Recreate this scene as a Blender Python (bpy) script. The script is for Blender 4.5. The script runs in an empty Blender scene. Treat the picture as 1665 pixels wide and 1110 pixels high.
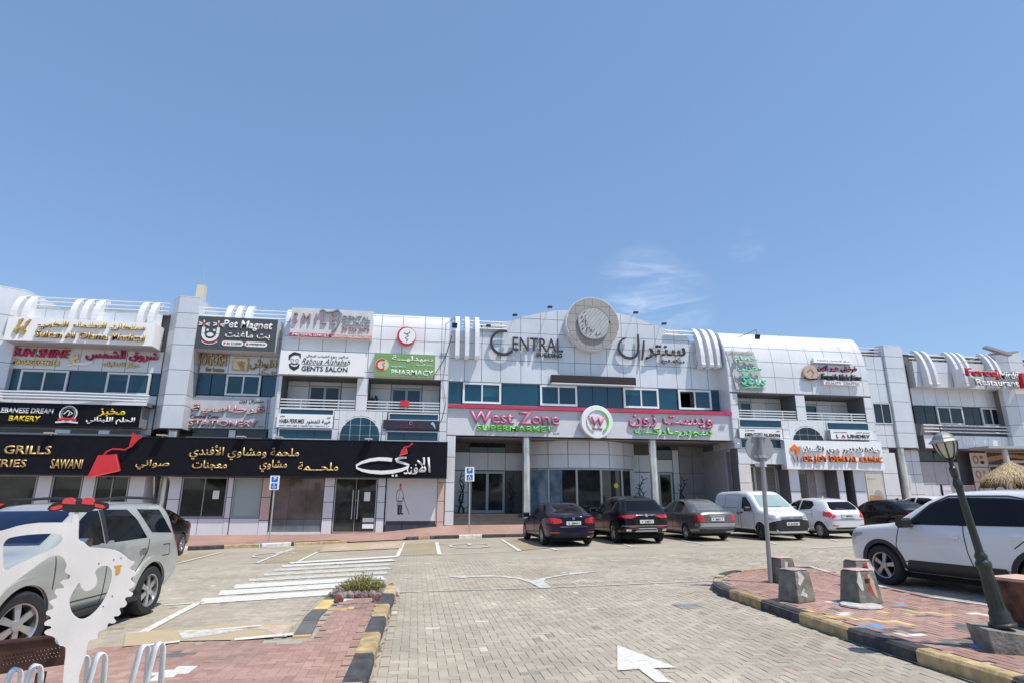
import bpy, bmesh, math, random, unicodedata
from math import sin, cos, tan, pi, radians as rad, atan2, sqrt
from mathutils import Vector, Matrix
from mathutils.bvhtree import BVHTree
from mathutils.geometry import delaunay_2d_cdt

SC = bpy.context.scene
COL = SC.collection
random.seed(7)

# ------------------------------------------------------------------ camera, world, sun
F_PX, CX, CY, EYE = 948.0, 832.5, 555.0, 1.7
YAW, TILT, ROLL = rad(9.0), rad(15.0), rad(0.2)
Fv = Vector((sin(YAW) * cos(TILT), cos(YAW) * cos(TILT), sin(TILT)))
R0 = Vector((cos(YAW), -sin(YAW), 0))
U0 = R0.cross(Fv)
Rv = R0 * cos(ROLL) + U0 * sin(ROLL)
Uv = U0 * cos(ROLL) - R0 * sin(ROLL)
EYEV = Vector((0, 0, EYE))
cam_data = bpy.data.cameras.new('camera')
cam_data.sensor_width = 36
cam_data.lens = F_PX / 1665 * 36
cam_data.clip_end = 2000
cam = bpy.data.objects.new('camera', cam_data)
COL.objects.link(cam)
cam.matrix_world = Matrix(((Rv.x, Uv.x, -Fv.x, 0), (Rv.y, Uv.y, -Fv.y, 0), (Rv.z, Uv.z, -Fv.z, EYE), (0, 0, 0, 1)))
SC.camera = cam

SUN_EL, SUN_AZ = rad(64), rad(133)          # azimuth clockwise from +Y
sunv = Vector((sin(SUN_AZ) * cos(SUN_EL), cos(SUN_AZ) * cos(SUN_EL), sin(SUN_EL)))
sd = bpy.data.lights.new('sun', 'SUN')
sd.energy = 4.0
sd.angle = rad(0.5)
sd.color = (1.0, 0.94, 0.84)
sun = bpy.data.objects.new('sun', sd)
COL.objects.link(sun)
sun.rotation_euler = (-sunv).to_track_quat('-Z', 'Y').to_euler()

world = bpy.data.worlds.new('World')
SC.world = world
world.use_nodes = True
wn, wl = world.node_tree.nodes, world.node_tree.links
wn.clear()
w_out = wn.new('ShaderNodeOutputWorld')
w_bg = wn.new('ShaderNodeBackground')
w_sky = wn.new('ShaderNodeTexSky')
w_sky.sky_type = 'NISHITA'
w_sky.sun_disc = False
w_sky.sun_elevation = SUN_EL
w_sky.sun_rotation = SUN_AZ
w_sky.air_density = 1.12
w_sky.dust_density = 0.25
w_sky.ozone_density = 4.0
w_bg.inputs['Strength'].default_value = 0.15
w_tc = wn.new('ShaderNodeTexCoord')
w_map = wn.new('ShaderNodeMapping')
w_map.inputs['Scale'].default_value = (5, 5, 22)
w_map.inputs['Rotation'].default_value = (0.15, -0.35, 0.2)
w_noi = wn.new('ShaderNodeTexNoise')
w_noi.inputs['Scale'].default_value = 1.6
w_noi.inputs['Detail'].default_value = 7
w_noi.inputs['Roughness'].default_value = 0.6
w_noi.inputs['Distortion'].default_value = 0.6
w_ramp = wn.new('ShaderNodeMapRange')
w_ramp.inputs['From Min'].default_value = 0.38
w_ramp.inputs['From Max'].default_value = 0.85
w_ramp.interpolation_type = 'SMOOTHSTEP'
wl.new(w_tc.outputs['Generated'], w_map.inputs['Vector'])
wl.new(w_map.outputs[0], w_noi.inputs['Vector'])
wl.new(w_noi.outputs['Fac'], w_ramp.inputs['Value'])


def ray(px, py):
    return Fv * F_PX + Rv * (px - CX) - Uv * (py - CY)


masks = []
for (px, py, c0, c1, k) in ((1045, 482, .9955, .9996, .27), (1212, 400, .9994, .9999, .08), (1095, 494, .9970, .9997, .22)):
    d = ray(px, py).normalized()
    dot = wn.new('ShaderNodeVectorMath')
    dot.operation = 'DOT_PRODUCT'
    dot.inputs[1].default_value = d
    wl.new(w_tc.outputs['Generated'], dot.inputs[0])
    mr = wn.new('ShaderNodeMapRange')
    mr.interpolation_type = 'SMOOTHSTEP'
    mr.inputs['From Min'].default_value = c0
    mr.inputs['From Max'].default_value = c1
    mr.inputs['To Max'].default_value = k
    wl.new(dot.outputs['Value'], mr.inputs['Value'])
    masks.append(mr)
acc = masks[0].outputs[0]
for m_ in masks[1:]:
    ad = wn.new('ShaderNodeMath')
    ad.operation = 'MAXIMUM'
    wl.new(acc, ad.inputs[0])
    wl.new(m_.outputs[0], ad.inputs[1])
    acc = ad.outputs[0]
mul = wn.new('ShaderNodeMath')
mul.operation = 'MULTIPLY'
wl.new(acc, mul.inputs[0])
wl.new(w_ramp.outputs[0], mul.inputs[1])
w_mix = wn.new('ShaderNodeMix')
w_mix.data_type = 'RGBA'
w_mix.inputs[7].default_value = (8.0, 8.3, 9.0, 1)
wl.new(mul.outputs[0], w_mix.inputs[0])
w_flat = wn.new('ShaderNodeMix')
w_flat.data_type = 'RGBA'
w_flat.inputs[0].default_value = 0.45
w_flat.inputs[7].default_value = (1.26, 2.18, 3.80, 1)
wl.new(w_sky.outputs[0], w_flat.inputs[6])
wl.new(w_flat.outputs[2], w_mix.inputs[6])
wl.new(w_mix.outputs[2], w_bg.inputs['Color'])
wl.new(w_bg.outputs[0], w_out.inputs['Surface'])

SC.view_settings.view_transform = 'Standard'
SC.view_settings.look = 'None'
SC.view_settings.exposure = 0.25
SC.view_settings.gamma = 1
SC.view_settings.use_curve_mapping = False

# ------------------------------------------------------------------ geometry of the place
GS = 0.015                                     # the car park rises gently to the right
AN = math.atan(GS)
TM = Matrix.Rotation(-AN, 4, 'Y')


def gp(px, py, h=0.0):
    """point of the sloping ground (h above it) seen at a pixel of the photograph, in metres"""
    d = ray(px, py)
    t = (EYE - h) / (GS * d.x - d.z)
    return EYEV + d * t


def gl(px, py, h=0.0):
    p = gp(px, py, h)
    return (p.x, p.y)


def at_y(px, py, y):
    d = ray(px, py)
    return EYEV + d * (y / d.y)


def on_plane(px, py, p0, nrm):
    d = ray(px, py)
    return EYEV + d * ((Vector(p0) - EYEV).dot(nrm) / d.dot(nrm))


X0, Y0 = 4.69, 29.63                            # facade frame: u along the front, n towards the car park


def FP(u, n, z):
    return Vector((u + X0, Y0 - n, z))


def lerp(pts, x):
    if x <= pts[0][0]:
        return pts[0][1]
    for (a, b), (c, d) in zip(pts, pts[1:]):
        if x <= c:
            return b + (d - b) * (x - a) / (c - a) if c > a else d
    return pts[-1][1]


# ------------------------------------------------------------------ materials
MATS = {}


def M(name, col, rough=.5, metal=0., var=.08, scale=2.5, bump=0., bscale=40., spec=.5, coat=0., dirt=0., emis=None, stretch=None):
    if name in MATS:
        return MATS[name]
    m = bpy.data.materials.new(name)
    MATS[name] = m
    m.use_nodes = True
    n, l = m.node_tree.nodes, m.node_tree.links
    p = n['Principled BSDF']
    p.inputs['Roughness'].default_value = rough
    p.inputs['Metallic'].default_value = metal
    p.inputs['Specular IOR Level'].default_value = spec
    p.inputs['Coat Weight'].default_value = coat
    p.inputs['Coat Roughness'].default_value = 0.04
    tc = n.new('ShaderNodeTexCoord')
    mp = n.new('ShaderNodeMapping')
    if stretch:
        mp.inputs['Scale'].default_value = stretch
    l.new(tc.outputs['Object'], mp.inputs['Vector'])
    no = n.new('ShaderNodeTexNoise')
    no.inputs['Scale'].default_value = scale
    no.inputs['Detail'].default_value = 6
    l.new(mp.outputs[0], no.inputs['Vector'])
    mr = n.new('ShaderNodeMapRange')
    mr.inputs['From Min'].default_value = .3
    mr.inputs['From Max'].default_value = .7
    mr.inputs['To Min'].default_value = 1 - var
    mr.inputs['To Max'].default_value = 1 + var
    l.new(no.outputs['Fac'], mr.inputs['Value'])
    oi = n.new('ShaderNodeObjectInfo')
    m2 = n.new('ShaderNodeMapRange')
    m2.inputs['To Min'].default_value = 1 - var * .5
    m2.inputs['To Max'].default_value = 1 + var * .5
    l.new(oi.outputs['Random'], m2.inputs['Value'])
    mu = n.new('ShaderNodeMath')
    mu.operation = 'MULTIPLY'
    l.new(mr.outputs[0], mu.inputs[0])
    l.new(m2.outputs[0], mu.inputs[1])
    vm = n.new('ShaderNodeVectorMath')
    vm.operation = 'SCALE'
    vm.inputs[0].default_value = col
    l.new(mu.outputs[0], vm.inputs['Scale'])
    out = vm.outputs[0]
    if dirt:
        n2 = n.new('ShaderNodeTexNoise')
        n2.inputs['Scale'].default_value = 1.3
        n2.inputs['Detail'].default_value = 8
        n2.inputs['Roughness'].default_value = .7
        mp2 = n.new('ShaderNodeMapping')
        mp2.inputs['Scale'].default_value = (2.5, 2.5, .35)
        l.new(tc.outputs['Object'], mp2.inputs['Vector'])
        l.new(mp2.outputs[0], n2.inputs['Vector'])
        r2 = n.new('ShaderNodeMapRange')
        r2.inputs['From Min'].default_value = .48
        r2.inputs['From Max'].default_value = .75
        r2.inputs['To Max'].default_value = dirt
        l.new(n2.outputs['Fac'], r2.inputs['Value'])
        mx = n.new('ShaderNodeMix')
        mx.data_type = 'RGBA'
        l.new(r2.outputs[0], mx.inputs[0])
        l.new(out, mx.inputs[6])
        mx.inputs[7].default_value = (.22, .18, .13, 1)
        out = mx.outputs[2]
    l.new(out, p.inputs['Base Color'])
    if bump:
        n3 = n.new('ShaderNodeTexNoise')
        n3.inputs['Scale'].default_value = bscale
        n3.inputs['Detail'].default_value = 4
        l.new(tc.outputs['Object'], n3.inputs['Vector'])
        bp = n.new('ShaderNodeBump')
        bp.inputs['Strength'].default_value = bump
        bp.inputs['Distance'].default_value = .02
        l.new(n3.outputs['Fac'], bp.inputs['Height'])
        l.new(bp.outputs[0], p.inputs['Normal'])
    if emis:
        p.inputs['Emission Color'].default_value = (*emis[:3], 1)
        p.inputs['Emission Strength'].default_value = emis[3]
    return m


def paver_mat(name, c1, c2, c3):
    """paver colours that differ from stone to stone, with stains"""
    m = bpy.data.materials.new(name)
    MATS[name] = m
    m.use_nodes = True
    n, l = m.node_tree.nodes, m.node_tree.links
    p = n['Principled BSDF']
    p.inputs['Roughness'].default_value = .85
    p.inputs['Specular IOR Level'].default_value = .25
    g = n.new('ShaderNodeNewGeometry')
    oi = n.new('ShaderNodeObjectInfo')
    a = n.new('ShaderNodeMath'); a.operation = 'ADD'
    l.new(g.outputs['Random Per Island'], a.inputs[0])
    l.new(oi.outputs['Random'], a.inputs[1])
    fr = n.new('ShaderNodeMath'); fr.operation = 'FRACT'
    l.new(a.outputs[0], fr.inputs[0])
    cr = n.new('ShaderNodeValToRGB')
    cr.color_ramp.elements[0].color = (*c1, 1)
    cr.color_ramp.elements[1].color = (*c2, 1)
    e = cr.color_ramp.elements.new(.55)
    e.color = (*c3, 1)
    l.new(fr.outputs[0], cr.inputs[0])
    tc = n.new('ShaderNodeNewGeometry')
    no = n.new('ShaderNodeTexNoise'); no.inputs['Scale'].default_value = .55; no.inputs['Detail'].default_value = 9; no.inputs['Roughness'].default_value = .65
    l.new(tc.outputs['Position'], no.inputs['Vector'])
    mr = n.new('ShaderNodeMapRange'); mr.inputs['From Min'].default_value = .3; mr.inputs['From Max'].default_value = .7
    mr.inputs['To Min'].default_value = .78; mr.inputs['To Max'].default_value = 1.14
    l.new(no.outputs['Fac'], mr.inputs['Value'])
    n2 = n.new('ShaderNodeTexNoise'); n2.inputs['Scale'].default_value = 38; n2.inputs['Detail'].default_value = 5
    l.new(tc.outputs['Position'], n2.inputs['Vector'])
    m3 = n.new('ShaderNodeMapRange'); m3.inputs['To Min'].default_value = .82; m3.inputs['To Max'].default_value = 1.18
    l.new(n2.outputs['Fac'], m3.inputs['Value'])
    mu = n.new('ShaderNodeMath'); mu.operation = 'MULTIPLY'
    l.new(mr.outputs[0], mu.inputs[0]); l.new(m3.outputs[0], mu.inputs[1])
    vm = n.new('ShaderNodeVectorMath'); vm.operation = 'SCALE'
    l.new(cr.outputs[0], vm.inputs[0]); l.new(mu.outputs[0], vm.inputs['Scale'])
    out = vm.outputs[0]
    for sc, st, lo, hi, k, dc in ((1.1, (1, .22, 1), .56, .74, .34, (.20, .18, .155)), (4.5, (1, 1, 1), .68, .74, .55, (.10, .09, .08)), (.8, (.5, 1, 1), .60, .80, .35, (.50, .45, .37))):
        mp = n.new('ShaderNodeMapping'); mp.inputs['Scale'].default_value = st; mp.inputs['Location'].default_value = (sc * 3, sc, 0)
        l.new(tc.outputs['Position'], mp.inputs['Vector'])
        nz = n.new('ShaderNodeTexNoise'); nz.inputs['Scale'].default_value = sc; nz.inputs['Detail'].default_value = 7; nz.inputs['Roughness'].default_value = .6
        l.new(mp.outputs[0], nz.inputs['Vector'])
        r_ = n.new('ShaderNodeMapRange'); r_.inputs['From Min'].default_value = lo; r_.inputs['From Max'].default_value = hi; r_.inputs['To Max'].default_value = k
        l.new(nz.outputs['Fac'], r_.inputs['Value'])
        mx = n.new('ShaderNodeMix'); mx.data_type = 'RGBA'
        l.new(r_.outputs[0], mx.inputs[0]); l.new(out, mx.inputs[6]); mx.inputs[7].default_value = (*dc, 1)
        out = mx.outputs[2]
    l.new(out, p.inputs['Base Color'])
    bp = n.new('ShaderNodeBump'); bp.inputs['Strength'].default_value = .25; bp.inputs['Distance'].default_value = .004
    l.new(n2.outputs['Fac'], bp.inputs['Height']); l.new(bp.outputs[0], p.inputs['Normal'])
    return m


def far_paver_mat(name, c1, c2, mortar):
    m = bpy.data.materials.new(name)
    MATS[name] = m
    m.use_nodes = True
    n, l = m.node_tree.nodes, m.node_tree.links
    p = n['Principled BSDF']
    p.inputs['Roughness'].default_value = .85
    p.inputs['Specular IOR Level'].default_value = .25
    g = n.new('ShaderNodeNewGeometry')
    br = n.new('ShaderNodeTexBrick')
    br.inputs['Scale'].default_value = 1
    br.inputs['Brick Width'].default_value = .2
    br.inputs['Row Height'].default_value = .1
    br.inputs['Mortar Size'].default_value = .006
    br.inputs['Color1'].default_value = (*c1, 1)
    br.inputs['Color2'].default_value = (*c2, 1)
    br.inputs['Mortar'].default_value = (*mortar, 1)
    l.new(g.outputs['Position'], br.inputs['Vector'])
    no = n.new('ShaderNodeTexNoise'); no.inputs['Scale'].default_value = .5; no.inputs['Detail'].default_value = 9; no.inputs['Roughness'].default_value = .65
    l.new(g.outputs['Position'], no.inputs['Vector'])
    mr = n.new('ShaderNodeMapRange'); mr.inputs['From Min'].default_value = .3; mr.inputs['From Max'].default_value = .7
    mr.inputs['To Min'].default_value = .78; mr.inputs['To Max'].default_value = 1.14
    l.new(no.outputs['Fac'], mr.inputs['Value'])
    vm = n.new('ShaderNodeVectorMath'); vm.operation = 'SCALE'
    l.new(br.outputs['Color'], vm.inputs[0]); l.new(mr.outputs[0], vm.inputs['Scale'])
    l.new(vm.outputs[0], p.inputs['Base Color'])
    return m


def paint_mat(name, col, under, wear=.5):
    """road paint worn through to the pavers, with the joints showing"""
    m = bpy.data.materials.new(name)
    MATS[name] = m
    m.use_nodes = True
    n, l = m.node_tree.nodes, m.node_tree.links
    p = n['Principled BSDF']
    p.inputs['Roughness'].default_value = .75
    g = n.new('ShaderNodeNewGeometry')
    no = n.new('ShaderNodeTexNoise'); no.inputs['Scale'].default_value = 9; no.inputs['Detail'].default_value = 10; no.inputs['Roughness'].default_value = .75
    l.new(g.outputs['Position'], no.inputs['Vector'])
    mr = n.new('ShaderNodeMapRange'); mr.inputs['From Min'].default_value = wear; mr.inputs['From Max'].default_value = wear + .14
    l.new(no.outputs['Fac'], mr.inputs['Value'])
    br = n.new('ShaderNodeTexBrick')
    br.inputs['Scale'].default_value = 1; br.inputs['Brick Width'].default_value = .2; br.inputs['Row Height'].default_value = .1
    br.inputs['Mortar Size'].default_value = .007
    br.inputs['Color1'].default_value = (0, 0, 0, 1); br.inputs['Color2'].default_value = (0, 0, 0, 1); br.inputs['Mortar'].default_value = (.55, .55, .55, 1)
    l.new(g.outputs['Position'], br.inputs['Vector'])
    mx0 = n.new('ShaderNodeMath'); mx0.operation = 'MAXIMUM'
    l.new(mr.outputs[0], mx0.inputs[0]); l.new(br.outputs['Color'], mx0.inputs[1])
    mx = n.new('ShaderNodeMix'); mx.data_type = 'RGBA'
    l.new(mx0.outputs[0], mx.inputs[0])
    mx.inputs[6].default_value = (*col, 1); mx.inputs[7].default_value = (*under, 1)
    l.new(mx.outputs[2], p.inputs['Base Color'])
    return m


ALU = M('silver cladding', (.68, .70, .73), .38, .25, .05, .8, dirt=.10)
ALUW = M('white cladding', (.72, .73, .75), .35, .1, .05, .8, dirt=.10)
JOINT = M('dark joint backing', (.16, .16, .17), .8)
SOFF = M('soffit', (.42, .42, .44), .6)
FINM = M('white fin', (.70, .71, .74), .35, 0, .03)
PAR = M('parapet render', (.70, .69, .66), .7, dirt=.2)
TEAL = M('teal glass', (.003, .048, .085), .06, 0, .25, .6, spec=.6)
TEAL2 = M('spandrel glass', (.003, .052, .09), .05, 0, .18, .5, spec=.7)
NAVY = M('navy glass', (.008, .016, .026), .06, 0, .3, .6, spec=.6)
DGL = M('dark shop glass', (.022, .025, .024), .04, 0, .8, 1.4, spec=.6)  # strong mottling in the colour stands in for reflections
BRGL = M('brown shop interior glass', (.15, .11, .095), .05, 0, .3, .9, spec=.7)
PALEGL = M('frosted glass', (.36, .43, .42), .15, 0, .05, .6)
BLGL = M('blue stickered glass', (.16, .25, .33), .08, 0, .5, 1.6)
FRW = M('white aluminium frame', (.70, .71, .72), .4, .1, .03)
FRG = M('grey aluminium frame', (.40, .40, .40), .4, .4, .03)
BLACK = M('black board', (.008, .008, .013), .6, 0, .2, spec=.15)
BLK = M('black plastic', (.018, .018, .02), .5, 0, .15)
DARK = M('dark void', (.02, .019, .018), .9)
GOLD = M('gold letters', (.60, .43, .17), .45, .35, .25, 5)
WHT = M('white sign face', (.86, .86, .86), .4, 0, .02)
WHL = M('white letters', (.82, .82, .80), .4, 0, .02)
GRYS = M('grey letter sides', (.30, .30, .31), .5)
CHAR = M('charcoal letters', (.035, .037, .042), .45)
REDM = M('red sign', (.62, .03, .04), .35, 0, .08)
MAG = M('magenta letters', (.50, .03, .10), .4)
PNK = M('pink letters', (.60, .18, .30), .4)
PNKD = M('crimson ledge', (.62, .04, .12), .4)
PNKE = M('crimson letter edge', (.35, .02, .09), .4)
GRN = M('bright green letters', (.16, .62, .06), .4)
GRND = M('green letter edge', (.05, .25, .02), .5)
YEL = M('yellow letters', (.85, .62, .02), .4)
YELP = M('pale yellow letters', (.80, .66, .28), .4)
ORG = M('orange letters', (.80, .20, .03), .4)
PHG = M('pharmacy green', (.20, .36, .13), .45)
MINT = M('mint letters', (.15, .62, .42), .4)
SLATE = M('slate sign board', (.065, .075, .085), .45)
DBR = M('dark brown board', (.035, .022, .020), .4)
PINKP = M('blush panel', (.62, .44, .37), .5, 0, .05)
CHROME = M('polished steel', (.74, .72, .66), .26, .7, .3, 4, stretch=(1, 1, .3))
STEEL = M('galvanised steel', (.60, .60, .60), .4, .8, .1, 20)
CREAM = M('cream render', (.66, .62, .46), .7)
CONC = M('concrete', (.22, .21, .185), .9, 0, .45, 6, .6, 30, dirt=.4)
CONCL = M('pale concrete', (.48, .46, .43), .9, 0, .25, 8, .4, 30)
LAMPM = M('dark green cast iron', (.034, .039, .036), .42, .2, .15, 8, .15, 60)
STONE = M('dark granite step', (.10, .09, .085), .35, 0, .2)
KYEL = M('kerb yellow', (.43, .315, .16), .85, 0, .38, 7, .5, 30, dirt=.6)
KBLK = M('kerb black', (.05, .052, .06), .8, 0, .5, 7, .5, 30, dirt=.25)
KWHT = M('kerb white', (.60, .58, .53), .8, 0, .3, 7, .3, 30)
WSCR = M('posters white', (.70, .68, .68), .45, 0, .02)

# ------------------------------------------------------------------ builders
INV = {}


def mesh_obj(name, verts, faces, mat, parent=None, smooth=False, mi=None):
    me = bpy.data.meshes.new(name)
    me.from_pydata([tuple(v) for v in verts], [], faces)
    mats = mat if isinstance(mat, (list, tuple)) else [mat]
    for m in mats:
        me.materials.append(m)
    if mi:
        me.polygons.foreach_set('material_index', mi)
    if smooth:
        me.polygons.foreach_set('use_smooth', [True] * len(me.polygons))
        if smooth is not True:
            me.set_sharp_from_angle(angle=rad(smooth))
    me.update()
    return link(name, me, parent)


def link(name, me, parent=None):
    o = bpy.data.objects.new(name, me)
    COL.objects.link(o)
    if parent is not None:
        o.parent = parent
        if parent.name in INV:
            o.matrix_parent_inverse = INV[parent.name]
    return o


def tag(o, label=None, cat=None, group=None, kind=None):
    if label: o['label'] = label
    if cat: o['category'] = cat
    if group: o['group'] = group
    if kind: o['kind'] = kind
    return o


def thing(name, label, cat, loc=(0, 0, 0), world_space=True, group=None):
    o = bpy.data.objects.new(name, None)
    COL.objects.link(o)
    o.empty_display_size = .2
    o.location = loc
    if world_space:
        INV[o.name] = Matrix.Translation(-Vector(loc))
    return tag(o, label, cat, group)


class MB:
    def __init__(s):
        s.v = []; s.f = []; s.m = []

    def add(s, vs, fs, mi=0):
        b = len(s.v)
        s.v += [Vector(v) for v in vs]
        s.f += [tuple(b + i for i in f) for f in fs]
        s.m += [mi] * len(fs)

    def box(s, x0, x1, y0, y1, z0, z1, mi=0):
        s.add([(x0, y0, z0), (x1, y0, z0), (x1, y1, z0), (x0, y1, z0), (x0, y0, z1), (x1, y0, z1), (x1, y1, z1), (x0, y1, z1)],
              [(0, 3, 2, 1), (4, 5, 6, 7), (0, 1, 5, 4), (1, 2, 6, 5), (2, 3, 7, 6), (3, 0, 4, 7)], mi)

    def fbox(s, u0, u1, n0, n1, z0, z1, mi=0):
        s.box(u0 + X0, u1 + X0, Y0 - n1, Y0 - n0, z0, z1, mi)

    def prism(s, pts, vec, mi=0):
        """flat polygon (3D points) pushed along vec; caps and sides"""
        n = len(pts)
        vec = Vector(vec)
        nr = Vector()
        P = [Vector(p) for p in pts]
        for i in range(n):
            nr += P[i].cross(P[(i + 1) % n])
        if nr.dot(vec) > 0:
            P.reverse()
        s.add(P + [p + vec for p in P],
              [tuple(range(n)), tuple(range(2 * n - 1, n - 1, -1))] + [(i, n + i, n + (i + 1) % n, (i + 1) % n) for i in range(n)], mi)

    def tube(s, p0, p1, r0, r1=None, n=10, mi=0, cap=True):
        p0, p1 = Vector(p0), Vector(p1)
        r1 = r0 if r1 is None else r1
        ax = (p1 - p0).normalized()
        a = ax.orthogonal().normalized()
        b = ax.cross(a)
        vs = []
        for p, r in ((p0, r0), (p1, r1)):
            vs += [p + (a * cos(2 * pi * i / n) + b * sin(2 * pi * i / n)) * r for i in range(n)]
        fs = [(i, (i + 1) % n, n + (i + 1) % n, n + i) for i in range(n)]
        if cap:
            fs += [tuple(range(n - 1, -1, -1)), tuple(range(n, 2 * n))]
        s.add(vs, fs, mi)

    def path(s, pts, r, n=8, mi=0):
        for a, b in zip(pts, pts[1:]):
            s.tube(a, b, r, n=n, mi=mi)

    def lathe(s, prof, n=24, c=(0, 0, 0), ax=(0, 0, 1), mi=0):
        """prof: list of (radius, height along axis)"""
        c, ax = Vector(c), Vector(ax).normalized()
        a = ax.orthogonal().normalized()
        b = ax.cross(a)
        vs = []
        for r, h in prof:
            vs += [c + ax * h + (a * cos(2 * pi * i / n) + b * sin(2 * pi * i / n)) * max(r, 1e-4) for i in range(n)]
        fs = []
        for k in range(len(prof) - 1):
            fs += [(k * n + i, k * n + (i + 1) % n, (k + 1) * n + (i + 1) % n, (k + 1) * n + i) for i in range(n)]
        s.add(vs, fs, mi)

    def build(s, name, mat, parent=None, smooth=False):
        return mesh_obj(name, s.v, s.f, mat, parent, smooth, s.m if isinstance(mat, (list, tuple)) else None)


def fb(name, parent, u0, u1, n0, n1, z0, z1, mat):
    b = MB()
    b.fbox(u0, u1, n0, n1, z0, z1)
    return b.build(name, mat, parent)


def panels(parent, us, zs, nf, mat, top=None, skip=None, gap=.012, seg=1, name='panel', bot=None):
    """cladding cassettes: one object each, set off by open joints"""
    nn = nf if callable(nf) else (lambda z: nf)
    for i in range(len(us) - 1):
        for j in range(len(zs) - 1):
            if skip and skip(i, j):
                continue
            u0, u1, z0, z1 = us[i] + gap, us[i + 1] - gap, zs[j] + gap, zs[j + 1] - gap
            za = zb = z1
            if top:
                za, zb = min(z1, top(u0) - .01), min(z1, top(u1) - .01)
            y0, y1 = z0, z0
            if bot:
                y0, y1 = max(z0, bot(u0)), max(z0, bot(u1))
            if min(za - y0, zb - y1) < -.05 or max(za - y0, zb - y1) < .08:
                continue
            za, zb = max(za, y0 + .01), max(zb, y1 + .01)
            b = MB()
            dn = random.uniform(-.003, .003)
            vs, vb = [], []
            for k in range(seg + 1):
                a_, b_ = y0 + (za - y0) * k / seg, y1 + (zb - y1) * k / seg
                vs += [FP(u0, nn(a_) + dn, a_), FP(u1, nn(b_) + dn, b_)]
                vb += [FP(u0, nn(a_) - .04, a_), FP(u1, nn(b_) - .04, b_)]
            m = len(vs)
            fs = []
            for k in range(seg):
                q = 2 * k
                fs += [(q, q + 1, q + 3, q + 2), (m + q + 1, m + q, m + q + 2, m + q + 3), (q, q + 2, m + q + 2, m + q), (q + 3, q + 1, m + q + 1, m + q + 3)]
            fs += [(0, m, m + 1, 1), (m - 2, m - 1, 2 * m - 1, 2 * m - 2)]
            b.add(vs + vb, fs)
            b.build(name, mat, parent, smooth=20 if seg > 1 else False)


def quad_panel(parent, a, b, z0, z1, mat, gap=.012, th=.04, name='panel'):
    """cassette on a vertical face between plan points a and b (u, n)"""
    A, B = Vector(a), Vector(b)
    d = (B - A).normalized()
    A, B = A + d * gap, B - d * gap
    nrm = Vector((d.y, -d.x))      # pushed inwards (away from viewer)
    if nrm.y > 0:
        nrm = -nrm
    pts = [FP(A.x, A.y, z0 + gap), FP(B.x, B.y, z0 + gap), FP(B.x, B.y, z1 - gap), FP(A.x, A.y, z1 - gap)]
    m = MB()
    m.prism(pts, (nrm.x * th, -nrm.y * th, 0))
    return m.build(name, mat, parent)


def pane(parent, u0, u1, z0, z1, n, mat, name='pane', th=.02):
    return fb(name, parent, u0, u1, n - th, n, z0, z1, mat)


def window(parent, u0, u1, z0, z1, n, mat=None, frame=None, parts=2, open_first=False, fw=.09, mw=.07, zsplit=None):
    mat, frame = mat or TEAL, frame or FRW
    b = MB()
    b.fbox(u0, u1, n - .06, n + .04, z0, z0 + fw)
    b.fbox(u0, u1, n - .06, n + .04, z1 - fw, z1)
    b.fbox(u0, u0 + fw, n - .06, n + .04, z0 + fw, z1 - fw)
    b.fbox(u1 - fw, u1, n - .06, n + .04, z0 + fw, z1 - fw)
    w = (u1 - u0 - 2 * fw)
    for k in range(1, parts):
        x = u0 + fw + w * k / parts
        b.fbox(x - mw / 2, x + mw / 2, n - .055, n + .03, z0 + fw, z1 - fw)
    if zsplit:
        b.fbox(u0 + fw, u1 - fw, n - .05, n + .02, zsplit - mw / 2, zsplit + mw / 2)
    o = b.build('window', frame, parent)
    for k in range(parts):
        a, c = u0 + fw + w * k / parts, u0 + fw + w * (k + 1) / parts
        a += mw / 2 if k else 0
        c -= mw / 2 if k < parts - 1 else 0
        if open_first and k == 0:
            pane(o, a, c, z0 + fw, z1 - fw, n - .5, DARK, 'dark_opening')  # dark sheet painted as the unlit room behind the open pane
            continue
        pane(o, a, c, z0 + fw, z1 - fw, n - .015, mat)
        if n > -1 and z0 > 6 and random.random() < .45:
            hh = random.uniform(.2, .7) * (z1 - z0)
            pane(o, a + .02, c - .02, z1 - fw - hh, z1 - fw - .01, n - .010, M('blind behind glass', (.012, .07, .10), .08, 0, .3, 1, spec=.6), 'blind', .004)
    return o


# Arabic joining forms, reversed into reading order for the text objects
_T = {}
for cp in range(0xFE80, 0xFEFD):
    d = unicodedata.decomposition(chr(cp)).split()
    if len(d) == 2:
        k = {'<isolated>': 0, '<final>': 1, '<initial>': 2, '<medial>': 3}[d[0]]
        _T.setdefault(chr(int(d[1], 16)), [None] * 4)[k] = chr(cp)
    elif len(d) == 3 and d[1] == '0644':
        _T.setdefault('\u0644' + chr(int(d[2], 16)), [None] * 4)[{'<isolated>': 0, '<final>': 1}[d[0]]] = chr(cp)


def arab(s):
    u, i = [], 0
    while i < len(s):
        if s[i:i + 2] in _T:
            u.append(s[i:i + 2]); i += 2
        else:
            u.append(s[i]); i += 1
    out = []
    for i, c in enumerate(u):
        if c not in _T:
            out.append(c); continue
        t = _T[c]
        pj = i > 0 and (u[i - 1] == '\u0640' or (u[i - 1] in _T and _T[u[i - 1]][2] is not None))
        nj = i < len(u) - 1 and (u[i + 1] in _T or u[i + 1] == '\u0640') and t[2] is not None
        out.append(t[3 if pj and nj else 1 if pj else 2 if nj else 0] or t[0])
    return ''.join(reversed(out))


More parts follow.
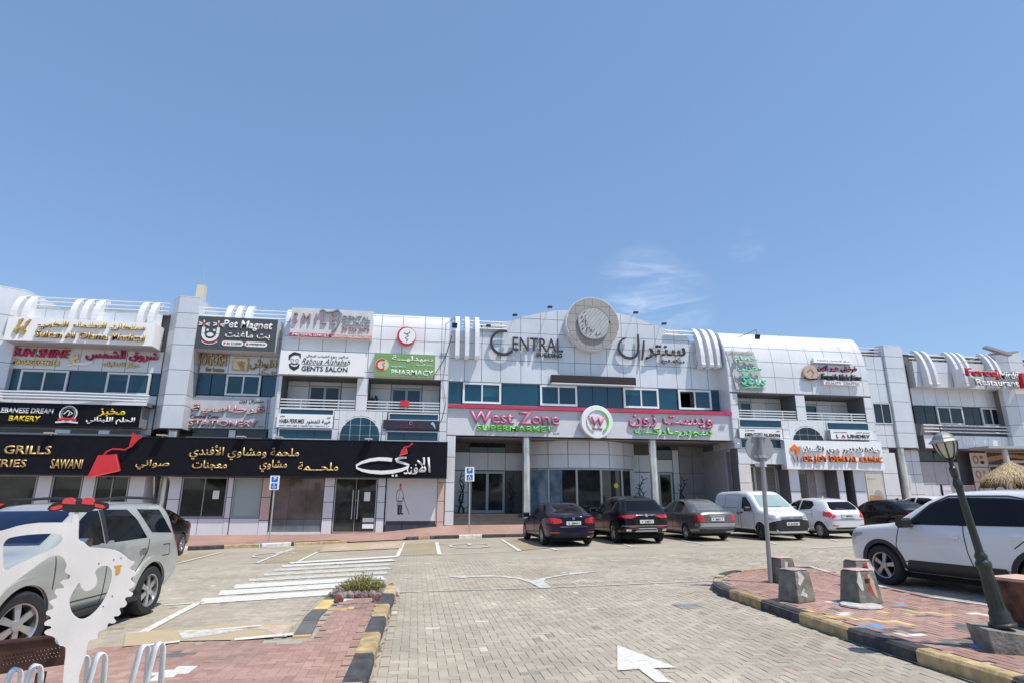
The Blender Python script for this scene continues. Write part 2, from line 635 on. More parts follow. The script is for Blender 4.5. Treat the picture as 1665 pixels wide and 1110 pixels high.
def text_mesh(s, depth, bold=0., shear=0., res=2):
    c = bpy.data.curves.new('text', 'FONT')
    c.body = arab(s) if any('\u0600' <= ch <= '\u06ff' for ch in s) else s
    c.size = 1
    c.offset = bold
    c.shear = shear
    c.resolution_u = res
    o = bpy.data.objects.new('text', c)
    COL.objects.link(o)
    me = bpy.data.meshes.new_from_object(o)
    COL.objects.unlink(o)
    bpy.data.objects.remove(o)
    bm = bmesh.new()
    bm.from_mesh(me)
    bpy.data.meshes.remove(me)
    bmesh.ops.remove_doubles(bm, verts=bm.verts, dist=1e-5)
    # solidify each glyph
    geo = bmesh.ops.extrude_face_region(bm, geom=bm.faces[:])
    return bm, [v for v in geo['geom'] if isinstance(v, bmesh.types.BMVert)]


def lettering(parent, s, u0, u1, z0, z1, n, mat, depth=.05, bold=0.03, shear=0., frame=None, name='lettering', side=None):
    """raised letters fitted to the rectangle u0..u1, z0..z1 of the facade frame (or of `frame`)"""
    if mat is GOLD and side is None:
        side = M('dark gold edge', (.24, .15, .05), .5, .2)
    bm, up = text_mesh(s, depth, min(bold, .016), shear)
    xs = [v.co.x for v in bm.verts]; ys = [v.co.y for v in bm.verts]
    if not xs:
        return None
    ax, bx, ay, by = min(xs), max(xs), min(ys), max(ys)
    upset = set(up)
    # islands: stagger a hair so that joined glyphs do not share a plane
    seen = {}
    k = 0
    for v in bm.verts:
        if v in seen:
            continue
        st = [v]; seen[v] = k
        while st:
            q = st.pop()
            for e in q.link_edges:
                w = e.other_vert(q)
                if w not in seen:
                    seen[w] = k; st.append(w)
        k += 1
    fr = frame or (lambda a, b, c: FP(a, c, b))
    for v in bm.verts:
        a = u0 + (v.co.x - ax) / (bx - ax) * (u1 - u0)
        b = z0 + (v.co.y - ay) / (by - ay) * (z1 - z0)
        c = n + ((depth + (seen[v] % 5) * .0015) if v in upset else 0.0)
        v.co = fr(a, b, c)
    bmesh.ops.recalc_face_normals(bm, faces=bm.faces)
    me = bpy.data.meshes.new(name)
    bm.to_mesh(me)
    bm.free()
    me.materials.append(mat)
    if side:
        me.materials.append(side)
        q = fr(0, 0, 1) - fr(0, 0, 0)
        q.normalize()
        for p in me.polygons:
            if abs(p.normal.dot(q)) < .5:
                p.material_index = 1
    return link(name, me, parent)


def shape(parent, pts, n, mat, depth=.03, name='emblem', frame=None, smooth=False):
    fr = frame or (lambda a, b, c: FP(a, c, b))
    q = fr(0, 0, 1) - fr(0, 0, 0)
    b = MB()
    b.prism([fr(a, c, n) for a, c in pts], q * depth)
    return b.build(name, mat, parent, smooth)


def disc_pts(cu, cz, r, k=28, r2=None):
    r2 = r if r2 is None else r2
    return [(cu + r * cos(2 * pi * i / k), cz + r2 * sin(2 * pi * i / k)) for i in range(k)]


def arc_band(cu, cz, r, w, a0, a1, k=16, w1=None):
    """curved stroke from angle a0 to a1 (degrees); width tapers w -> w1"""
    w1 = w if w1 is None else w1
    o, i_ = [], []
    for t in range(k + 1):
        a = rad(a0 + (a1 - a0) * t / k)
        ww = w + (w1 - w) * t / k
        o.append((cu + (r + ww / 2) * cos(a), cz + (r + ww / 2) * sin(a)))
        i_.append((cu + (r - ww / 2) * cos(a), cz + (r - ww / 2) * sin(a)))
    return o + i_[::-1]


def stroke(parent, pts, w, n, mat, depth=.03, name='emblem', frame=None):
    """ribbon along 2D points; w may be a list"""
    ws = w if isinstance(w, (list, tuple)) else [w] * len(pts)
    L, R_ = [], []
    for i, p in enumerate(pts):
        a = Vector(pts[max(i - 1, 0)]); c = Vector(pts[min(i + 1, len(pts) - 1)])
        d = (c - a).normalized()
        nn = Vector((-d.y, d.x)) * ws[i] / 2
        L.append(Vector(p) + nn); R_.append(Vector(p) - nn)
    fr = frame or (lambda a, b, c: FP(a, c, b))
    b = MB()
    m = len(pts)
    vs = [fr(q.x, q.y, n + depth) for q in L] + [fr(q.x, q.y, n + depth) for q in R_] + [fr(q.x, q.y, n) for q in L] + [fr(q.x, q.y, n) for q in R_]
    fs = []
    for i in range(m - 1):
        fs += [(i, m + i, m + i + 1, i + 1), (2 * m + i, 2 * m + i + 1, 3 * m + i + 1, 3 * m + i), (i, i + 1, 2 * m + i + 1, 2 * m + i), (m + i + 1, m + i, 3 * m + i, 3 * m + i + 1)]
    fs += [(0, 2 * m, 3 * m, m), (m - 1, 2 * m - 1, 4 * m - 1, 3 * m - 1)]
    b.add(vs, fs)
    return b.build(name, mat, parent)


def board(parent, u0, u1, n0, n1, z0, z1, mat, side=None, name='board'):
    b = MB()
    b.fbox(u0, u1, n0, n1, z0, z1)
    if side:
        b.m = [1, 1, 0, 1, 1, 1]
        return b.build(name, [mat, side], parent)
    return b.build(name, mat, parent)

# ------------------------------------------------------------------ ground
PGREY = paver_mat('grey pavers', (.36, .315, .25), (.45, .40, .32), (.40, .355, .285))
PPINK = paver_mat('pink pavers', (.33, .20, .165), (.42, .275, .23), (.37, .235, .195))
PFAR = far_paver_mat('grey pavers far', (.37, .325, .26), (.415, .37, .295), (.30, .265, .215))
PPFAR = far_paver_mat('pink pavers far', (.375, .23, .19), (.42, .265, .22), (.30, .2, .16))
PYEL = far_paver_mat('ochre pavers', (.34, .29, .19), (.38, .32, .22), (.26, .22, .16))
SAND = M('joint sand', (.33, .305, .255), .95, 0, .2, 3, .4, 60)
DIRT = M('bare ground', (.33, .29, .23), .95, 0, .2, .2)
PAINT = paint_mat('white road paint', (.66, .65, .60), (.40, .36, .30), .53)
PAINTW = paint_mat('worn white road paint', (.60, .59, .55), (.40, .36, .30), .44)
PAINTY = paint_mat('worn yellow paint', (.47, .37, .20), (.40, .33, .26), .47)
PAINTP = paint_mat('worn pink paint', (.52, .34, .27), (.60, .56, .5), .50)


def flat(name, pts, h, mat, kind=None, parent=None, label=None):
    """sheet lying in the sloping ground, h above it"""
    n = len(pts)
    ar = sum(pts[i][0] * pts[(i + 1) % n][1] - pts[(i + 1) % n][0] * pts[i][1] for i in range(n))
    if ar < 0:
        pts = pts[::-1]
    o = mesh_obj(name, [(x, y, GS * x + h) for x, y in pts], [tuple(range(n))], mat, parent)
    if kind: o['kind'] = kind
    if label: o['label'] = label
    return o


def inside(x, y, poly):
    c = False
    n = len(poly)
    for i in range(n):
        x1, y1 = poly[i]; x2, y2 = poly[(i + 1) % n]
        if (y1 > y) != (y2 > y) and x < (x2 - x1) * (y - y1) / (y2 - y1) + x1:
            c = not c
    return c


tag(mesh_obj('ground', [(-300, -300, -1.2), (300, -300, -1.2), (300, 500, -1.2), (-300, 500, -1.2)], [(0, 1, 2, 3)], DIRT), kind='structure')
road = flat('road', [(-40, -30), (60, -30), (60, 26.6), (3.8, 26.6), (1.1, 26.5), (-.45, 26.1), (-4.5, 24.5), (-7.9, 23.4), (-20, 20), (-40, 14.4)], -.009, PFAR, 'structure')


def herring(x0, x1, y0, y1, test, s=.1):
    out = []
    for iy in range(int(y0 / s), int(y1 / s) + 1):
        for ix in range(int(x0 / s), int(x1 / s) + 1):
            t = (ix - iy) % 4
            if t == 0:
                c, w, h = ((ix + 1) * s, (iy + .5) * s), 2 * s, s
            elif t == 3:
                c, w, h = ((ix + .5) * s, (iy + 1) * s), s, 2 * s
            else:
                continue
            if test(*c):
                out.append((c[0], c[1], w, h))
    return out


def paver_geo(mb, cx, cy, w, h, zt, g=.0018, ch=.0022, d=.011, mi=0):
    a, b = w / 2 - g, h / 2 - g
    t1, t2 = random.uniform(-.0015, .0015), random.uniform(-.0015, .0015)
    z = zt + random.uniform(-.0012, .0012)
    vs = []
    for (ex, zz) in ((0, z - d), (0, z - ch), (ch, z)):
        for sx, sy in ((-1, -1), (1, -1), (1, 1), (-1, 1)):
            vs.append((cx + sx * (a - ex), cy + sy * (b - ex), GS * cx + zz + t1 * sx + t2 * sy))
    fs = [(8, 9, 10, 11)]
    for k in (0, 4):
        fs += [(k + i, k + (i + 1) % 4, k + 4 + (i + 1) % 4, k + 4 + i) for i in range(4)]
    mb.v += vs
    base = len(mb.v) - 12
    mb.f += [tuple(base + i for i in f) for f in fs]
    mb.m += [mi] * len(fs)


def pave(parent, bricks, mat, zt, tint=None):
    """the 300 pavers nearest the camera as objects, the rest as one piece"""
    bricks = sorted(bricks, key=lambda b: (b[0] ** 2 + b[1] ** 2))
    for b in bricks[:300]:
        m = MB()
        paver_geo(m, *b, zt)
        o = m.build('brick', (tint and tint(b)) or mat, parent)
    m = MB()
    mats = [mat]
    for b in bricks[300:]:
        mm = (tint and tint(b)) or mat
        if mm not in mats:
            mats.append(mm)
        paver_geo(m, *b, zt, mi=mats.index(mm))
    if m.v:
        o = m.build('brick', mats, parent)
        o['kind'] = 'stuff'


# outlines read off the photograph as ground positions
KH = .13
isl_r_out = [gl(*p) for p in ((1159, 958), (1173, 968), (1206, 979), (1257, 997), (1321, 1020), (1402, 1048.6), (1510, 1084), (1592, 1110))]
far_r = [gl(*p) for p in ((1161, 949.6), (1169, 943), (1188, 938), (1213, 935), (1253, 932.5), (1326, 931))]
dx, dy = isl_r_out[-1][0] - isl_r_out[-3][0], isl_r_out[-1][1] - isl_r_out[-3][1]
isl_r_out.append((isl_r_out[-1][0] + dx * 2.2, isl_r_out[-1][1] + dy * 2.2))
edge_r = [gl(x, y, KH) for x, y in ((1390, 941), (1425, 949.6), (1521, 969.7), (1615, 983.6))]
edge_r.append((edge_r[-1][0] + (edge_r[-1][0] - edge_r[-3][0]) * 1.6, edge_r[-1][1] + (edge_r[-1][1] - edge_r[-3][1]) * 1.6))
ISL_R = far_r[::-1] + isl_r_out + [edge_r[-1]] + edge_r[-2::-1]
# left island: pink wedge between the aisle and the left bays
l_right = [gl(*p) for p in ((647, 962), (632.6, 998.5), (616.8, 1051), (604, 1095))]
ddx, ddy = l_right[-1][0] - l_right[0][0], l_right[-1][1] - l_right[0][1]
l_right.append((l_right[-1][0] + ddx * .9, l_right[-1][1] + ddy * .9))
l_left = [gl(*p) for p in ((536, 963), (519, 983), (496.5, 1002), (475, 1037))]
LRAMP = gl(260, 1048.8)
ISL_L = l_right + [(-12, l_right[-1][1]), (-12, LRAMP[1] - .1), LRAMP, l_left[3], l_left[2], l_left[1], l_left[0], gl(548, 956), gl(630, 957)]


def on_road(x, y):
    return not inside(x, y, ISL_R) and not inside(x, y, ISL_L)


def vis(x, y, m=.4):
    # only where the photograph could look, with some margin
    v = Vector((x, y, 0)) - EYEV
    z = v.dot(Fv)
    if z < .5:
        return False
    px, py = CX + F_PX * v.dot(Rv) / z, CY - F_PX * v.dot(Uv) / z
    return -120 < px < 1790 and py < 1200


def near_line(x, y, L, r):
    p = Vector((x, y))
    for a, c in zip(L, L[1:]):
        a, c = Vector(a), Vector(c)
        t = max(0, min(1, (p - a).dot(c - a) / (c - a).length_squared))
        if (a + (c - a) * t - p).length < r:
            return True
    return False


road_b = herring(-13, 14, 4.5, 17.0, lambda x, y: vis(x, y) and on_road(x, y) and not near_line(x, y, l_left + l_right[:1], .10) and not near_line(x, y, isl_r_out + far_r + l_right, .06))
ODD = [M('dark replaced paver', (.25, .225, .19), .9, 0, .15), M('pale replaced paver', (.50, .47, .40), .9, 0, .12), M('reddish paver', (.40, .29, .24), .9, 0, .12)]
pave(road, road_b, PGREY, 0.0, lambda b: ODD[int(b[0] * 91 + b[1] * 57) % 3] if (int(b[0] * 70.3) * 13 + int(b[1] * 50.7) * 7) % 53 == 0 else None)

# pink islands
pinkr = flat('pavement', ISL_R, KH - .014, SAND, 'structure', label='pink paved island with painted blocks on the right')
TINTS = [M('paver blue', (.16, .30, .50), .8, 0, .2), M('paver yellow', (.56, .40, .16), .8, 0, .2), M('paver charcoal', (.13, .125, .12), .85, 0, .2), M('paver white', (.62, .60, .56), .85, 0, .1)]
tint_spots = []
for (px, py, k, r) in ((1372, 980, 0, .16), (1352, 977, 3, .12), (1425, 1018, 0, .17), (1378, 1003, 1, .2), (1366, 998, 3, .16), (1450, 1010, 1, .18), (1468, 1024, 2, .2), (1475, 1032, 3, .14),
                       (1490, 994, 1, .2), (1520, 1001, 2, .15), (1530, 998, 1, .16), (1548, 1046, 2, .22), (1596, 1046, 0, .14), (1320, 990, 1, .12), (1462, 988, 2, .13), (1466, 982, 0, .10),
                       (1590, 998, 3, .12), (1356, 990, 2, .1), (1430, 994, 1, .1), (1567, 1018, 2, .16)):
    p = gl(px, py, KH)
    tint_spots.append((p, k, r))


def tint_r(b):
    for i, ((x, y), k, r) in enumerate(tint_spots):
        if abs(b[0] - x) < r * 1.1 and abs(b[1] - y) < r * .7 and (int(b[0] * 17 + b[1] * 31) % 3):
            return TINTS[k]


ins_r = herring(2, 14, 3.5, 16, lambda x, y: vis(x, y) and inside(x, y, ISL_R) and not near_line(x, y, far_r[::-1] + isl_r_out, .24) and not near_line(x, y, edge_r, .2))
pave(pinkr, ins_r, PPINK, KH, tint_r)
pinkl = flat('pavement', ISL_L, -.006, SAND, 'structure', label='pink paved strip on the left beside the driveway')


def tint_l(b):
    x, y = b[0], b[1]
    p = gl(570, 985)
    k_ = int(x * 23) * 7 + int(y * 29) * 3
    if abs(x - p[0]) < .45 and abs(y - p[1]) < .4 and k_ % 3 == 0:
        return TINTS[(0, 1, 2, 3, 2)[k_ % 5]]
    for (qx, qy) in ((285, 1065), (555, 975), (300, 1088), (270, 1098)):
        q = gl(qx, qy)
        if abs(x - q[0]) < .14 and abs(y - q[1]) < .1:
            return TINTS[2 if qx == 285 else 3]


pave(pinkl, herring(-13, 1, 3.5, 13, lambda x, y: vis(x, y) and inside(x, y, ISL_L) and not near_line(x, y, l_right, .27) and not near_line(x, y, l_left, .30)), PPINK, 0.010, tint_l)


def marking(name, px_pts, mat=None, h=.010, ground_pts=False):
    pts = px_pts if ground_pts else [gl(*p) for p in px_pts]
    return flat(name, pts, h, mat or PAINT, 'structure')


def line(a, b, w=.10, mat=None, h=.010, name='road_marking'):
    A, B_ = Vector(gl(*a)), Vector(gl(*b))
    d = (B_ - A).normalized()
    n = Vector((-d.y, d.x)) * w / 2
    return marking(name, [tuple(A + n), tuple(B_ + n), tuple(B_ - n), tuple(A - n)], mat, h, True)


# bay lines, crosswalk, arrows
line((218, 1035), (326, 978), .13)
line((204, 1030), (290, 1025), .10)
line((265, 984), (321, 980), .10)
line((270, 920), (358, 898), .10)
line((262, 908), (305, 899), .10)
line((416, 915), (477, 891), .10)
line((484, 913), (516, 897), .10)
line((386, 915.5), (471, 913.5), .06, PAINTW)
line((646, 904), (656, 882), .12)
line((648, 904.3), (845, 895.3), .07, PAINTW, h=.012)
line((714.6, 900.8), (710, 881), .13)
line((845, 895), (816, 876.5), .13)
line((895.5, 890.5), (906, 894), .10); line((884, 894.5), (932, 892), .07)
line((1014, 884), (1030, 889), .10); line((1003, 890), (1050, 888), .07)
line((1108, 878), (1144, 884), .10); line((1124, 886.5), (1170, 884), .07)
line((1250, 880), (1262, 884), .10); line((1310, 891), (1410, 886), .10); line((1350, 876), (1362, 879), .10)
line((1178, 879), (1200, 877), .08)
line((647, 962.5), (888, 955.5), .06, PAINTW, h=.012); line((888, 955.5), (1160, 944), .06, PAINTW, h=.012)
sl = ((470, 914.8), (458, 920), (445, 926.7), (429, 934), (405, 943), (381.5, 953.6), (356.5, 964), (326, 977.4))
sr = ((644.5, 904.2), (640.5, 910), (636.6, 916.6), (634, 923.2), (630, 930.4), (624.7, 939), (582, 949.5), (545, 962.5))
for i, (a, b) in enumerate(zip(sl, sr)):
    line(a, b, .64 if i > 4 else .50, PAINT if i in (0, 1, 5, 6, 7) else PAINTW)
# worn zig-zag ramp patches, near and far
marking('road_marking', [(204, 1030), (290, 1024), (370, 1014), (478, 1013), (466, 1036), (382, 1041), (294, 1043), (200, 1052)], PAINTY, .013)
marking('road_marking', [(288, 1027), (360, 1022), (425, 1020), (350, 1033), (298, 1041)], PAINTW, .016)
marking('road_marking', [(380, 1023), (430, 1018), (474, 1017), (455, 1035), (430, 1024)], PAINTP, .016)
line((381, 1041), (477, 1032), .14, h=.019)
line((360, 1024), (425, 1018), .10, h=.019)
line((235, 1051), (292, 1044), .10, h=.019)
marking('road_marking', [(518, 897), (530, 886.5), (656, 879.5), (653, 891)], PAINTY, .013)
marking('road_marking', [(532, 893), (560, 887.5), (575, 893.5)], PAINTP, .016)
marking('road_marking', [(590, 892), (612, 884.5), (650, 882.5), (640, 889)], PAINTP, .016)
marking('road_marking', [(478, 890.5), (530, 887), (516, 896.5), (486, 912), (430, 914)], PYEL, .004)
marking('road_marking', [(304, 898), (358, 897), (300, 912), (265, 914)], PYEL, .004)
marking('road_marking', [(658, 883), (709, 881), (714, 900), (650, 903)], PYEL, .004)
marking('road_marking', [(820, 876.5), (858, 875), (893, 890), (846, 894)], PYEL, .004)
cv = gp(1120, 985)
t = thing('drain_cover', 'small square grey drain cover set in the paving of the lane', 'drain cover', cv)
b = MB(); b.box(cv.x - .2, cv.x + .2, cv.y - .2, cv.y + .2, cv.z - .01, cv.z + .006); b.build('plate', CONC, t)
for k in range(5):
    b = MB(); b.box(cv.x - .15, cv.x + .15, cv.y - .145 + k * .065, cv.y - .115 + k * .065, cv.z + .006, cv.z + .010); b.build('rib', STEEL, t)
# arrows
marking('road_arrow', [(1003.6, 1049), (1004, 1090.5), (1039, 1088.5), (1067, 1110), (1092, 1110), (1063, 1086.8), (1101, 1086)], PAINT, .010)
marking('road_arrow', [(728, 937.3), (758, 935), (758, 936.2), (804, 936.2), (838, 938.6), (866, 944), (878, 940.5), (926, 934.2), (926, 935.3), (978, 928.3), (926, 930.5), (926, 932),
                       (884, 936), (868, 940), (842, 935.5), (804, 934), (759, 934.5), (758, 940)][:0] or
        [(728, 937.3), (758, 935.2), (758, 936.4), (804, 934.4), (846, 938.6), (867, 943.8), (877, 940.2), (900, 936), (926, 932.6), (926, 930.8), (978, 928.3), (926, 934.6), (926, 933.8),
         (888, 940.5), (884, 945), (896, 955), (878, 955.6), (862, 947), (840, 940.5), (803, 937.2), (758, 938.7), (758, 940.4)], PAINTW, .010)
for cpx, cpy, a1, b1 in ((447, 901.5, .62, .85), (765, 886.5, .72, 1.0)):
    q = gl(cpx, cpy)
    ring = arc_band(0, 0, 1, .16, 20, 340, 22)
    marking('accessible_bay_symbol', [(q[0] + x * a1, q[1] + y * b1) for x, y in ring], PAINTW, .010, True)
    marking('accessible_bay_symbol', [(q[0] - .06, q[1] + .1), (q[0] + .08, q[1] + .1), (q[0] + .1, q[1] + 1.2), (q[0] - .08, q[1] + 1.2)], PAINTW, .014, True)

# ------------------------------------------------------------------ kerbs: one stone at a time
def kerb(label, pts, colors, length=.9, w=.16, h=KH, side=1, chamf=.03, phase=0):
    """stones along a polyline; side=+1 puts the body to the left of the direction of travel"""
    root = thing('kerb', label, 'kerb', (pts[0][0], pts[0][1], GS * pts[0][0]))
    del root['category']; del root['label']
    root['kind'] = 'structure'
    P = [Vector(p) for p in pts]
    cum = [0]
    for a, b in zip(P, P[1:]):
        cum.append(cum[-1] + (b - a).length)

    def at(s):
        for i in range(len(P) - 1):
            if s <= cum[i + 1] or i == len(P) - 2:
                t = (s - cum[i]) / max(cum[i + 1] - cum[i], 1e-6)
                return P[i].lerp(P[i + 1], t), (P[i + 1] - P[i]).normalized()

    def nrm(s):
        _, d = at(max(0, s - .12)); _, e = at(min(cum[-1], s + .12))
        t = (d + e).normalized()
        return Vector((-t.y, t.x)) * side
    s, k = 0., phase
    while s < cum[-1] - .05:
        L = min(length, cum[-1] - s)
        steps = 4 if len(P) > 3 else 1
        b = MB()
        vs = []
        dz = random.uniform(-.004, .004)
        for j in range(steps + 1):
            q = s + .006 + (L - .012) * j / steps
            p, _ = at(q)
            nn = nrm(q)
            g = GS * p.x
            for (o_, z) in ((0, -.05), (0, h - chamf), (chamf * .8, h), (w, h), (w, -.05)):
                r = p + nn * o_
                vs.append((r.x, r.y, g + z + dz))
        fs = []
        for j in range(steps):
            for i in range(4):
                a_, b_ = j * 5 + i, j * 5 + i + 1
                fs.append((a_, b_, b_ + 5, a_ + 5) if side < 0 else (a_, a_ + 5, b_ + 5, b_))
        fs += [tuple(range(5)) if side > 0 else tuple(range(4, -1, -1))]
        e_ = steps * 5
        fs += [tuple(e_ + i for i in (range(4, -1, -1) if side > 0 else range(5)))]
        b.add(vs, fs)
        o = b.build('kerb_stone', colors[k % len(colors)], root)
        s += L; k += 1
    return root


seqR = [KYEL, KBLK]
kerb('black and yellow painted kerb round the right island', far_r[::-1] + isl_r_out, seqR, 1.0, .17, KH + .012, side=1, phase=1)
kerb('painted kerb of the right island beside the white estate car', [far_r[-1]] + edge_r, [CONCL, PPINK], 1.0, .14, KH + .01, side=-1)
kerb('black and yellow kerb between driveway and pink strip', l_right, [KYEL, KBLK], 1.0, .2, KH, side=-1, chamf=.03, phase=0)
kerb('flush worn kerb on the bay side of the pink strip', l_left, [TINTS[2], TINTS[1], TINTS[2]], .9, .22, .022, side=1, chamf=.004)

# ------------------------------------------------------------------ sidewalk in front of the shops
KERBL = [(-40, 14.5), (-20, 19.7), (-7.9, 23.25), (-4.5, 24.35), (-.45, 25.98), (1.1, 26.36), (3.8, 26.42), (12, 26.45), (22, 26.45), (30, 26.0), (60, 26.0)]
HB = [(-34, -.05), (-11, .10), (-4.7, .11), (-1.5, .20), (1.4, .50), (4, .52), (18, .55), (60, .7)]
vs, fs = [], []
xs_ = [-40 + i * .5 for i in range(201)]
for x in xs_:
    ky = lerp(KERBL, x)
    zk = GS * x + .125
    dip = 1 if (-2.6 < x < -.2) else 0
    if dip: zk -= .10
    hb = lerp(HB, x)
    for t in (0, .35, .7, 1):
        y = ky + .17 + (28.75 - ky) * t
        vs.append((x, y, zk + (hb - zk) * (t ** 1.15)))
    vs.append((x, 36, hb + .02))
for i in range(len(xs_) - 1):
    for k in range(4):
        a = i * 5 + k
        fs.append((a, a + 5, a + 6, a + 1))
tag(mesh_obj('sidewalk', vs, fs, PPFAR), kind='structure')
kerb('painted kerb along the left shops', KERBL[1:4], [KYEL, KWHT, KBLK], 1.15, .17, .13, side=1)
kerb('painted kerb at the accessible bay', [(.9, 26.33), (3.9, 26.42)], [KBLK, KWHT, KBLK], 1.0, .17, .13, side=1)
kerb('painted kerb between the bays', [(-4.5, 24.36), (-3.6, 24.72), (-2.6, 25.1)], [KYEL, KYEL], 1.1, .17, .10, side=1)
kerb('kerb in front of the parked cars', [(3.9, 26.42), (24, 26.45)], [KYEL, KBLK], 1.0, .17, .13, side=1, phase=1)
kerb('short painted kerb by the crossing', [(-.3, 26.0), (.9, 26.33)], [KBLK, KYEL], .5, .17, .12, side=1)

# ------------------------------------------------------------------ the shopping block, section by section
def core(parent, u0, u1, n0, n1, z0, z1, mat=None):
    return fb('wall', parent, u0, u1, n0, n1, z0, z1, mat or JOINT)


def fin(parent, u, w, n0, z0, z1, out=.55, back=.5, rise=1.3):
    """curved fin: stands off the wall and rolls back at its top"""
    prof = [(n0 - .02, z0), (n0 + out, z0), (n0 + out + .03, z0 + .12)]
    for k in range(9):
        a = rad(90 * k / 8)
        prof.append((n0 - back + (out + back) * cos(a), z1 - rise + rise * sin(a)))
    prof.append((n0 - back, z1 - .25))
    for k in range(7, -1, -1):
        a = rad(90 * k / 8)
        prof.append((n0 - back + (out + back - .45) * cos(a), z1 - .25 - (rise - .25) * (1 - sin(a))))
    b = MB()
    b.prism([FP(u - w / 2, n, z) for n, z in prof], (w, 0, 0))
    return b.build('fin', FINM, parent)


def rails(parent, u0, u1, n, zs, r=.045, bow=0., name='rail', mat=None):
    for z in zs:
        b = MB()
        k = 10 if bow else 1
        b.path([FP(u0 + (u1 - u0) * i / k, n + bow * sin(pi * i / k), z) for i in range(k + 1)], r, 8)
        b.build(name, mat or FRW, parent, smooth=40)


# ---- left wing
lw = thing('shop_building', 'silver shop wing at the left edge under the white gold-lettered sign box', 'building', FP(-21, 0, 0))
core(lw, -40, -17.0, -9, -.05, 5.7, 6.33); core(lw, -40, -17.0, -9, -.05, 7.37, 10.25); core(lw, -40, -17, -9, -.6, 6.3, 7.4); core(lw, -40, -17.0, -9, -.05, 4.6, 5.8)
core(lw, -40, -17.0, -9, .9, 2.5, 4.4)
panels(lw, [-26.5, -25.0, -23.5, -22.5, -21.6, -20.6, -19.6, -18.6, -17.6, -17.0], [7.40, 8.45], 0, ALU)
panels(lw, [-23.4, -22.3, -21.5, -20.2, -19.3, -18.2, -17.2], [9.6, 10.22], .3, ALU)
panels(lw, [-26.5, -24.5, -22.5, -20.5, -18.5, -17.0], [4.45, 4.75, 6.30], .0, ALU)
for u in (-23.4, -22.92, -20.95, -20.47, -19.98, -18.02, -17.55):
    fin(lw, u, .27, .25, 9.62, 10.95, .45, .45, 1.2)
rails(lw, -23.4, -17.0, .2, (10.40, 10.60, 10.80), .04)
for a, b_, k in ((-26.4, -23.0, 's'), (-22.95, -20.95, 'w'), (-20.9, -19.35, 's'), (-19.3, -17.4, 'w'), (-17.35, -17.0, 's')):
    if k == 'w': window(lw, a, b_, 6.33, 7.37, 0)
    else: pane(lw, a, b_, 6.36, 7.36, -.05, TEAL2)
for k, z in enumerate((6.22, 6.07, 5.92)):
    rails(lw, -25.5, -17.1, .55 + .12 * k, (z,), .04, .25)
panels(lw, [-26.5, -24.5, -22.5, -20.5, -18.5, -17.0], [5.70, 5.86], .9, ALUW)
core(lw, -26.5, -17, .0, .86, 5.70, 5.86)
for a, b_ in ((-24, -22.2), (-22.1, -20.75), (-20.05, -18.95), (-18.45, -17.2)):
    pane(lw, a, b_, 4.27, 4.60, .6, DGL)
panels(lw, [-20.7, -20.08], [4.27, 4.6], .65, ALUW); panels(lw, [-18.93, -18.47], [4.27, 4.6], .65, ALUW)
# shop fronts of the left wing
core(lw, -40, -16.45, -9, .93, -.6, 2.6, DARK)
for a, b_, p_ in ((-24.5, -22.6, 2), (-22.5, -20.75, 1), (-20.15, -18.98, 1), (-18.45, -17.12, 2)):
    window(lw, a, b_, .75, 2.58, 1.02, DGL, FRG, p_, fw=.05, mw=.04)
    panels(lw, [a, (a + b_) / 2, b_], [-.1, .72], 1.05, ALUW)
panels(lw, [-20.73, -20.17], [-.1, 1.3, 2.58], 1.07, ALUW)
panels(lw, [-18.96, -18.47], [-.1, 1.3, 2.58], 1.07, ALUW)
panels(lw, [-17.1, -16.45], [-.1, 1.3, 2.58], 1.07, ALUW)
fb('roof', lw, -40, -17.0, -9, .2, 10.25, 10.33, PAR)


# ---- six-sided towers
def tower(name, label, plan, zs, mat=ALU, core_z0=None, z_open=4.7, smooth_top=True):
    t = thing(name, label, 'tower', FP(sum(p[0] for p in plan) / len(plan), plan[0][1], 0))
    b = MB()
    cz = core_z0 if core_z0 is not None else zs[0]
    inn = [(u + (.05 if i == 0 else -.05 if i == len(plan) - 1 else 0), n - .06) for i, (u, n) in enumerate(plan)]
    back = [(inn[-1][0], -4), (inn[0][0], -4)]
    b.prism([FP(u, n, cz) for u, n in inn + back], (0, 0, zs[-1] - .02 - cz))
    b.build('wall', JOINT, t)
    pl = [(plan[0][0], -2.5)] + list(plan) + [(plan[-1][0], -2.5)]
    for a, c in zip(pl, pl[1:]):
        for z0, z1 in zip(zs, zs[1:]):
            quad_panel(t, a, c, z0, z1, mat)
    b = MB()
    b.prism([FP(u, n, zs[-1]) for u, n in list(plan) + [(plan[-1][0], -2.5), (plan[0][0], -2.5)]], (0, 0, .04))
    b.build('roof', ALUW, t)
    return t


tower('tower', 'silver clad six-sided tower between the gold-lettered sign and the dark pet shop sign', [(-16.85, .25), (-16.27, 1.0), (-15.35, 1.0)], [4.7, 5.75, 6.25, 7.4, 8.6, 9.4, 10.15, 10.95], ALU)
tower('tower', 'silver clad tower cut by the left edge of the frame', [(-26.3, .9), (-24.6, .9), (-23.35, .2)], [4.7, 5.75, 6.4, 7.6, 8.6, 9.8, 11.1], ALU)

quad_panel(lw, (-16.43, 1.02), (-16.43, -1.1), -.1, 2.6, ALUW)
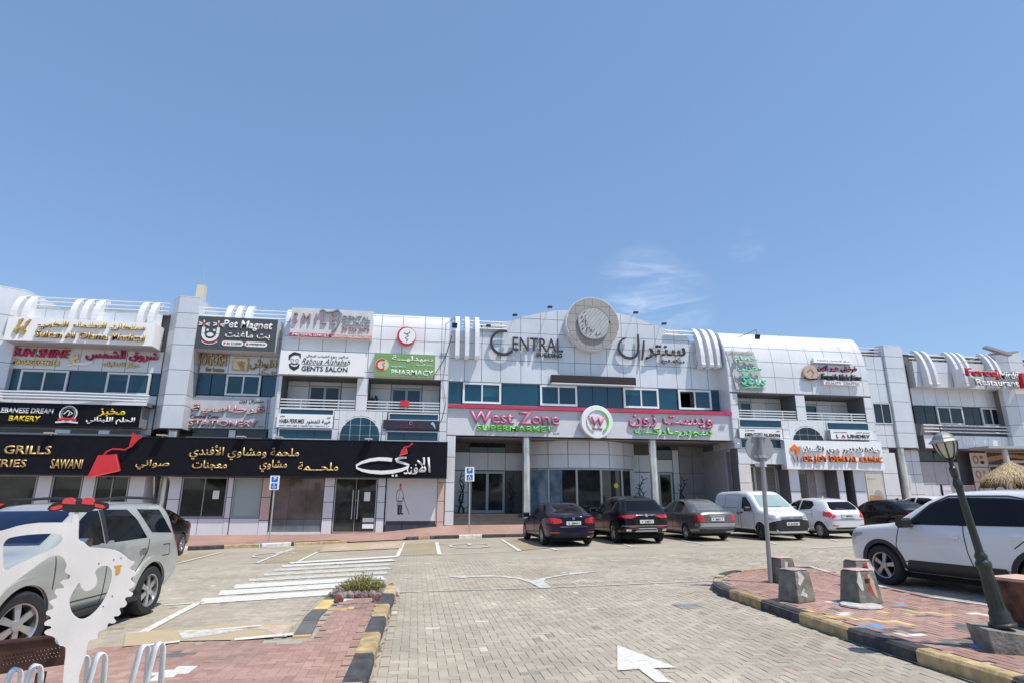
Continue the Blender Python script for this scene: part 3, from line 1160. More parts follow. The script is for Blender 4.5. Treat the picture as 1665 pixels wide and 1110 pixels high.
# ---- pet shop section
ps = thing('shop_building', 'silver clad shop section under the pet shop and henna signs, between tower and balconies', 'building', FP(-13.5, 0, 0))
core(ps, -17.0, -11.3, -9, -.05, 7.45, 10.2); core(ps, -17.0, -11.3, -9, -.5, 6.2, 7.6); core(ps, -17.0, -11.3, -9, -.05, 4.75, 6.42)
core(ps, -15.3, -11.3, -9, .5, 2.5, 4.4)
panels(ps, [-15.3, -14.0, -12.55, -11.75, -11.3], [7.5, 8.4, 9.3, 10.2], 0, ALU)
panels(ps, [-15.3, -13.6, -11.9, -11.3], [4.85, 5.62, 6.4], 0, ALU)
pane(ps, -15.3, -14.72, 6.46, 7.44, -.04, TEAL2); pane(ps, -14.68, -14.08, 6.46, 7.44, -.04, TEAL2)
window(ps, -14.02, -12.42, 6.44, 7.46, 0)
pane(ps, -12.36, -11.72, 6.44, 7.44, -.04, TEAL2)
panels(ps, [-11.72, -11.3], [6.4, 7.46], 0, ALUW)
for u in (-14.12, -13.66, -13.2):
    fin(ps, u, .27, .3, 9.6, 10.95, .45, .4, 1.2)
rails(ps, -15.4, -11.3, .2, (10.30, 10.5, 10.68), .04)
pane(ps, -15.2, -13.65, 4.35, 4.78, .0, DGL); pane(ps, -13.6, -13.3, 4.35, 4.78, .0, ALUW, 'panel'); pane(ps, -13.25, -11.9, 4.35, 4.78, .0, DGL)
core(ps, -15.3, -11.4, -9, -.1, 4.2, 4.85, DARK)
panels(ps, [-11.75, -11.32], [4.3, 4.85, 6.4], .3, ALUW)
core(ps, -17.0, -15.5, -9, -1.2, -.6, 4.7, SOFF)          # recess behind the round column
panels(ps, [-16.4, -15.95, -15.5], [.1, 1.4, 2.6], -1.1, ALU)
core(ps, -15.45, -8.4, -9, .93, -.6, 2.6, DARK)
panels(ps, [-15.47, -14.97], [.05, .75, 1.6, 2.58], 1.07, ALUW)
w = window(ps, -14.95, -13.05, .82, 2.56, 1.02, DGL, FRG, 2, fw=.05, mw=.03)
fb('notice', w, -13.62, -13.36, 1.03, 1.045, 1.62, 1.98, WHT)
panels(ps, [-14.95, -14.1, -13.02], [.08, .80], 1.06, ALUW)
panels(ps, [-13.03, -12.8], [.08, .80, 1.7, 2.56], 1.07, ALUW)
window(ps, -12.78, -11.58, .82, 2.56, 1.02, PALEGL, FRG, 1, fw=.05)
panels(ps, [-12.78, -11.55], [.08, .80], 1.06, ALUW)
panels(ps, [-11.56, -11.14], [.05, .70], 1.07, ALUW); panels(ps, [-11.56, -11.14], [.70, 1.7, 2.56], 1.07, PINKP)
for k in range(3):
    a = -11.12 + k * .755
    pane(ps, a, a + .745, .75, 2.56, 1.0, BRGL)
    pane(ps, a, a + .745, .22, .74, 1.02, M('grey base glass', (.16, .18, .19), .15, 0, .2), 'pane')
fb('sill', ps, -11.12, -8.86, .9, 1.08, .08, .21, ALUW)
panels(ps, [-8.85, -8.40], [.05, .78, 1.5, 2.2, 2.58], 1.09, ALUW)
# ---- round steel columns
def column(label, u, n, z0, z1, r=.2):
    t = thing('column', label, 'column', FP(u, n, z0))
    b = MB(); b.tube(FP(u, n, z0), FP(u, n, z1), r, n=28); b.build('shaft', CHROME, t, smooth=40)
    b = MB(); b.tube(FP(u, n, z0), FP(u, n, z0 + .06), r + .03, n=28); b.build('base', STEEL, t, smooth=40)
    b = MB(); b.tube(FP(u, n, z1 - .07), FP(u, n, z1), r + .03, n=28); b.build('collar', STEEL, t, smooth=40)


column('tall polished steel column under the silver tower, between the left shop windows', -15.95, .2, .08, 4.7, .24)
column('polished steel column left of the curved supermarket entrance', .67, .45, .55, 4.66, .2)
column('polished steel column right of the curved supermarket entrance', 7.35, .45, .55, 4.66, .2)
column('tall weathered steel column beside the family photo poster on the right', 24.25, -2.2, .55, 4.72, .24)

# ---- balcony blocks
def balcony_block(label, uL, uR, nF, back, zc, ops, zt, zb, arch, strips, sidezs, us_top, top_rows, floor_z=5.0, mat_top=ALUW, glass=TEAL):
    t = thing('shop_building', label, 'building', FP((uL + uR) / 2, nF, 0))
    H_ = zt - zc

    def nf(z):
        if z <= zc: return nF
        s = min(1, (z - zc) / H_)
        return nF - back * (1 - sqrt(max(0, 1 - s * s * .985)))
    # body behind the top
    o0, o1 = ops
    zo0, zo1 = o0[2], o0[3]
    prof = [(nf(z) - .05, z) for z in [zo1 + (zt - zo1) * i / 14 for i in range(15)]]
    b = MB()
    b.prism([FP(uL + .02, n, z) for n, z in prof + [(-3, zt), (-3, zo1)]], (uR - uL - .04, 0, 0))
    b.build('wall', JOINT, t)
    rows = top_rows
    panels(t, us_top, rows, nf, mat_top, seg=5)
    # jambs
    jm = [(uL, o0[0]), (o0[1], o1[0]), (o1[1], uR)]
    for a, c in jm:
        core(t, a + .02, c - .02, -3, nF - .05, zo0 - .02, zo1 + .02)
        panels(t, [a, c], [zo0, zo0 + .75, zo1], nF, mat_top)
    # balcony recess: back wall, sliding door, floor, soffit, rail
    for (a, c, z0, z1) in ops:
        core(t, a, c, -3, -.32, floor_z, z1 + .02, JOINT)
        dl, dr = (a + (c - a) * .30, a + (c - a) * .74) if a < 0 else (a + .12, a + (c - a) * .46)
        panels(t, [a, dl - .02], [floor_z, z1 - .25, z1], -.28, ALUW)
        mid = (dr + c) / 2
        panels(t, [dr + .02, mid, c] if a > 0 else [dr + .02, c], [floor_z, z1 - .25, z1], -.28, ALUW)
        window(t, dl, dr, floor_z, z1 - .22, -.26, NAVY if a < -8 else glass, FRG, 2, fw=.10, mw=.12)
        panels(t, [dl, dr], [z1 - .2, z1], -.28, ALU)
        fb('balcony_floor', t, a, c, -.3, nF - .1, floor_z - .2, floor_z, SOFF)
        r = MB()
        rz = [z0 + .06, z0 + .20, z0 + .34, z0 + .48]
        for z in rz:
            r.fbox(a + .01, c - .01, nF - .10, nF - .05, z - .028, z + .028)
        r2 = r.build('rail', FRW, t)
        for k in range(1, 3):
            uu = a + (c - a) * (.27 if k == 1 else .77)
            fb('post', r2, uu - .03, uu + .03, nF - .14, nF - .10, z0, z0 + .52, FRW)
    # below the balconies
    core(t, uL + .02, uR - .02, -3, nF - .06, zb, zo0 - .01)
    cu, r_ = arch
    a_ = cu
    cz = zb + .22
    for (a, c, z0, z1, k) in strips:
        b = MB()
        fw = .05
        b.fbox(a - fw, c + fw, nF - .06, nF + .03, z0 - fw, z0); b.fbox(a - fw, c + fw, nF - .06, nF + .03, z1, z1 + fw)
        b.fbox(a - fw, a, nF - .06, nF + .03, z0, z1); b.fbox(c, c + fw, nF - .06, nF + .03, z0, z1)
        wf = b.build('window', FRW, t)
        for i in range(k):
            pane(wf, a + (c - a) * i / k + .008, a + (c - a) * (i + 1) / k - .008, z0, z1, nF - .0, glass)
    # arched window
    b = MB()
    pts = [(cu + (r_ + .06) * cos(rad(x)), cz + (r_ + .06) * sin(rad(x))) for x in range(-14, 195, 8)]
    b.prism([FP(u, nF + .0, z) for u, z in pts], (0, -.03, 0))
    wf = b.build('window', FRW, t)
    cells = 4
    xs = [cu - r_ + 2 * r_ * i / cells for i in range(cells + 1)]
    zsx = [zb, cz + .08, cz + .55, cz + r_]
    for i in range(cells):
        for j in range(3):
            poly = []
            N = 6
            x0, x1 = xs[i] + .012, xs[i + 1] - .012
            z0, z1 = zsx[j] + .012, zsx[j + 1] - .012
            tops = []
            for q in range(N + 1):
                x = x0 + (x1 - x0) * q / N
                zz = cz + sqrt(max(0, r_ * r_ - (x - cu) ** 2))
                tops.append((x, min(z1, zz)))
            tops = [p for p in tops if p[1] > z0 + .01]
            if len(tops) < 2: continue
            poly = [(tops[0][0], z0), (tops[-1][0], z0)] + tops[::-1]
            shape(wf, poly, nF + .03, glass if a_ < 0 else NAVY, .012, 'pane')
    # cladding in between, clipped round the arch by leaving its box out
    free = [(uL, strips[0][0] - .06), (strips[0][1] + .06, cu - r_ - .08), (cu + r_ + .08, strips[-1][0] - .06), (strips[-1][1] + .06, uR)]
    for a, c in free:
        if c - a > .08:
            panels(t, [a, c], [zb, zb + .55, zb + 1.02, zo0 - .0], nF, mat_top)
    m0, m1 = cu - r_ - .08, cu + r_ + .08
    for i in range(6):
        a, c = m0 + (m1 - m0) * i / 6, m0 + (m1 - m0) * (i + 1) / 6
        lo = lambda u: cz + sqrt(max(0, (r_ + .09) ** 2 - (u - cu) ** 2))
        panels(t, [a, c], [zb, zo0], nF, mat_top, bot=lo, gap=.001 if 0 < i < 5 and i != 3 else .004)
    for side_u in (uL, uR):
        sg = -1 if side_u == uL else 1
        b = MB()
        pr = [(nf(z) - .005, z) for z in [zb + (zt - zb) * i / 24 for i in range(25)]]
        b.prism([FP(side_u, n, z) for n, z in pr + [(-1.2, zt), (-1.2, zb)]], (sg * .02, 0, 0))
        b.build('side_wall', ALU, t)
    fb('roof', t, uL, uR, -5, nf(zt) - .1, zt - .06, zt, PAR)
    return t


LBs = [(-11.12, -8.74, 5.48, 5.70, 1), (-11.08, -8.72, 4.34, 4.76, 3), (-6.11, -3.80, 5.34, 5.60, 1), (-6.17, -3.78, 4.34, 4.74, 3)]
lb = balcony_block('white clad balcony block with dental clinic and pharmacy signs, left of the supermarket', -11.36, -3.36, 1.05, .5, 8.9,
                   [(-11.2, -7.74, 5.70, 7.30), (-7.2, -3.72, 5.70, 7.30)], 10.68, 4.25, (-7.44, .92), LBs, None,
                   [-11.36, -10.6, -9.5, -8.4, -7.3, -6.75, -5.7, -4.6, -3.75, -3.36], [7.32, 7.6, 8.55, 9.25, 9.95, 10.55, 10.68])
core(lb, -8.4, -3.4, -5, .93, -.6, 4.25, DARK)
# its shop fronts: glass door, white poster wall
gd = window(lb, -8.38, -6.48, .16, 2.58, 1.03, DGL, FRG, 2, fw=.05, mw=.02)
for s in (-.12, .12):
    b = MB(); b.tube(FP(-7.43 + s, 1.1, .75), FP(-7.43 + s, 1.1, 2.05), .022, n=8); b.build('handle', STEEL, gd, smooth=40)
fb('notice', gd, -7.05, -6.78, 1.03, 1.05, 1.55, 1.95, WHT)
fb('notice', gd, -7.05, -6.55, 1.03, 1.05, .62, .80, WHT); fb('notice', gd, -7.05, -6.55, 1.03, 1.05, .34, .54, WHT)
panels(lb, [-6.46, -6.10], [.12, .78, 1.5, 2.2, 2.58], 1.09, ALUW)
pw = fb('poster_wall', lb, -6.05, -3.72, .9, 1.04, .66, 2.56, WSCR)
for k in range(3):
    fb('base_panel', lb, -6.05 + k * .78, -5.29 + k * .78, .9, 1.03, .15, .64, M('dark blue base', (.05, .055, .08), .3))
b = MB()
for a in (-6.05, -3.74):
    b.fbox(a, a + .03, 1.0, 1.07, .5, 2.58)
b.fbox(-6.02, -3.74, 1.0, 1.07, 2.55, 2.58)
b.build('trim', STEEL, lb)
panels(lb, [-3.70, -3.36], [.35, .62, 1.55, 2.4], 1.07, PINKP)
panels(lb, [-3.70, -3.36], [2.4, 2.6], 1.07, CREAM)
# printed figure of a man in a red fez with a cane
INK = M('print grey', (.10, .10, .10), .6); INKL = M('print pale grey', (.42, .41, .41), .6); INKB = M('print black', (.02, .02, .02), .6)
U, Z = -5.5, .92


def pr(pts, mat, n=1.041): return shape(pw, [(U + x, Z + z) for x, z in pts], n, mat, .003, 'print')


pr([(.02, 1.30), (.13, 1.28), (.12, 1.42), (.05, 1.43)], REDM)
pr([(.02, 1.16), (.12, 1.15), (.14, 1.24), (.12, 1.29), (.03, 1.29)], INKL)
pr([(.05, 1.20), (.13, 1.19), (.13, 1.21), (.05, 1.22)], INKB, 1.043)
pr([(-.06, .62), (.18, .60), (.26, .80), (.20, 1.08), (.10, 1.15), (0, 1.15), (-.08, 1.05), (-.11, .85)], INK)
pr([(-.045, .66), (.17, .645), (.235, .80), (.18, 1.06), (.09, 1.125), (.01, 1.125), (-.06, 1.03), (-.085, .85)], WSCR, 1.044)
pr([(-.01, .64), (.02, .64), (.06, 1.08), (.04, 1.1)], INKL, 1.046)
pr([(-.04, .45), (.20, .44), (.19, .62), (-.05, .63)], INKL)
pr([(0, .08), (.09, .08), (.10, .45), (-.02, .46)], INKB); pr([(.11, .10), (.19, .10), (.20, .44), (.11, .45)], INKB)
pr([(-.02, .03), (.12, .02), (.12, .09), (0, .10)], INKB); pr([(.12, .05), (.28, .02), (.27, .08), (.12, .12)], INKB)
pr([(.18, .75), (.28, .71), (.28, .76), (.19, .80)], INK, 1.046)
pr([(.23, .74), (.25, .74), (.56, .02), (.545, .015)], INKB, 1.048)

RBs = [(12.02, 14.40, 5.38, 5.74, 1), (12.0, 14.38, 4.30, 4.74, 3), (17.12, 19.58, 5.36, 5.70, 1), (17.12, 19.58, 4.34, 4.74, 1)]
rb = balcony_block('white balcony block with curved top and mint and black salon signs, right of the supermarket', 11.62, 20.05, 1.05, 1.0, 8.1,
                   [(12.05, 15.42, 5.78, 7.16), (15.98, 19.58, 5.74, 7.12)], 10.72, 4.25, (15.88, .95), RBs, None,
                   [11.62, 12.2, 13.25, 14.35, 15.45, 16.5, 17.6, 18.75, 19.65, 20.05], [7.22, 8.1, 8.95, 9.75, 10.45, 10.72], glass=TEAL)
# lower storey of that block
panels(rb, [11.75, 12.5, 13.6, 14.45], [3.45, 4.25], 1.05, ALUW)
core(rb, 11.7, 14.4, -3, .95, 3.5, 4.28)
core(rb, 11.62, 21.3, -3, -.05, -.2, 4.3, SOFF)
core(rb, 14.4, 20.0, -3, .9, 4.2, 4.35)
panels(rb, [11.72, 12.4], [.55, 1.7, 2.5, 3.45], 1.05, M('pale pink cladding', (.70, .64, .62), .4))
core(rb, 11.74, 12.38, -1, .98, .4, 3.5)
LOUV = M('cream louvre', (.42, .38, .33), .6)
for k in range(3):
    a = 12.55 + k * .62
    b = MB()
    b.fbox(a, a + .04, .0, .10, .6, 3.4); b.fbox(a + .56, a + .60, .0, .10, .6, 3.4); b.fbox(a, a + .6, .0, .1, 3.36, 3.42); b.fbox(a, a + .6, .0, .1, .55, .62)
    dr = b.build('louvred_door', FRW, rb)
    for j in range(30):
        z = .66 + j * .09
        bb = MB()
        bb.prism([FP(a + .04, .02, z + .06), FP(a + .04, .03, z + .065), FP(a + .04, .09, z + .01), FP(a + .04, .08, z)], (.52, 0, 0))
        bb.build('slat', LOUV, dr)
fb('warning_plate', rb, 12.62, 13.0, .10, .115, 2.15, 2.6, YELP)
fb('warning_plate', rb, 12.72, 12.92, .115, .12, 2.2, 2.45, ORG)
panels(rb, [14.5, 14.95, 15.4], [.5, 1.9, 3.25], .0, ALU)
for a, c, nn in ((14.55, 15.12, 1.0), (17.35, 17.75, 1.0), (18.3, 18.95, 1.0), (20.95, 21.9, .02)):
    core(rb, a + .03, c - .03, -1, nn - .05, .4, 3.3 if a < 20 else 4.25)
    panels(rb, [a, c], [.5, 1.0, 2.1, 3.25] if a < 20 else [.5, 1.9, 3.1, 4.25], nn, ALUW)
pane(rb, 15.4, 16.2, .5, 3.0, -.02, DGL); panels(rb, [16.25, 16.7], [.5, 3.2], 0, M('taupe panel', (.36, .32, .30), .5)); panels(rb, [16.75, 17.3], [.5, 2.0, 3.2], 0, ALU)
pane(rb, 17.8, 18.25, .5, 3.2, -.02, DARK)
gw = fb('panel', rb, 19.0, 19.78, -.1, .04, .5, 3.25, M('pale green glass wall', (.40, .44, .37), .3))
panels(rb, [18.9, 19.9, 20.95], [3.2, 4.25], .02, ALUW)
pane(rb, 19.3, 20.0, 4.3, 4.55, 1.0, DGL)

# ---- centre with the arched parapet
ct = thing('shop_building', 'central silver facade with arched parapet and the big round disc', 'building', FP(4.2, 0, 0))
PROF = [(-3.4, 10.2), (-1.62, 10.22), (-1.6, 10.62), (-.6, 10.75), (.5, 11.12), (1.5, 11.4), (2.5, 11.62), (4.3, 11.72), (6.1, 11.62), (7.04, 11.40), (8.0, 11.08), (8.88, 10.78), (10.0, 10.60), (10.02, 10.2), (12, 10.2)]
ctop = lambda u: lerp(PROF, u)
uC = [-3.34, -2.48, -1.6, -.59, .48, 1.57, 2.5, 3.41, 4.3, 5.21, 6.11, 7.05, 8.04, 9.17, 10.02, 11.0, 11.62]
b = MB()
b.prism([FP(u, -.05, ctop(u) - .03) for u in [-3.34 + i * (14.96 / 60) for i in range(61)]] + [FP(11.62, -.05, 7.46), FP(-3.34, -.05, 7.46)], (0, .5, 0))
b.build('wall', JOINT, ct)
core(ct, -3.34, 11.62, -9, -.5, 4.6, 10.1)
fb('roof', ct, -3.34, 11.62, -9, -.45, 10.1, 10.16, PAR)
panels(ct, uC, [7.5, 8.7, 9.57, 10.22, 11.05, 11.8], 0, ALU, top=ctop)
core(ct, -3.34, 11.62, -.5, -.05, 6.1, 6.36)
for a, c, k in ((-3.3, -2.6, 's'), (-2.55, -.56, 'w'), (-.5, 1.44, 's'), (1.5, 3.5, 'w'), (3.56, 4.36, 's'), (4.39, 5.18, 's'), (5.21, 6.0, 's'), (6.06, 8.04, 'w'), (8.1, 9.12, 's'), (9.18, 11.08, 'o'), (11.14, 11.62, 's')):
    if k == 's': pane(ct, a, c, 6.38, 7.46, -.06, TEAL2)
    else: window(ct, a, c, 6.38, 7.46, 0, open_first=(k == 'o'), fw=.10)
for u in (-2.92, -2.42, -1.9):
    fin(ct, u, .22, .1, 8.62, 11.0, .45, .25, 1.6)
for u in (10.45, 10.93, 11.38):
    fin(ct, u, .23, .1, 8.62, 11.05, .62, .55, 2.2)
rails(ct, -2.7, -.35, .12, (10.72, 10.52, 10.34), .035)
rails(ct, 8.6, 10.3, .12, (10.72, 10.5), .035)
# recessed ground floor
panels(ct, [-2.85, -1.9, -.9, .05, 1.05], [3.15, 4.1], -2.5, ALUW)
core(ct, -3.3, 13.4, -9, -2.56, -.5, 5.2)
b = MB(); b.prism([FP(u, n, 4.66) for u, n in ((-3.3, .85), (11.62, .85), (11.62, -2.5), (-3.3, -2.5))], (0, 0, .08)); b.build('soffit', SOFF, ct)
panels(ct, [-2.85, -1.95], [.95, 2.0, 3.12], -2.5, ALUW); panels(ct, [.08, .5, 1.05], [.95, 2.0, 3.12], -2.5, M('dark panel', (.10, .095, .095), .4))
pane(ct, -1.9, -.93, 4.12, 4.6, -2.48, DGL); pane(ct, -.9, .05, 4.12, 4.6, -2.48, DGL)
window(ct, -1.88, .02, .95, 3.1, -2.46, DGL, FRG, 2, fw=.12, mw=.14)
core(ct, -3.32, -2.93, -2.6, .98, -.2, 4.66, DARK)
panels(ct, [-3.34, -2.9], [.45, 1.1, 2.4, 3.6, 4.62], 1.05, ALUW)
# podium and steps
for k, (n1, z1) in enumerate(((.95, .62), (.65, .78), (.35, .95))):
    fb('step', ct, -2.9, 11.6, -2.5, n1, -.2, z1, STONE)
# curved shop front
cu_, cn_, R_ = 4.05, -4.2, 4.05
a0 = math.asin(3.0 / R_)
arc = lambda t, r=R_: (cu_ + r * sin(t), cn_ + r * cos(t))
b = MB()
pl = [arc(-a0 + 2 * a0 * i / 24, R_ - .08) for i in range(25)]
b.prism([FP(u, n, 3.2) for u, n in pl], (0, 0, 1.46)); b.build('wall', JOINT, ct)
sp = [-a0, -.52, -.26, .02, .30, .56, a0]
for k in range(6):
    for z0, z1 in ((3.22, 3.92), (3.92, 4.64)):
        b = MB(); vs = []; N = 6
        for i in range(N + 1):
            t = sp[k] + .004 + (sp[k + 1] - sp[k] - .008) * i / N
            u, n = arc(t); vs += [FP(u, n, z0 + .012), FP(u, n, z1 - .012)]
        for i in range(N + 1):
            t = sp[k] + .004 + (sp[k + 1] - sp[k] - .008) * i / N
            u, n = arc(t, R_ - .05); vs += [FP(u, n, z0 + .012), FP(u, n, z1 - .012)]
        m = 2 * (N + 1); fs = []
        for i in range(N):
            q = 2 * i
            fs += [(q, q + 2, q + 3, q + 1), (m + q, m + q + 1, m + q + 3, m + q + 2), (q, m + q, m + q + 2, q + 2), (q + 1, q + 3, m + q + 3, m + q + 1)]
        b.add(vs, fs); b.build('panel', ALUW, ct, smooth=30)
mul_u = [1.1, 2.0, 3.35, 3.62, 4.78, 4.95, 5.95, 6.62]
tt = lambda u: math.asin((u - cu_) / R_)
PG = [BLGL, BLGL, DGL, DGL, DGL, DGL, DGL]
sf = MB()
for u in (1.08, 2.05, 3.42, 4.72, 6.0, 6.66):
    uu, n = arc(tt(u)); sf.fbox(u - .05, u + .05, n - .10, n + .03, .95, 3.2)
shopf = sf.build('door_frame', FRG, ct)
for a, c, mm in ((1.13, 2.0, BLGL), (2.1, 2.7, BLGL), (2.72, 3.37, DGL), (3.47, 4.67, DGL), (4.77, 5.34, DGL), (5.38, 5.95, DGL), (6.05, 6.61, DGL)):
    p, q = arc(tt(a), R_ - .06), arc(tt(c), R_ - .06)
    quad_panel(shopf, p, q, .97, 3.16, mm, .004, .02, 'pane')
for k in range(12):
    a, c = 1.1 + (6.6 - 1.1) * k / 12, 1.1 + (6.6 - 1.1) * (k + 1) / 12
    quad_panel(shopf, arc(tt(a), R_ + .01), arc(tt(c), R_ + .01), 3.12, 3.21, FRG, 0.0, .1, 'head')
shape(shopf, disc_pts(5.6, 2.35, .12), arc(tt(5.6))[1] + .0, YEL, .01, 'sticker')
quad_panel(ct, arc(tt(6.68), R_), arc(tt(7.0), R_), .97, 3.18, ALUW)
# panels to the right of the drum
panels(ct, [7.15, 7.7, 8.6], [3.15, 4.1], -2.5, ALUW); panels(ct, [7.15, 7.7, 8.6], [.95, 3.12], -2.5, ALU)
pane(ct, 8.65, 9.65, 3.9, 4.55, -2.48, DGL); panels(ct, [8.62, 9.7], [3.15, 3.85], -2.5, ALUW)
window(ct, 8.78, 9.6, .95, 3.12, -2.46, DGL, FRG, 1, fw=.1)
panels(ct, [9.72, 10.1], [.95, 2.0, 3.1, 4.4], -2.5, ALUW)
GRYP = M('grey panel', (.27, .26, .27), .4, .1)
panels(ct, [10.12, 10.9, 11.7], [.95, 2.0, 3.1, 4.1, 4.62], -2.5, GRYP)
panels(ct, [11.7, 12.05], [.95, 2.0, 3.1, 4.1, 4.62], -2.45, ALU)
for k in range(3):
    quad_panel(ct, (12.05 - .12 * k, -2.45 + .95 * k), (11.93 - .12 * k, -1.5 + .95 * k), .6, 1.9, GRYP)
    quad_panel(ct, (12.05 - .12 * k, -2.45 + .95 * k), (11.93 - .12 * k, -1.5 + .95 * k), 1.9, 3.1, GRYP)
    quad_panel(ct, (12.05 - .12 * k, -2.45 + .95 * k), (11.93 - .12 * k, -1.5 + .95 * k), 3.1, 4.1, GRYP)
    quad_panel(ct, (12.05 - .12 * k, -2.45 + .95 * k), (11.93 - .12 * k, -1.5 + .95 * k), 4.1, 4.62, ALU)

# ---- right wing, set back
rw = thing('shop_building', 'set-back silver wing on the right with curved fins above dark windows', 'building', FP(29, -2.9, 0))
N_ = -2.9
core(rw, 20.05, 46, -14, N_ - .05, 7.46, 10.85); core(rw, 20.05, 46, -14, N_ - .6, 6.2, 7.6); core(rw, 20.05, 46, -14, N_ - .05, 4.7, 6.36)
core(rw, 20.05, 46, -14, N_ - .8, -.5, 4.75)
fb('roof', rw, 20.05, 46, -14, N_, 10.85, 10.95, PAR)
fb('parapet', rw, 20.6, 31, -9, -8.8, 10.9, 12.6, PAR)
core(rw, 20.05, 23.9, N_, -2.0, 4.7, 10.35)
panels(rw, [20.3, 21.5, 22.62], [4.72, 5.5, 6.15, 7.4, 8.6, 9.5, 10.35], -1.95, ALU)
panels(rw, [22.62, 23.25, 23.88], [4.72, 5.45, 6.12], -1.95, ALU)
panels(rw, [22.62, 23.25, 23.88], [7.42, 8.6, 9.5, 10.35], -1.95, ALU)
window(rw, 22.64, 23.86, 6.14, 7.40, -1.95, NAVY, FRW, 2, fw=.05, mw=.025)
core(rw, 21.5, 22.9, -6, -2.1, -.5, 4.72)
panels(rw, [21.9, 22.8, 23.35], [.6, 1.9, 3.3, 4.7], -2.0, ALUW)
UW = [26.5, 27.3, 28.2, 29.1, 30.0, 31.0, 32.0, 32.9]
panels(rw, [26.4] + UW[1:], [7.52, 8.62], N_, ALU)
core(rw, 26.4, 32.9, N_, N_ + .45, 8.6, 10.3, ALU)
panels(rw, [26.4, 27.6, 29.0, 30.3, 31.6, 32.9], [8.62, 9.55, 10.3], N_ + .5, ALU)
for a, c, k in ((26.45, 28.0, 2), (31.0 - 2.0, 31.0 - 2.0, 0)):
    if k:
        pane(rw, a, (a + c) / 2 - .02, 6.36, 7.48, N_ - .05, NAVY); pane(rw, (a + c) / 2 + .02, c, 6.36, 7.48, N_ - .05, NAVY)
window(rw, 28.05, 29.95, 6.34, 7.48, N_, NAVY, FRW, 2, fw=.09)
pane(rw, 30.0, 30.75, 6.36, 7.48, N_ - .05, NAVY); pane(rw, 30.78, 31.3, 6.36, 7.48, N_ - .05, NAVY)
window(rw, 31.35, 32.85, 6.34, 7.48, N_, NAVY, FRW, 2, fw=.09)
rails(rw, 26.4, 32.9, N_ + .5, (6.2, 6.0, 5.8), .045)
panels(rw, [26.4] + UW[1:], [4.78, 5.6], N_ + .4, ALUW); core(rw, 26.4, 32.9, N_, N_ + .35, 4.75, 5.6)
for u in (22.55, 27.0, 27.55, 29.25, 29.7, 30.15, 31.95, 32.4):
    fin(rw, u, .20, N_ + .5, 8.62, 11.1, .5, .5, 2.3)
rails(rw, 20.2, 23.9, -2.1, (10.9, 10.7, 10.5), .04)
rails(rw, 26.4, 33.0, N_ + .3, (10.75, 10.52, 10.3), .045)
rails(rw, 34.8, 40, N_ + .3, (10.5, 10.25, 10.0), .045)
panels(rw, [34.6, 36, 37.5, 39], [4.8, 5.8, 6.9, 8, 9.1, 10.0], N_ + .4, ALU); core(rw, 34.6, 40, N_ - .2, N_ + .35, 4.7, 10)
tower('tower', 'silver clad six-sided tower right of the curved balcony block', [(23.86, -2.3), (23.94, -1.8), (25.15, -1.8), (25.8, -2.4)], [4.72, 5.6, 6.3, 7.5, 8.7, 9.6, 10.35, 11.05], ALU)
tower('tower', 'silver clad tower at the right edge behind the red restaurant letters', [(32.5, -2.2), (33.1, -1.9), (34.2, -1.9), (34.9, -2.6)], [4.72, 5.6, 6.3, 7.5, 8.7, 9.6, 10.35, 11.05], ALU)
# ground floor of the right wing
panels(rw, [25.2, 25.9, 26.5], [.6, 2.0, 3.2, 4.0, 4.72], N_ - .3, ALU)
panels(rw, [26.45, 27.05, 27.62], [.6, 1.6, 2.6], N_ - .3, ALU)
SHADW = M('shade-toned cladding', (.46, .44, .45), .5)  # cladding in shadow: the shade is mixed into this wall colour
panels(rw, [26.5, 27.4, 28.3, 29.2], [2.6, 4.0], N_ - .3, SHADW); pane(rw, 26.5, 27.5, 4.05, 4.68, N_ - .3, DGL); pane(rw, 27.55, 29.2, 4.05, 4.68, N_ - .3, DGL)


def poster(label, u0, u1, z0, z1, n, blobs, base=None, frame=FRW):
    t = thing('poster', label, 'poster', FP((u0 + u1) / 2, n, z0))
    b = MB()
    b.fbox(u0 - .03, u1 + .03, n - .03, n + .02, z0 - .03, z0); b.fbox(u0 - .03, u1 + .03, n - .03, n + .02, z1, z1 + .03)
    b.fbox(u0 - .03, u0, n - .03, n + .02, z0, z1); b.fbox(u1, u1 + .03, n - .03, n + .02, z0, z1)
    b.build('frame', frame, t)
    bo = fb('sheet', t, u0, u1, n - .02, n + .005, z0, z1, base or WSCR)
    for i, (pts, m) in enumerate(blobs):
        shape(bo, [(u0 + x * (u1 - u0), z0 + y * (z1 - z0)) for x, y in pts], n + .005 + .001 * i, m, .002, 'print')
    return t


SK = M('print skin', (.50, .27, .20), .6); SK2 = M('print skin shade', (.42, .20, .14), .6); HG = M('print grey hair', (.38, .37, .37), .6); BRN = M('print bread', (.40, .22, .09), .6, 0, .5, 8)
BRD = M('print dark food', (.05, .035, .03), .6, 0, .6, 10); PLT = M('print plate', (.60, .55, .47), .6)
el = lambda cx, cy, rx, ry, k=14: [(cx + rx * cos(2 * pi * i / k), cy + ry * sin(2 * pi * i / k)) for i in range(k)]
poster('framed poster of two smiling grey-haired people', 19.86, 20.86, .75, 3.12, .02,
       [(el(.25, .32, .24, .17), SK), (el(.62, .42, .32, .2), HG), (el(.60, .34, .24, .17), SK2), (el(.22, .42, .22, .08), BRN), (el(.3, .24, .12, .04), WHT), (el(.62, .27, .1, .03), WHT),
        ([(0, 0), (1, 0), (1, .16), (.6, .2), (.3, .14), (0, .18)], ORG), ([(.05, .86), (.6, .86), (.6, .88), (.05, .88)], INKL)], M('print pale', (.58, .57, .50), .6))
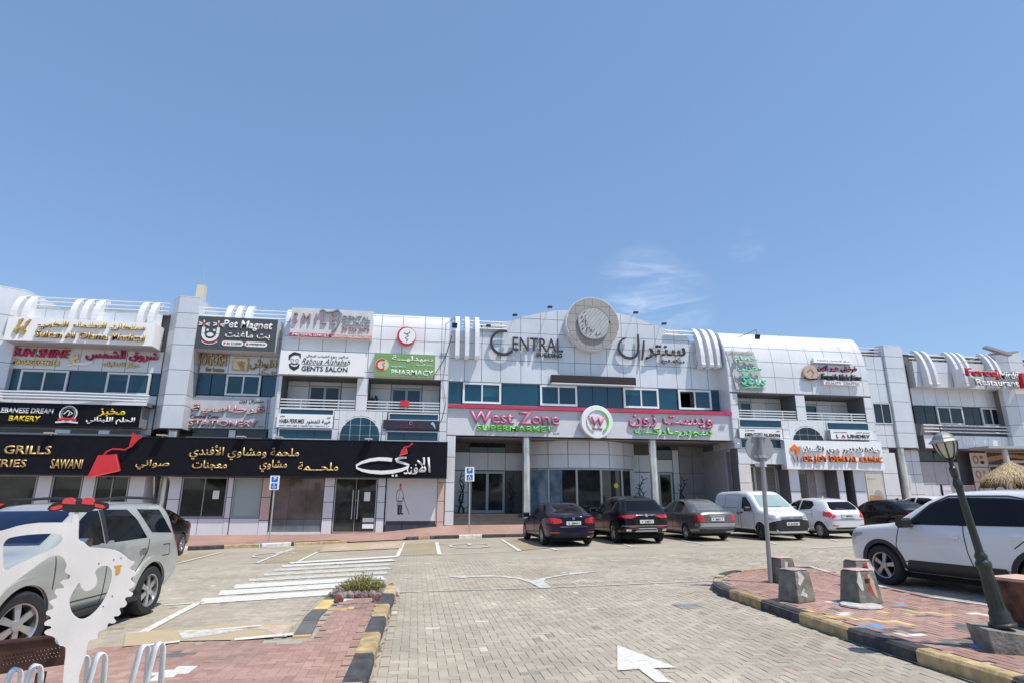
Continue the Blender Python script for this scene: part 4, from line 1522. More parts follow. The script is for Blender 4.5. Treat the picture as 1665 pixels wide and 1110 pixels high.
poster('framed price list poster with a red and black picture', 27.7, 29.0, .8, 2.55, N_ - .2,
       [([(.0, .0), (.55, .0), (.4, 1), (.0, 1)], M('print light', (.66, .66, .66), .5)), (el(.75, .35, .16, .2), INKB), (el(.8, .15, .3, .16), REDM)] +
       [([(.05, .2 + .12 * k), (.4, .2 + .12 * k), (.4, .22 + .12 * k), (.05, .22 + .12 * k)], INKL) for k in range(6)], M('print mid', (.30, .29, .31), .6))
poster('wide framed poster of food beside the bread pictures', 29.2, 30.9, .8, 2.55, N_ - .2,
       [(el(.2, .3, .2, .3), SK2), (el(.5, .45, .18, .3), REDM), (el(.7, .3, .2, .35), SK), (el(.9, .4, .15, .2), M('print blue grey', (.2, .25, .3), .6)), (el(.35, .2, .2, .12), INKB), ([(.4, .9), (.7, .9), (.7, .93), (.4, .93)], WHT)], M('print rose', (.45, .33, .32), .6))
for k in range(4):
    z = 1.0 + k * .92
    poster('cream poster of bread slices, %s in the column of four' % ['lowest', 'second from the bottom', 'third from the bottom', 'topmost'][k], 30.0 + .0, 31.1, z, z + .8, N_ - .1 if k < 9 else 0,
           [(el(.3, .5, .2, .34), BRN), (el(.3, .5, .1, .2), PLT), (el(.7, .7, .12, .14), BRN), (el(.72, .3, .15, .14), BRD)], PLT)
poster('wide dark bakery poster of loaves under the brown canopy', 31.2, 34.4, 3.85, 4.65, N_ - .1, [([(0, .2), (.5, .6), (1, .5), (1, .75), (.5, .9), (0, .6)], BRN), ([(.3, .1), (.9, .2), (1, .35), (.5, .4)], PLT)], BRD)
for k in range(3):
    poster('black square poster of round loaves, %s of three in the row' % ['left one', 'middle one', 'right one'][k], 31.25 + k * 1.05, 32.2 + k * 1.05, 2.9, 3.75, N_ - .1, [(el(.5, .55, .4, .28), PLT), (el(.5, .5, .25, .14), BRN)], BRD)
for k in range(3):
    poster('dark poster of pastries low under the canopy, %s' % ['left one', 'middle one', 'right one'][k], 31.25 + k * 1.05, 32.2 + k * 1.05, .9, 2.75, N_ - .1, [(el(.5, .75, .35, .12), PLT), (el(.5, .4, .4, .2), BRN if k % 2 else REDM)], BRD)

cn = thing('canopy', 'grey flat canopy above the bakery posters at the right edge', 'canopy', FP(32, -.5, 0))
b = MB(); b.prism([FP(29.5, -1.2, 4.72), FP(38, -1.2, 4.78), FP(38, -1.2, 5.0), FP(29.5, -1.2, 4.86)], (0, 2.0, 0)); b.build('roof', M('canopy metal', (.40, .39, .38), .5), cn)
for u in (30.9, 35.5):
    b = MB(); b.tube(FP(u, -1.5, .5), FP(u, -1.5, 4.72), .16, n=12); b.build('post', M('painted post', (.52, .51, .50), .5), cn, smooth=40)

# small roof tower and antenna
rt = thing('roof_tower', 'cream rooftop stair tower with a thin antenna behind the silver tower', 'tower', FP(-17.6, -7, 10))
fb('wall', rt, -18.45, -18.0, -6.9, -6.5, 10.3, 14.2, CREAM)
b = MB(); b.tube(FP(-18.15, -6.5, 14.2), FP(-18.15, -6.5, 15.6), .02, n=6); b.build('antenna', STEEL, rt)

# ------------------------------------------------------------------ signs
def sign(label, u, n, z, name='shop_sign'):
    return thing(name, label, 'sign', FP(u, n, z))


# gold-lettered box
s = sign('white sign box with gold Arabic and Latin letters on the left wing', -20, 1, 8.5)
b = MB(); b.fbox(-23.35, -17.15, 0, 1.0, 8.48, 9.58); b.build('board', [WHT], s)
fb('underside', s, -23.3, -17.2, 0, .95, 8.44, 8.475, SOFF)
lettering(s, 'سلطان العلماء الطبي', -22.05, -17.55, 9.06, 9.46, 1.0, GOLD, .09, .02)
lettering(s, 'Sultan Al Olama Medical', -22.1, -17.5, 8.66, 8.98, 1.0, GOLD, .09, .025)
for k in range(9):
    a = rad(-60 + 32 * k)
    stroke(s, [(-22.75 + .1 * cos(a), 8.92 + .12 * sin(a)), (-22.75 + .26 * cos(a + .6), 8.95 + .22 * sin(a + .6))], [.10, .05], 1.0 + .002 * k, GOLD, .07)
stroke(s, [(-22.85, 9.1), (-22.82, 9.4), (-22.7, 9.5)], [.05, .12, .05], 1.0, GOLD, .08); stroke(s, [(-22.6, 9.05), (-22.52, 9.3), (-22.4, 9.48)], [.05, .1, .05], 1.0, GOLD, .08)

s = sign('crimson and yellow massage centre letters on the cladding under the gold sign', -20, .05, 7.5)
lettering(s, 'SUN SHINE', -23.5, -21.05, 7.96, 8.36, .02, MAG, .10, .03, .25)
lettering(s, 'MASSAGECENTER', -23.36, -21.4, 7.58, 7.84, .02, YELP, .07, .04)
lettering(s, 'شروق الشمس', -20.35, -17.2, 7.90, 8.42, .02, MAG, .10, .03)
lettering(s, 'مركز للتدليك', -19.55, -18.0, 7.58, 7.88, .02, YELP, .07, .03)
for k in range(6):
    a = rad(95 + 28 * k)
    stroke(s, [(-20.7 + .1 * cos(a), 7.86 + .08 * sin(a)), (-20.7 + .34 * cos(a), 7.9 + .30 * sin(a))], [.12, .03], .03 + .002 * k, YELP, .05)
stroke(s, [(-21.05, 7.6), (-20.75, 7.70), (-20.35, 7.70), (-20.0, 7.82)], [.04, .1, .14, .10], .03, WHT, .05)

# bakery
s = sign('black bakery sign with white and yellow letters under the curved rails', -20, .8, 4.8)
board(s, -27, -17.2, .0, .86, 4.73, 5.68, BLACK, FRG)
lettering(s, 'LEBANESE DREAM', -23.0, -20.78, 5.24, 5.48, .86, WHL, .03, .035, .1)
lettering(s, 'BAKERY', -22.5, -21.25, 4.90, 5.13, .86, YEL, .03, .05, .1)
lettering(s, 'مخبز', -18.95, -17.85, 5.16, 5.54, .86, YEL, .03, .045)
lettering(s, 'الحلم اللبناني', -19.4, -17.4, 4.84, 5.16, .86, WHL, .03, .035)
shape(s, arc_band(-20.17, 5.26, .34, .05, 0, 360, 30), .865, WHL, .02)
shape(s, arc_band(-20.17, 5.26, .26, .03, 0, 360, 30), .865, GRYS, .02)
stroke(s, [(-20.55, 5.0), (-20.35, 5.03), (-20.17, 5.04), (-20.0, 5.03), (-19.8, 5.0)], .11, .87, REDM, .02)
stroke(s, [(-20.35, 5.25), (-20.2, 5.42), (-20.0, 5.28), (-20.17, 5.18), (-20.1, 5.36)], .05, .865, WHL, .02)
stroke(s, [(-20.62, 4.88), (-20.17, 4.92), (-19.72, 4.88)], .07, .865, WHL, .02)

# long black fascia
s = sign('long black fascia with gold Arabic letters, red fez and white logo over the left shops', -12, 1.7, 2.7, 'fascia_sign')
b = MB(); b.fbox(-30, -3.32, .95, 1.7, 2.60, 4.22); b.build('board', BLACK, s)
b = MB(); b.fbox(-30, -3.30, 1.66, 1.72, 2.56, 2.60); b.fbox(-30, -3.3, 1.66, 1.72, 4.22, 4.25); b.build('trim', BLK, s)
G = dict(mat=GOLD)
lettering(s, 'BUTCHERY & GRILLS', -25.6, -20.08, 3.42, 3.78, 1.7, GOLD, .04, .02)
lettering(s, 'PASTRIES', -23.1, -20.92, 2.88, 3.20, 1.7, GOLD, .04, .01)
lettering(s, 'SAWANI', -20.0, -18.78, 2.84, 3.24, 1.7, GOLD, .04, .03)
lettering(s, 'صواني', -16.7, -15.34, 2.84, 3.26, 1.7, GOLD, .03, .012)
lettering(s, 'ملحمة ومشاوي الأفندي', -14.6, -9.98, 3.28, 3.92, 1.7, GOLD, .04, .03)
lettering(s, 'معجنات', -14.42, -12.98, 2.84, 3.26, 1.7, GOLD, .03, .025)
lettering(s, 'مشاوي', -11.62, -10.45, 2.78, 3.32, 1.7, GOLD, .03, .03)
lettering(s, 'ملحـــمة', -9.98, -8.22, 2.86, 3.24, 1.7, GOLD, .03, .012)
# white calligraphic logo
lettering(s, 'الا', -4.72, -4.07, 2.84, 3.52, 1.7, WHL, .05, .03, -.1)
lettering(s, 'فند', -5.3, -4.66, 2.74, 3.20, 1.7, WHL, .05, .035)
stroke(s, [(-5.85, 3.38), (-6.1, 3.41), (-6.45, 3.42), (-6.85, 3.36), (-7.2, 3.25), (-7.42, 3.12), (-7.4, 3.0), (-7.15, 2.90), (-6.8, 2.84), (-6.3, 2.81), (-5.8, 2.85), (-5.4, 2.94), (-5.12, 3.06), (-5.08, 3.16), (-5.3, 3.24), (-5.6, 3.32), (-5.68, 3.40), (-5.5, 3.48), (-5.2, 3.50)],
       [.16, .17, .16, .15, .12, .09, .09, .12, .15, .17, .17, .15, .12, .10, .10, .12, .12, .12, .08], 1.7, WHL, .05, 'lettering')
for d_ in (-5.78, -5.62):
    shape(s, disc_pts(d_, 2.68, .05, 10), 1.7, WHL, .04, 'lettering')
# big red fez standing proud of the board, and the little one over the logo


def fez(label, u0, u1, z0, z1, n, tas):
    f = thing('fez_emblem', label, 'emblem', FP((u0 + u1) / 2, n, z0))
    w = u1 - u0
    shape(f, [(u0, z0), (u1, z0 + .30 * (z1 - z0)), (u0 + .80 * w, z1), (u0 + .22 * w, z1 - .05)], n, REDM, .16, 'body')
    stroke(f, [(u0, z0), (u1, z0 + .30 * (z1 - z0)), (u0 + .80 * w, z1)], .035, n + .16, M('red letter edge', (.85, .12, .10), .4), .01, 'edge')
    stroke(f, tas, [.06] * (len(tas) - 1) + [.03], n + .12, REDM, .04, 'cord')
    p = Vector(tas[-1]); q = Vector(tas[-2])
    d = (p - q).normalized(); e = Vector((-d.y, d.x))
    L = w * .30
    for k in range(5):
        o_ = e * (k - 2) * .045 * w
        stroke(f, [tuple(q + o_ * .3), tuple(p + o_ + d * L * .5), tuple(p + o_ * 1.9 + d * L)], [.04 * w, .06 * w, .05 * w], n + .10 + .004 * k, REDM, .03, 'tassel')
    return f


fez('large red fez emblem with a waving tassel on the black fascia', -18.43, -17.24, 2.47, 3.46, 1.72,
    [(-17.95, 3.43), (-17.85, 3.58), (-17.65, 3.68), (-17.4, 3.68), (-17.15, 3.66), (-16.98, 3.78), (-16.9, 3.98)])
fez('small red fez emblem above the white calligraphic logo', -5.52, -5.16, 3.58, 3.92, 1.72,
    [(-5.36, 3.90), (-5.3, 3.98), (-5.12, 3.99), (-5.03, 4.08)])

# pet shop
s = sign('dark grey pet shop sign with a white smiling pet emblem and script letters', -13.6, .9, 8.5)
board(s, -15.45, -11.72, .1, .9, 8.45, 10.06, SLATE, FRW)
shape(s, arc_band(-14.72, 9.22, .33, .13, 180, 360, 18), .9, WHL, .03)
for x in (-15.05, -14.39):
    shape(s, [(x - .065, 9.2), (x + .065, 9.2), (x + .065, 9.52), (x - .065, 9.52)], .9, WHL, .03)
    stroke(s, [(x - .25, 9.62), (x + .25, 9.72)], .05, .905, WHL, .03); stroke(s, [(x - .25, 9.76), (x + .25, 9.6)], .05, .90, WHL, .03)
    stroke(s, [(x, 9.55), (x - .02, 9.86)], .05, .91, WHL, .03); shape(s, disc_pts(x, 9.68, .08, 12), .935, REDM, .02)
shape(s, disc_pts(-14.72, 9.16, .15, 16, .10), .9, WHL, .035)
for x in (-14.86, -14.56): shape(s, disc_pts(x, 9.38, .055, 10), .9, WHL, .03)
shape(s, arc_band(-14.72, 9.26, .5, .035, 225, 315, 12), .9, REDM, .02); shape(s, arc_band(-14.72, 9.20, .5, .03, 225, 315, 12), .9, WHL, .02)
lettering(s, 'Pet Magnet', -14.2, -11.95, 9.42, 9.92, .9, WHL, .03, .045, .15)
lettering(s, 'بت ماغنت', -14.05, -12.0, 9.0, 9.38, .9, WHL, .03, .04)
for a, c, t_, ra in ((-14.15, -13.18, '04 2218989', 0), (-13.12, -12.1, 'petmagnet.ae', 0)):
    shape(s, [(a + .1, 8.66), (c - .1, 8.66), (c, 8.72), (c, 8.84), (c - .1, 8.9), (a + .1, 8.9), (a, 8.84), (a, 8.72)], .9, WHL, .01)
    lettering(s, t_, a + .22, c - .08, 8.72, 8.84, .91, CHAR, .006, .02)
    shape(s, disc_pts(a + .12, 8.78, .055, 10), .91, REDM, .008)
s = sign('tan henna shop letters with a framed henna hand below the pet shop sign', -13.6, .1, 7.6)
lettering(s, 'NOGOSH', -15.5, -14.1, 7.84, 8.44, .05, GOLD, .08, .02)
lettering(s, 'for henna', -15.0, -14.15, 7.56, 7.78, .05, BRN, .05, .03)
lettering(s, 'نقوش', -13.05, -11.75, 7.72, 8.26, .05, GOLD, .08, .02)
lettering(s, 'للحناء', -12.6, -11.8, 7.44, 7.68, .05, GOLD, .05, .02)
b = MB(); b.fbox(-13.8, -13.08, .03, .12, 7.66, 8.28); b.build('board', GOLD, s)
fb('face', s, -13.74, -13.14, .12, .13, 7.72, 8.22, CREAM)
for k in range(5):
    stroke(s, [(-13.42 + .03 * k, 7.82), (-13.6 + .09 * k, 8.12 - .02 * abs(k - 2))], [.08, .04], .13 + .001 * k, BRN, .01)
stroke(s, [(-13.25, 7.72), (-13.42, 7.88)], .16, .14, BRN, .01)
s = sign('stationery shop letters in red-edged silver on the cladding panel under the windows', -13.7, .1, 5)
board(s, -15.55, -11.98, .0, .14, 4.84, 6.30, M('panel sign grey', (.52, .53, .56), .4), None)
lettering(s, 'سنترال زون', -13.25, -12.15, 6.06, 6.24, .14, CHAR, .02, .01)
lettering(s, 'قرطاسية', -15.35, -12.05, 5.50, 5.96, .14, M('dusty rose silver', (.55, .36, .37), .4), .09, .025, side=M('red edge', (.30, .05, .06), .5))
lettering(s, 'Central Zone', -15.35, -14.1, 5.30, 5.46, .14, CHAR, .02, .02)
lettering(s, 'STATIONERY', -15.35, -12.3, 4.92, 5.22, .14, M('dusty rose silver', (.55, .36, .37), .4), .09, .035, side=M('red edge', (.30, .05, .06), .5))
lettering(s, 'LLC', -12.28, -12.05, 4.93, 5.0, .14, CHAR, .02, .01)

# dental clinic
n_ = 1.36
s = sign('white dental clinic sign with raised letters and tooth outline on the balcony block', -9.1, 1.3, 9.2)
b = MB(); b.fbox(-11.02, -7.15, .85, n_, 9.12, 10.58); b.build('board', M('satin sign face', (.62, .62, .64), .3), s)
fb('band', s, -11.02, -9.1, n_, n_ + .02, 9.14, 9.32, MAG); fb('band', s, -9.08, -7.15, n_, n_ + .02, 9.14, 9.32, M('salmon band', (.68, .32, .24), .4))
lettering(s, 'S M I L E', -10.92, -8.92, 9.80, 10.3, n_, M('dull rose', (.42, .22, .22), .5), .09, 0, side=GRYS)
stroke(s, [(-9.7, 10.42), (-9.55, 10.5), (-9.35, 10.38), (-9.1, 10.42), (-8.85, 10.53), (-8.68, 10.35), (-8.72, 10.0), (-8.85, 9.7), (-8.98, 9.5), (-9.08, 9.42)], [.07, .07, .06, .06, .07, .07, .06, .05, .05, .04], n_, GRYS, .15)
lettering(s, 'DENTAL', -8.6, -7.3, 10.08, 10.28, n_, GRYS, .06, .0); lettering(s, 'CLINIC', -8.6, -7.3, 9.80, 10.0, n_, GRYS, .06, .0)
lettering(s, '04 226 6474', -8.6, -7.3, 9.53, 9.71, n_, M('dull rose', (.42, .22, .22), .5), .06, 0)
lettering(s, 'SMILE DENTAL CLINIC LLC', -10.9, -9.2, 9.17, 9.29, n_ + .02, WHL, .01, .02); lettering(s, 'عيادة سمايل لطب الأسنان', -9.0, -7.25, 9.16, 9.30, n_ + .02, WHL, .01, .01)
s = sign('white gents salon sign with a bearded face over the left balcony', -9.4, 1.3, 7.4)
board(s, -11.34, -7.42, 1.0, 1.32, 7.32, 8.46, WHT, None)
H_ = M('print black', (.02, .02, .02), .6)
stroke(s, [(-10.92, 8.0), (-10.9, 8.2), (-10.72, 8.32), (-10.45, 8.28), (-10.42, 8.1)], [.06, .14, .16, .12, .04], 1.32, H_, .008)
stroke(s, [(-10.9, 7.82), (-10.82, 7.66), (-10.66, 7.58), (-10.5, 7.66), (-10.44, 7.82)], [.05, .13, .2, .13, .05], 1.32, H_, .008)
stroke(s, [(-10.84, 7.84), (-10.67, 7.8), (-10.5, 7.84)], .06, 1.325, H_, .008)
for x in (-10.78, -10.56): shape(s, arc_band(x, 7.98, .07, .02, 0, 360, 12), 1.32, H_, .008)
lettering(s, 'صالون ربوع الشباب للرجال', -10.15, -8.2, 8.14, 8.30, 1.32, CHAR, .01, .005)
lettering(s, 'Raboua Alshabab', -10.35, -8.1, 7.84, 8.12, 1.32, CHAR, .01, 0, .45)
fb('rule', s, -10.3, -8.25, 1.32, 1.328, 7.79, 7.81, CHAR)
lettering(s, 'GENTS SALON', -10.32, -8.2, 7.50, 7.74, 1.32, CHAR, .015, .04)
s = sign('round white sign with red crescent and green snake cup above the pharmacy sign', -5.5, 1.3, 9)
b = MB(); b.lathe([(0, 0), (.46, 0), (.46, .26), (0, .26)], 32, FP(-5.5, 1.1, 9.42), (0, -1, 0)); b.build('rim', REDM, s, smooth=40)
b = MB(); b.lathe([(.40, 0), (.40, .02), (0, .02)], 32, FP(-5.46, 1.36, 9.42), (0, -1, 0)); b.build('face', WHT, s, smooth=40)
stroke(s, [(-5.5, 9.1), (-5.42, 9.2), (-5.56, 9.3), (-5.40, 9.4), (-5.5, 9.5)], .035, 1.38, CHAR, .01); stroke(s, [(-5.62, 9.56), (-5.5, 9.5), (-5.36, 9.56), (-5.34, 9.66)], .035, 1.385, GRND, .01)
s = sign('green pharmacy sign with a red crescent and white letters over the right balcony', -5.5, 1.3, 7.4)
board(s, -6.98, -4.04, 1.0, 1.32, 7.36, 8.52, PHG, FRW)
shape(s, disc_pts(-6.6, 7.93, .32), 1.32, CREAM, .01); shape(s, arc_band(-6.6, 7.93, .25, .09, 60, 300, 16), 1.33, REDM, .01)
stroke(s, [(-6.55, 7.75), (-6.48, 7.85), (-6.58, 7.95), (-6.46, 8.05)], .04, 1.33, GRND, .01)
lettering(s, 'صيدليـــة', -6.15, -4.15, 8.12, 8.42, 1.32, WHL, .015, .03)
lettering(s, 'مردف الجديدة', -4.95, -4.17, 7.92, 8.04, 1.32, WHL, .01, .01)
lettering(s, 'NEW MIRDIF', -6.15, -5.45, 7.80, 7.90, 1.32, M('print pale blue', (.45, .62, .75), .5), .01, .02)
lettering(s, 'PHARMACY', -6.15, -4.12, 7.46, 7.72, 1.32, WHL, .015, .045)
s = sign('white perfume shop sign between the blue window strips', -9.9, 1.2, 4.8)
board(s, -11.22, -8.72, 1.0, 1.15, 4.84, 5.44, WHT, None)
lettering(s, 'HAIBA PERFUMES', -11.1, -10.0, 5.04, 5.24, 1.15, CHAR, .01, .035); lettering(s, 'هيبة للعطور', -9.92, -8.8, 5.0, 5.24, 1.15, CHAR, .01, .03)
lettering(s, 'نور', -9.0, -8.82, 5.28, 5.38, 1.15, CHAR, .01, .02); lettering(s, 'NOOR', -11.08, -10.88, 5.33, 5.38, 1.15, CHAR, .01, .02)
lettering(s, 'HAIBA PERFUMES & COSMETICS TRADING L.L.C', -11.1, -8.85, 4.90, 4.95, 1.15, M('print navy', (.03, .05, .15), .5), .005, .01)
s = sign('dark purple sign with a small emblem and thin magenta lines under the red cloth', -5.0, 1.2, 4.9)
board(s, -6.38, -3.74, 1.0, 1.15, 4.87, 5.30, M('dark purple board', (.035, .025, .045), .4), None)
lettering(s, 'الماس ويل سباين كلينك', -5.65, -4.55, 5.0, 5.07, 1.15, PNKE, .01, .01); lettering(s, 'Almas Well Spine Clinic', -5.65, -4.5, 4.91, 4.97, 1.15, PNKE, .01, .01)
shape(s, arc_band(-5.08, 5.17, .07, .025, 0, 300, 12), 1.15, FRG, .01); stroke(s, [(-4.1, 5.2), (-3.98, 5.1), (-3.92, 4.92)], [.14, .1, .03], 1.15, M('print sky', (.35, .6, .75), .5), .01)

# central building letters
s = sign('large charcoal Latin letters on the arched parapet left of the round disc', .5, .3, 8.6)
shape(s, arc_band(-.50, 9.60, .64, .11, 72, 318, 26, .15), .16, CHAR, .10, 'lettering')
lettering(s, 'ENTRAL', .0, 2.72, 9.22, 9.93, .16, CHAR, .10, .0)
lettering(s, 'BUILDING', 1.3, 2.68, 8.93, 9.14, .12, CHAR, .10, .03)
s = sign('large charcoal Arabic letters on the arched parapet right of the round disc', 8, .3, 8.6)
stroke(s, [(6.28, 10.15), (6.08, 10.08), (5.88, 9.85), (5.82, 9.55), (5.94, 9.27), (6.2, 9.08), (6.5, 9.04), (6.78, 9.15), (6.93, 9.4), (6.98, 9.8), (6.98, 10.4)], [.06, .09, .11, .12, .13, .14, .14, .13, .12, .11, .08], .16, CHAR, .10, 'lettering')
stroke(s, [(7.3, 10.05), (7.24, 9.5), (7.14, 8.98)], [.07, .11, .08], .16, CHAR, .10, 'lettering')
lettering(s, 'سنتر', 7.35, 9.68, 9.02, 9.85, .16, CHAR, .10, .02)
lettering(s, 'بيلدنج', 8.25, 9.62, 8.84, 9.08, .12, CHAR, .08, .02)
# round disc
s = thing('round_disc', 'big round disc of grey tiles with a ribbed metal centre on the arched parapet', 'disc', FP(4.33, .5, 10.8))
cu_d, cz_d = 4.33, 10.78
b = MB(); b.lathe([(0, 0), (1.46, 0), (1.49, .50), (1.48, .585), (1.45, .585), (1.44, .57), (0, .57)], 56, FP(cu_d, .0, cz_d), (0, -1, 0)); b.build('rim', FINM, s, smooth=35)
GT = M('grey disc tile', (.33, .315, .30), .55, 0, .05)
g_ = .475
for i in range(-3, 3):
    for j in range(-3, 3):
        poly = []
        x0, x1, z0, z1 = i * g_ + .01, (i + 1) * g_ - .01, j * g_ + .01, (j + 1) * g_ - .01
        N = 5
        bo_ = []
        for q in range(N + 1):
            x = x0 + (x1 - x0) * q / N
            lim = sqrt(max(0, 1.435 ** 2 - x * x))
            lo, hi = max(z0, -lim), min(z1, lim)
            if hi - lo > .015: bo_.append((x, lo, hi))
        if len(bo_) < 2: continue
        pts = [(cu_d + x, cz_d + lo) for x, lo, hi in bo_] + [(cu_d + x, cz_d + hi) for x, lo, hi in bo_[::-1]]
        shape(s, pts, .575, GT, .03, 'tile')
cpts = [(cu_d + .86 * (1 + .03 * sin(3 * a + 1) + .02 * sin(5 * a)) * cos(a), cz_d + .92 * (1 + .03 * cos(2 * a)) * sin(a)) for a in [2 * pi * i / 40 for i in range(40)]]
me_ = shape(s, cpts, .60, M('ribbed metal', (.50, .49, .48), .45, .3), .10, 'centre')
stroke(me_, cpts + cpts[:2], .045, .70, GRYS, .015, 'edge')
for k in range(13):
    o_ = -1.05 + k * .165
    d = Vector((.62, .785)); e = Vector((.785, -.62))
    h2 = .84 ** 2 - o_ ** 2 * .98
    if h2 < .03: continue
    h = sqrt(h2)
    a = Vector((cu_d, cz_d)) + e * o_ - d * h * .97; c = Vector((cu_d, cz_d)) + e * o_ + d * h * .97
    stroke(me_, [tuple(a), tuple((a + c) / 2 + e * random.uniform(-.02, .02)), tuple(c)], .022, .70, GRYS, .012, 'rib')
for k in range(34):
    a = random.uniform(pi * .75, pi * 1.65); r_ = random.uniform(.45, .80)
    x, z = cu_d + r_ * cos(a), cz_d + r_ * 1.02 * sin(a)
    stroke(me_, [(x, z), (x + random.uniform(.03, .08), z + random.uniform(.05, .12))], .03, .712, CHAR, .008, 'mark')
# LED bar over the windows
s = sign('dark brown message bar above the upper windows under the round disc', 4.35, .3, 7.5, 'message_bar')
b = MB(); b.fbox(2.05, 6.68, .06, .34, 7.54, 7.96); b.build('case', BLK, s); fb('screen', s, 2.12, 6.61, .34, .35, 7.60, 7.90, DBR); fb('ledge', s, 2.05, 6.68, .02, .40, 7.49, 7.535, FRW)

# supermarket fascia
s = sign('supermarket fascia with pink and green letters under a crimson ledge', 4, .9, 4.7, 'fascia_sign')
b = MB(); b.fbox(-3.32, 11.60, .2, .9, 4.66, 5.98); b.build('board', M('glossy fascia', (.66, .66, .69), .3, 0, .03), s)
b = MB(); b.fbox(-3.32, 11.64, .98, 1.06, 5.985, 6.14); b.build('ledge', PNKD, s)
fb('cover', s, -3.32, 11.62, .05, .975, 6.0, 6.12, ALUW)
ed = PNKE
lettering(s, 'West Zone', -2.22, 2.27, 5.24, 5.86, .9, PNK, .12, .035, side=ed)
lettering(s, 'SUPERMARKET', -1.9, 1.92, 4.88, 5.17, .9, GRN, .10, .04, side=GRND)
lettering(s, 'LLC', 1.97, 2.3, 4.83, 4.9, .9, INKL, .02, .01)
lettering(s, 'ويست زون', 5.93, 10.55, 5.22, 5.90, .9, PNK, .12, .03, side=ed)
lettering(s, 'سوبرماركت', 6.2, 10.45, 4.80, 5.24, .9, GRN, .10, .03, side=GRND)
em = thing('round_sign', 'round white sign with pink W and green ring in the middle of the supermarket fascia', 'sign', FP(4.14, 1, 4.6))
b = MB(); b.lathe([(0, 0), (.82, 0), (.83, .2), (.80, .24), (0, .24)], 40, FP(4.14, 1.08, 5.42), (0, -1, 0)); b.build('board', WHT, em, smooth=35)
shape(em, arc_band(4.16, 5.44, .56, .085, -58, 100, 24, .03), 1.33, GRN, .05, 'ring')
shape(em, arc_band(4.16, 5.44, .56, .02, 100, 250, 24), 1.33, INKL, .03, 'ring')
lettering(em, 'W', 3.85, 4.55, 5.22, 5.68, 1.32, PNK, .08, .045, .15, side=ed)
lettering(em, 'Group', 3.88, 4.4, 5.0, 5.13, 1.32, PNKE, .03, .05)
for k in range(4): shape(em, disc_pts(3.72 + .035 * k, 5.66 - .10 * k, .035, 8), 1.32, PNKE, .04, 'dot')

# salon signs of the right block
s = sign('mint green bath sign standing tall on the curved cladding', 12.6, 1.3, 7.3)
fr_ = lambda a, b_, c: FP(a, (c + (1.1 - .55 * max(0, (b_ - 8.3)) ** 1.5 * .35)), b_)
b = MB(); b.prism([fr_(11.95, 7.34, .12), fr_(13.62, 7.34, .12), fr_(13.30, 9.50, .12), fr_(11.68, 9.50, .12)], (0, .10, 0)); b.build('board', M('clear sign plate', (.50, .49, .48), .25), s)
lettering(s, 'حمام', 11.95, 13.35, 8.78, 9.22, .16, MINT, .09, .02, frame=fr_, side=GRYS)
lettering(s, 'مغربي', 12.05, 13.45, 8.20, 8.66, .16, MINT, .09, .02, frame=fr_, side=GRYS)
lettering(s, 'Sous', 12.2, 13.62, 7.58, 8.05, .16, MINT, .09, .02, .2, frame=fr_, side=GRYS)
stroke(s, [(12.2, 7.95), (12.5, 8.1), (12.75, 7.92), (12.45, 7.78), (12.3, 7.6), (12.6, 7.52)], [.04, .09, .08, .08, .07, .04], .17, MINT, .09, frame=fr_)
stroke(s, [(12.2, 7.40), (12.8, 7.48), (13.4, 7.44)], [.03, .08, .03], .16, MINT, .08, frame=fr_)
lettering(s, 'صالون الحمام المغربي', 11.8, 13.2, 9.34, 9.46, .13, INKL, .01, .01, frame=fr_)
s = sign('black and white beauty centre sign with a tan oval face emblem', 17.8, 1.3, 7.8)
fr_ = lambda a, b_, c: FP(a, c + 1.1 - .12 * max(0, b_ - 8.4), b_)
b = MB(); b.prism([fr_(16.75, 9.0, .16), fr_(19.12, 9.0, .16), fr_(19.12, 9.28, .16), fr_(16.75, 9.28, .16)], (0, .16, 0)); b.build('board', [WHT], s)
lettering(s, 'مركز للتجميل والعناية', 16.95, 18.95, 9.08, 9.2, .16, INKL, .01, 0, frame=fr_)
lettering(s, 'فرنش هير لاين', 16.85, 19.25, 8.48, 8.86, .10, PNKE, .14, .02, frame=fr_, side=CHAR)
lettering(s, 'French Hair Line', 17.0, 19.4, 8.05, 8.36, .10, CHAR, .14, .04, .2, frame=fr_)
b = MB(); b.fbox(17.1, 19.35, 1.1, 1.3, 7.76, 7.98); b.build('board', [WHT], s)
lettering(s, 'BEAUTY CENTRE', 17.2, 19.25, 7.80, 7.93, 1.3, INKL, .02, .0)
b = MB(); b.lathe([(0, 0), (.42, 0), (.42, .16), (0, .16)], 28, FP(16.42, 1.1, 8.42), (0, -1, 0)); b.build('oval', M('tan oval', (.55, .40, .30), .5), s, smooth=35)
stroke(s, [(16.2, 8.45), (16.42, 8.6), (16.6, 8.4), (16.45, 8.2)], .05, 1.26, M('tan dark', (.35, .22, .15), .5), .02)
stroke(s, [(16.0, 8.12), (16.3, 8.02), (16.75, 8.06)], .07, 1.2, BLK, .06)
s = sign('off-white gents saloon sign under the left balcony strip, partly behind the round road sign', 13, 1.3, 4.8)
board(s, 11.82, 14.26, 1.0, 1.30, 4.78, 5.26, WHT, GRYS)
lettering(s, 'GENTS SALOON', 12.1, 14.1, 4.85, 5.03, 1.3, CHAR, .03, .03)
for a in (13.5, 13.7): shape(s, disc_pts(a, 4.94, .05, 10), 1.335, REDM, .01)
lettering(s, 'FAMED', 12.15, 12.7, 5.14, 5.19, 1.3, CHAR, .01, 0); lettering(s, 'صالون', 13.9, 14.15, 5.12, 5.20, 1.3, CHAR, .01, 0)
s = sign('off-white laundry sign with red letter A above the dental clinic board', 18.2, 1.3, 4.8)
board(s, 16.98, 19.52, 1.0, 1.42, 4.78, 5.28, WHT, GRYS)
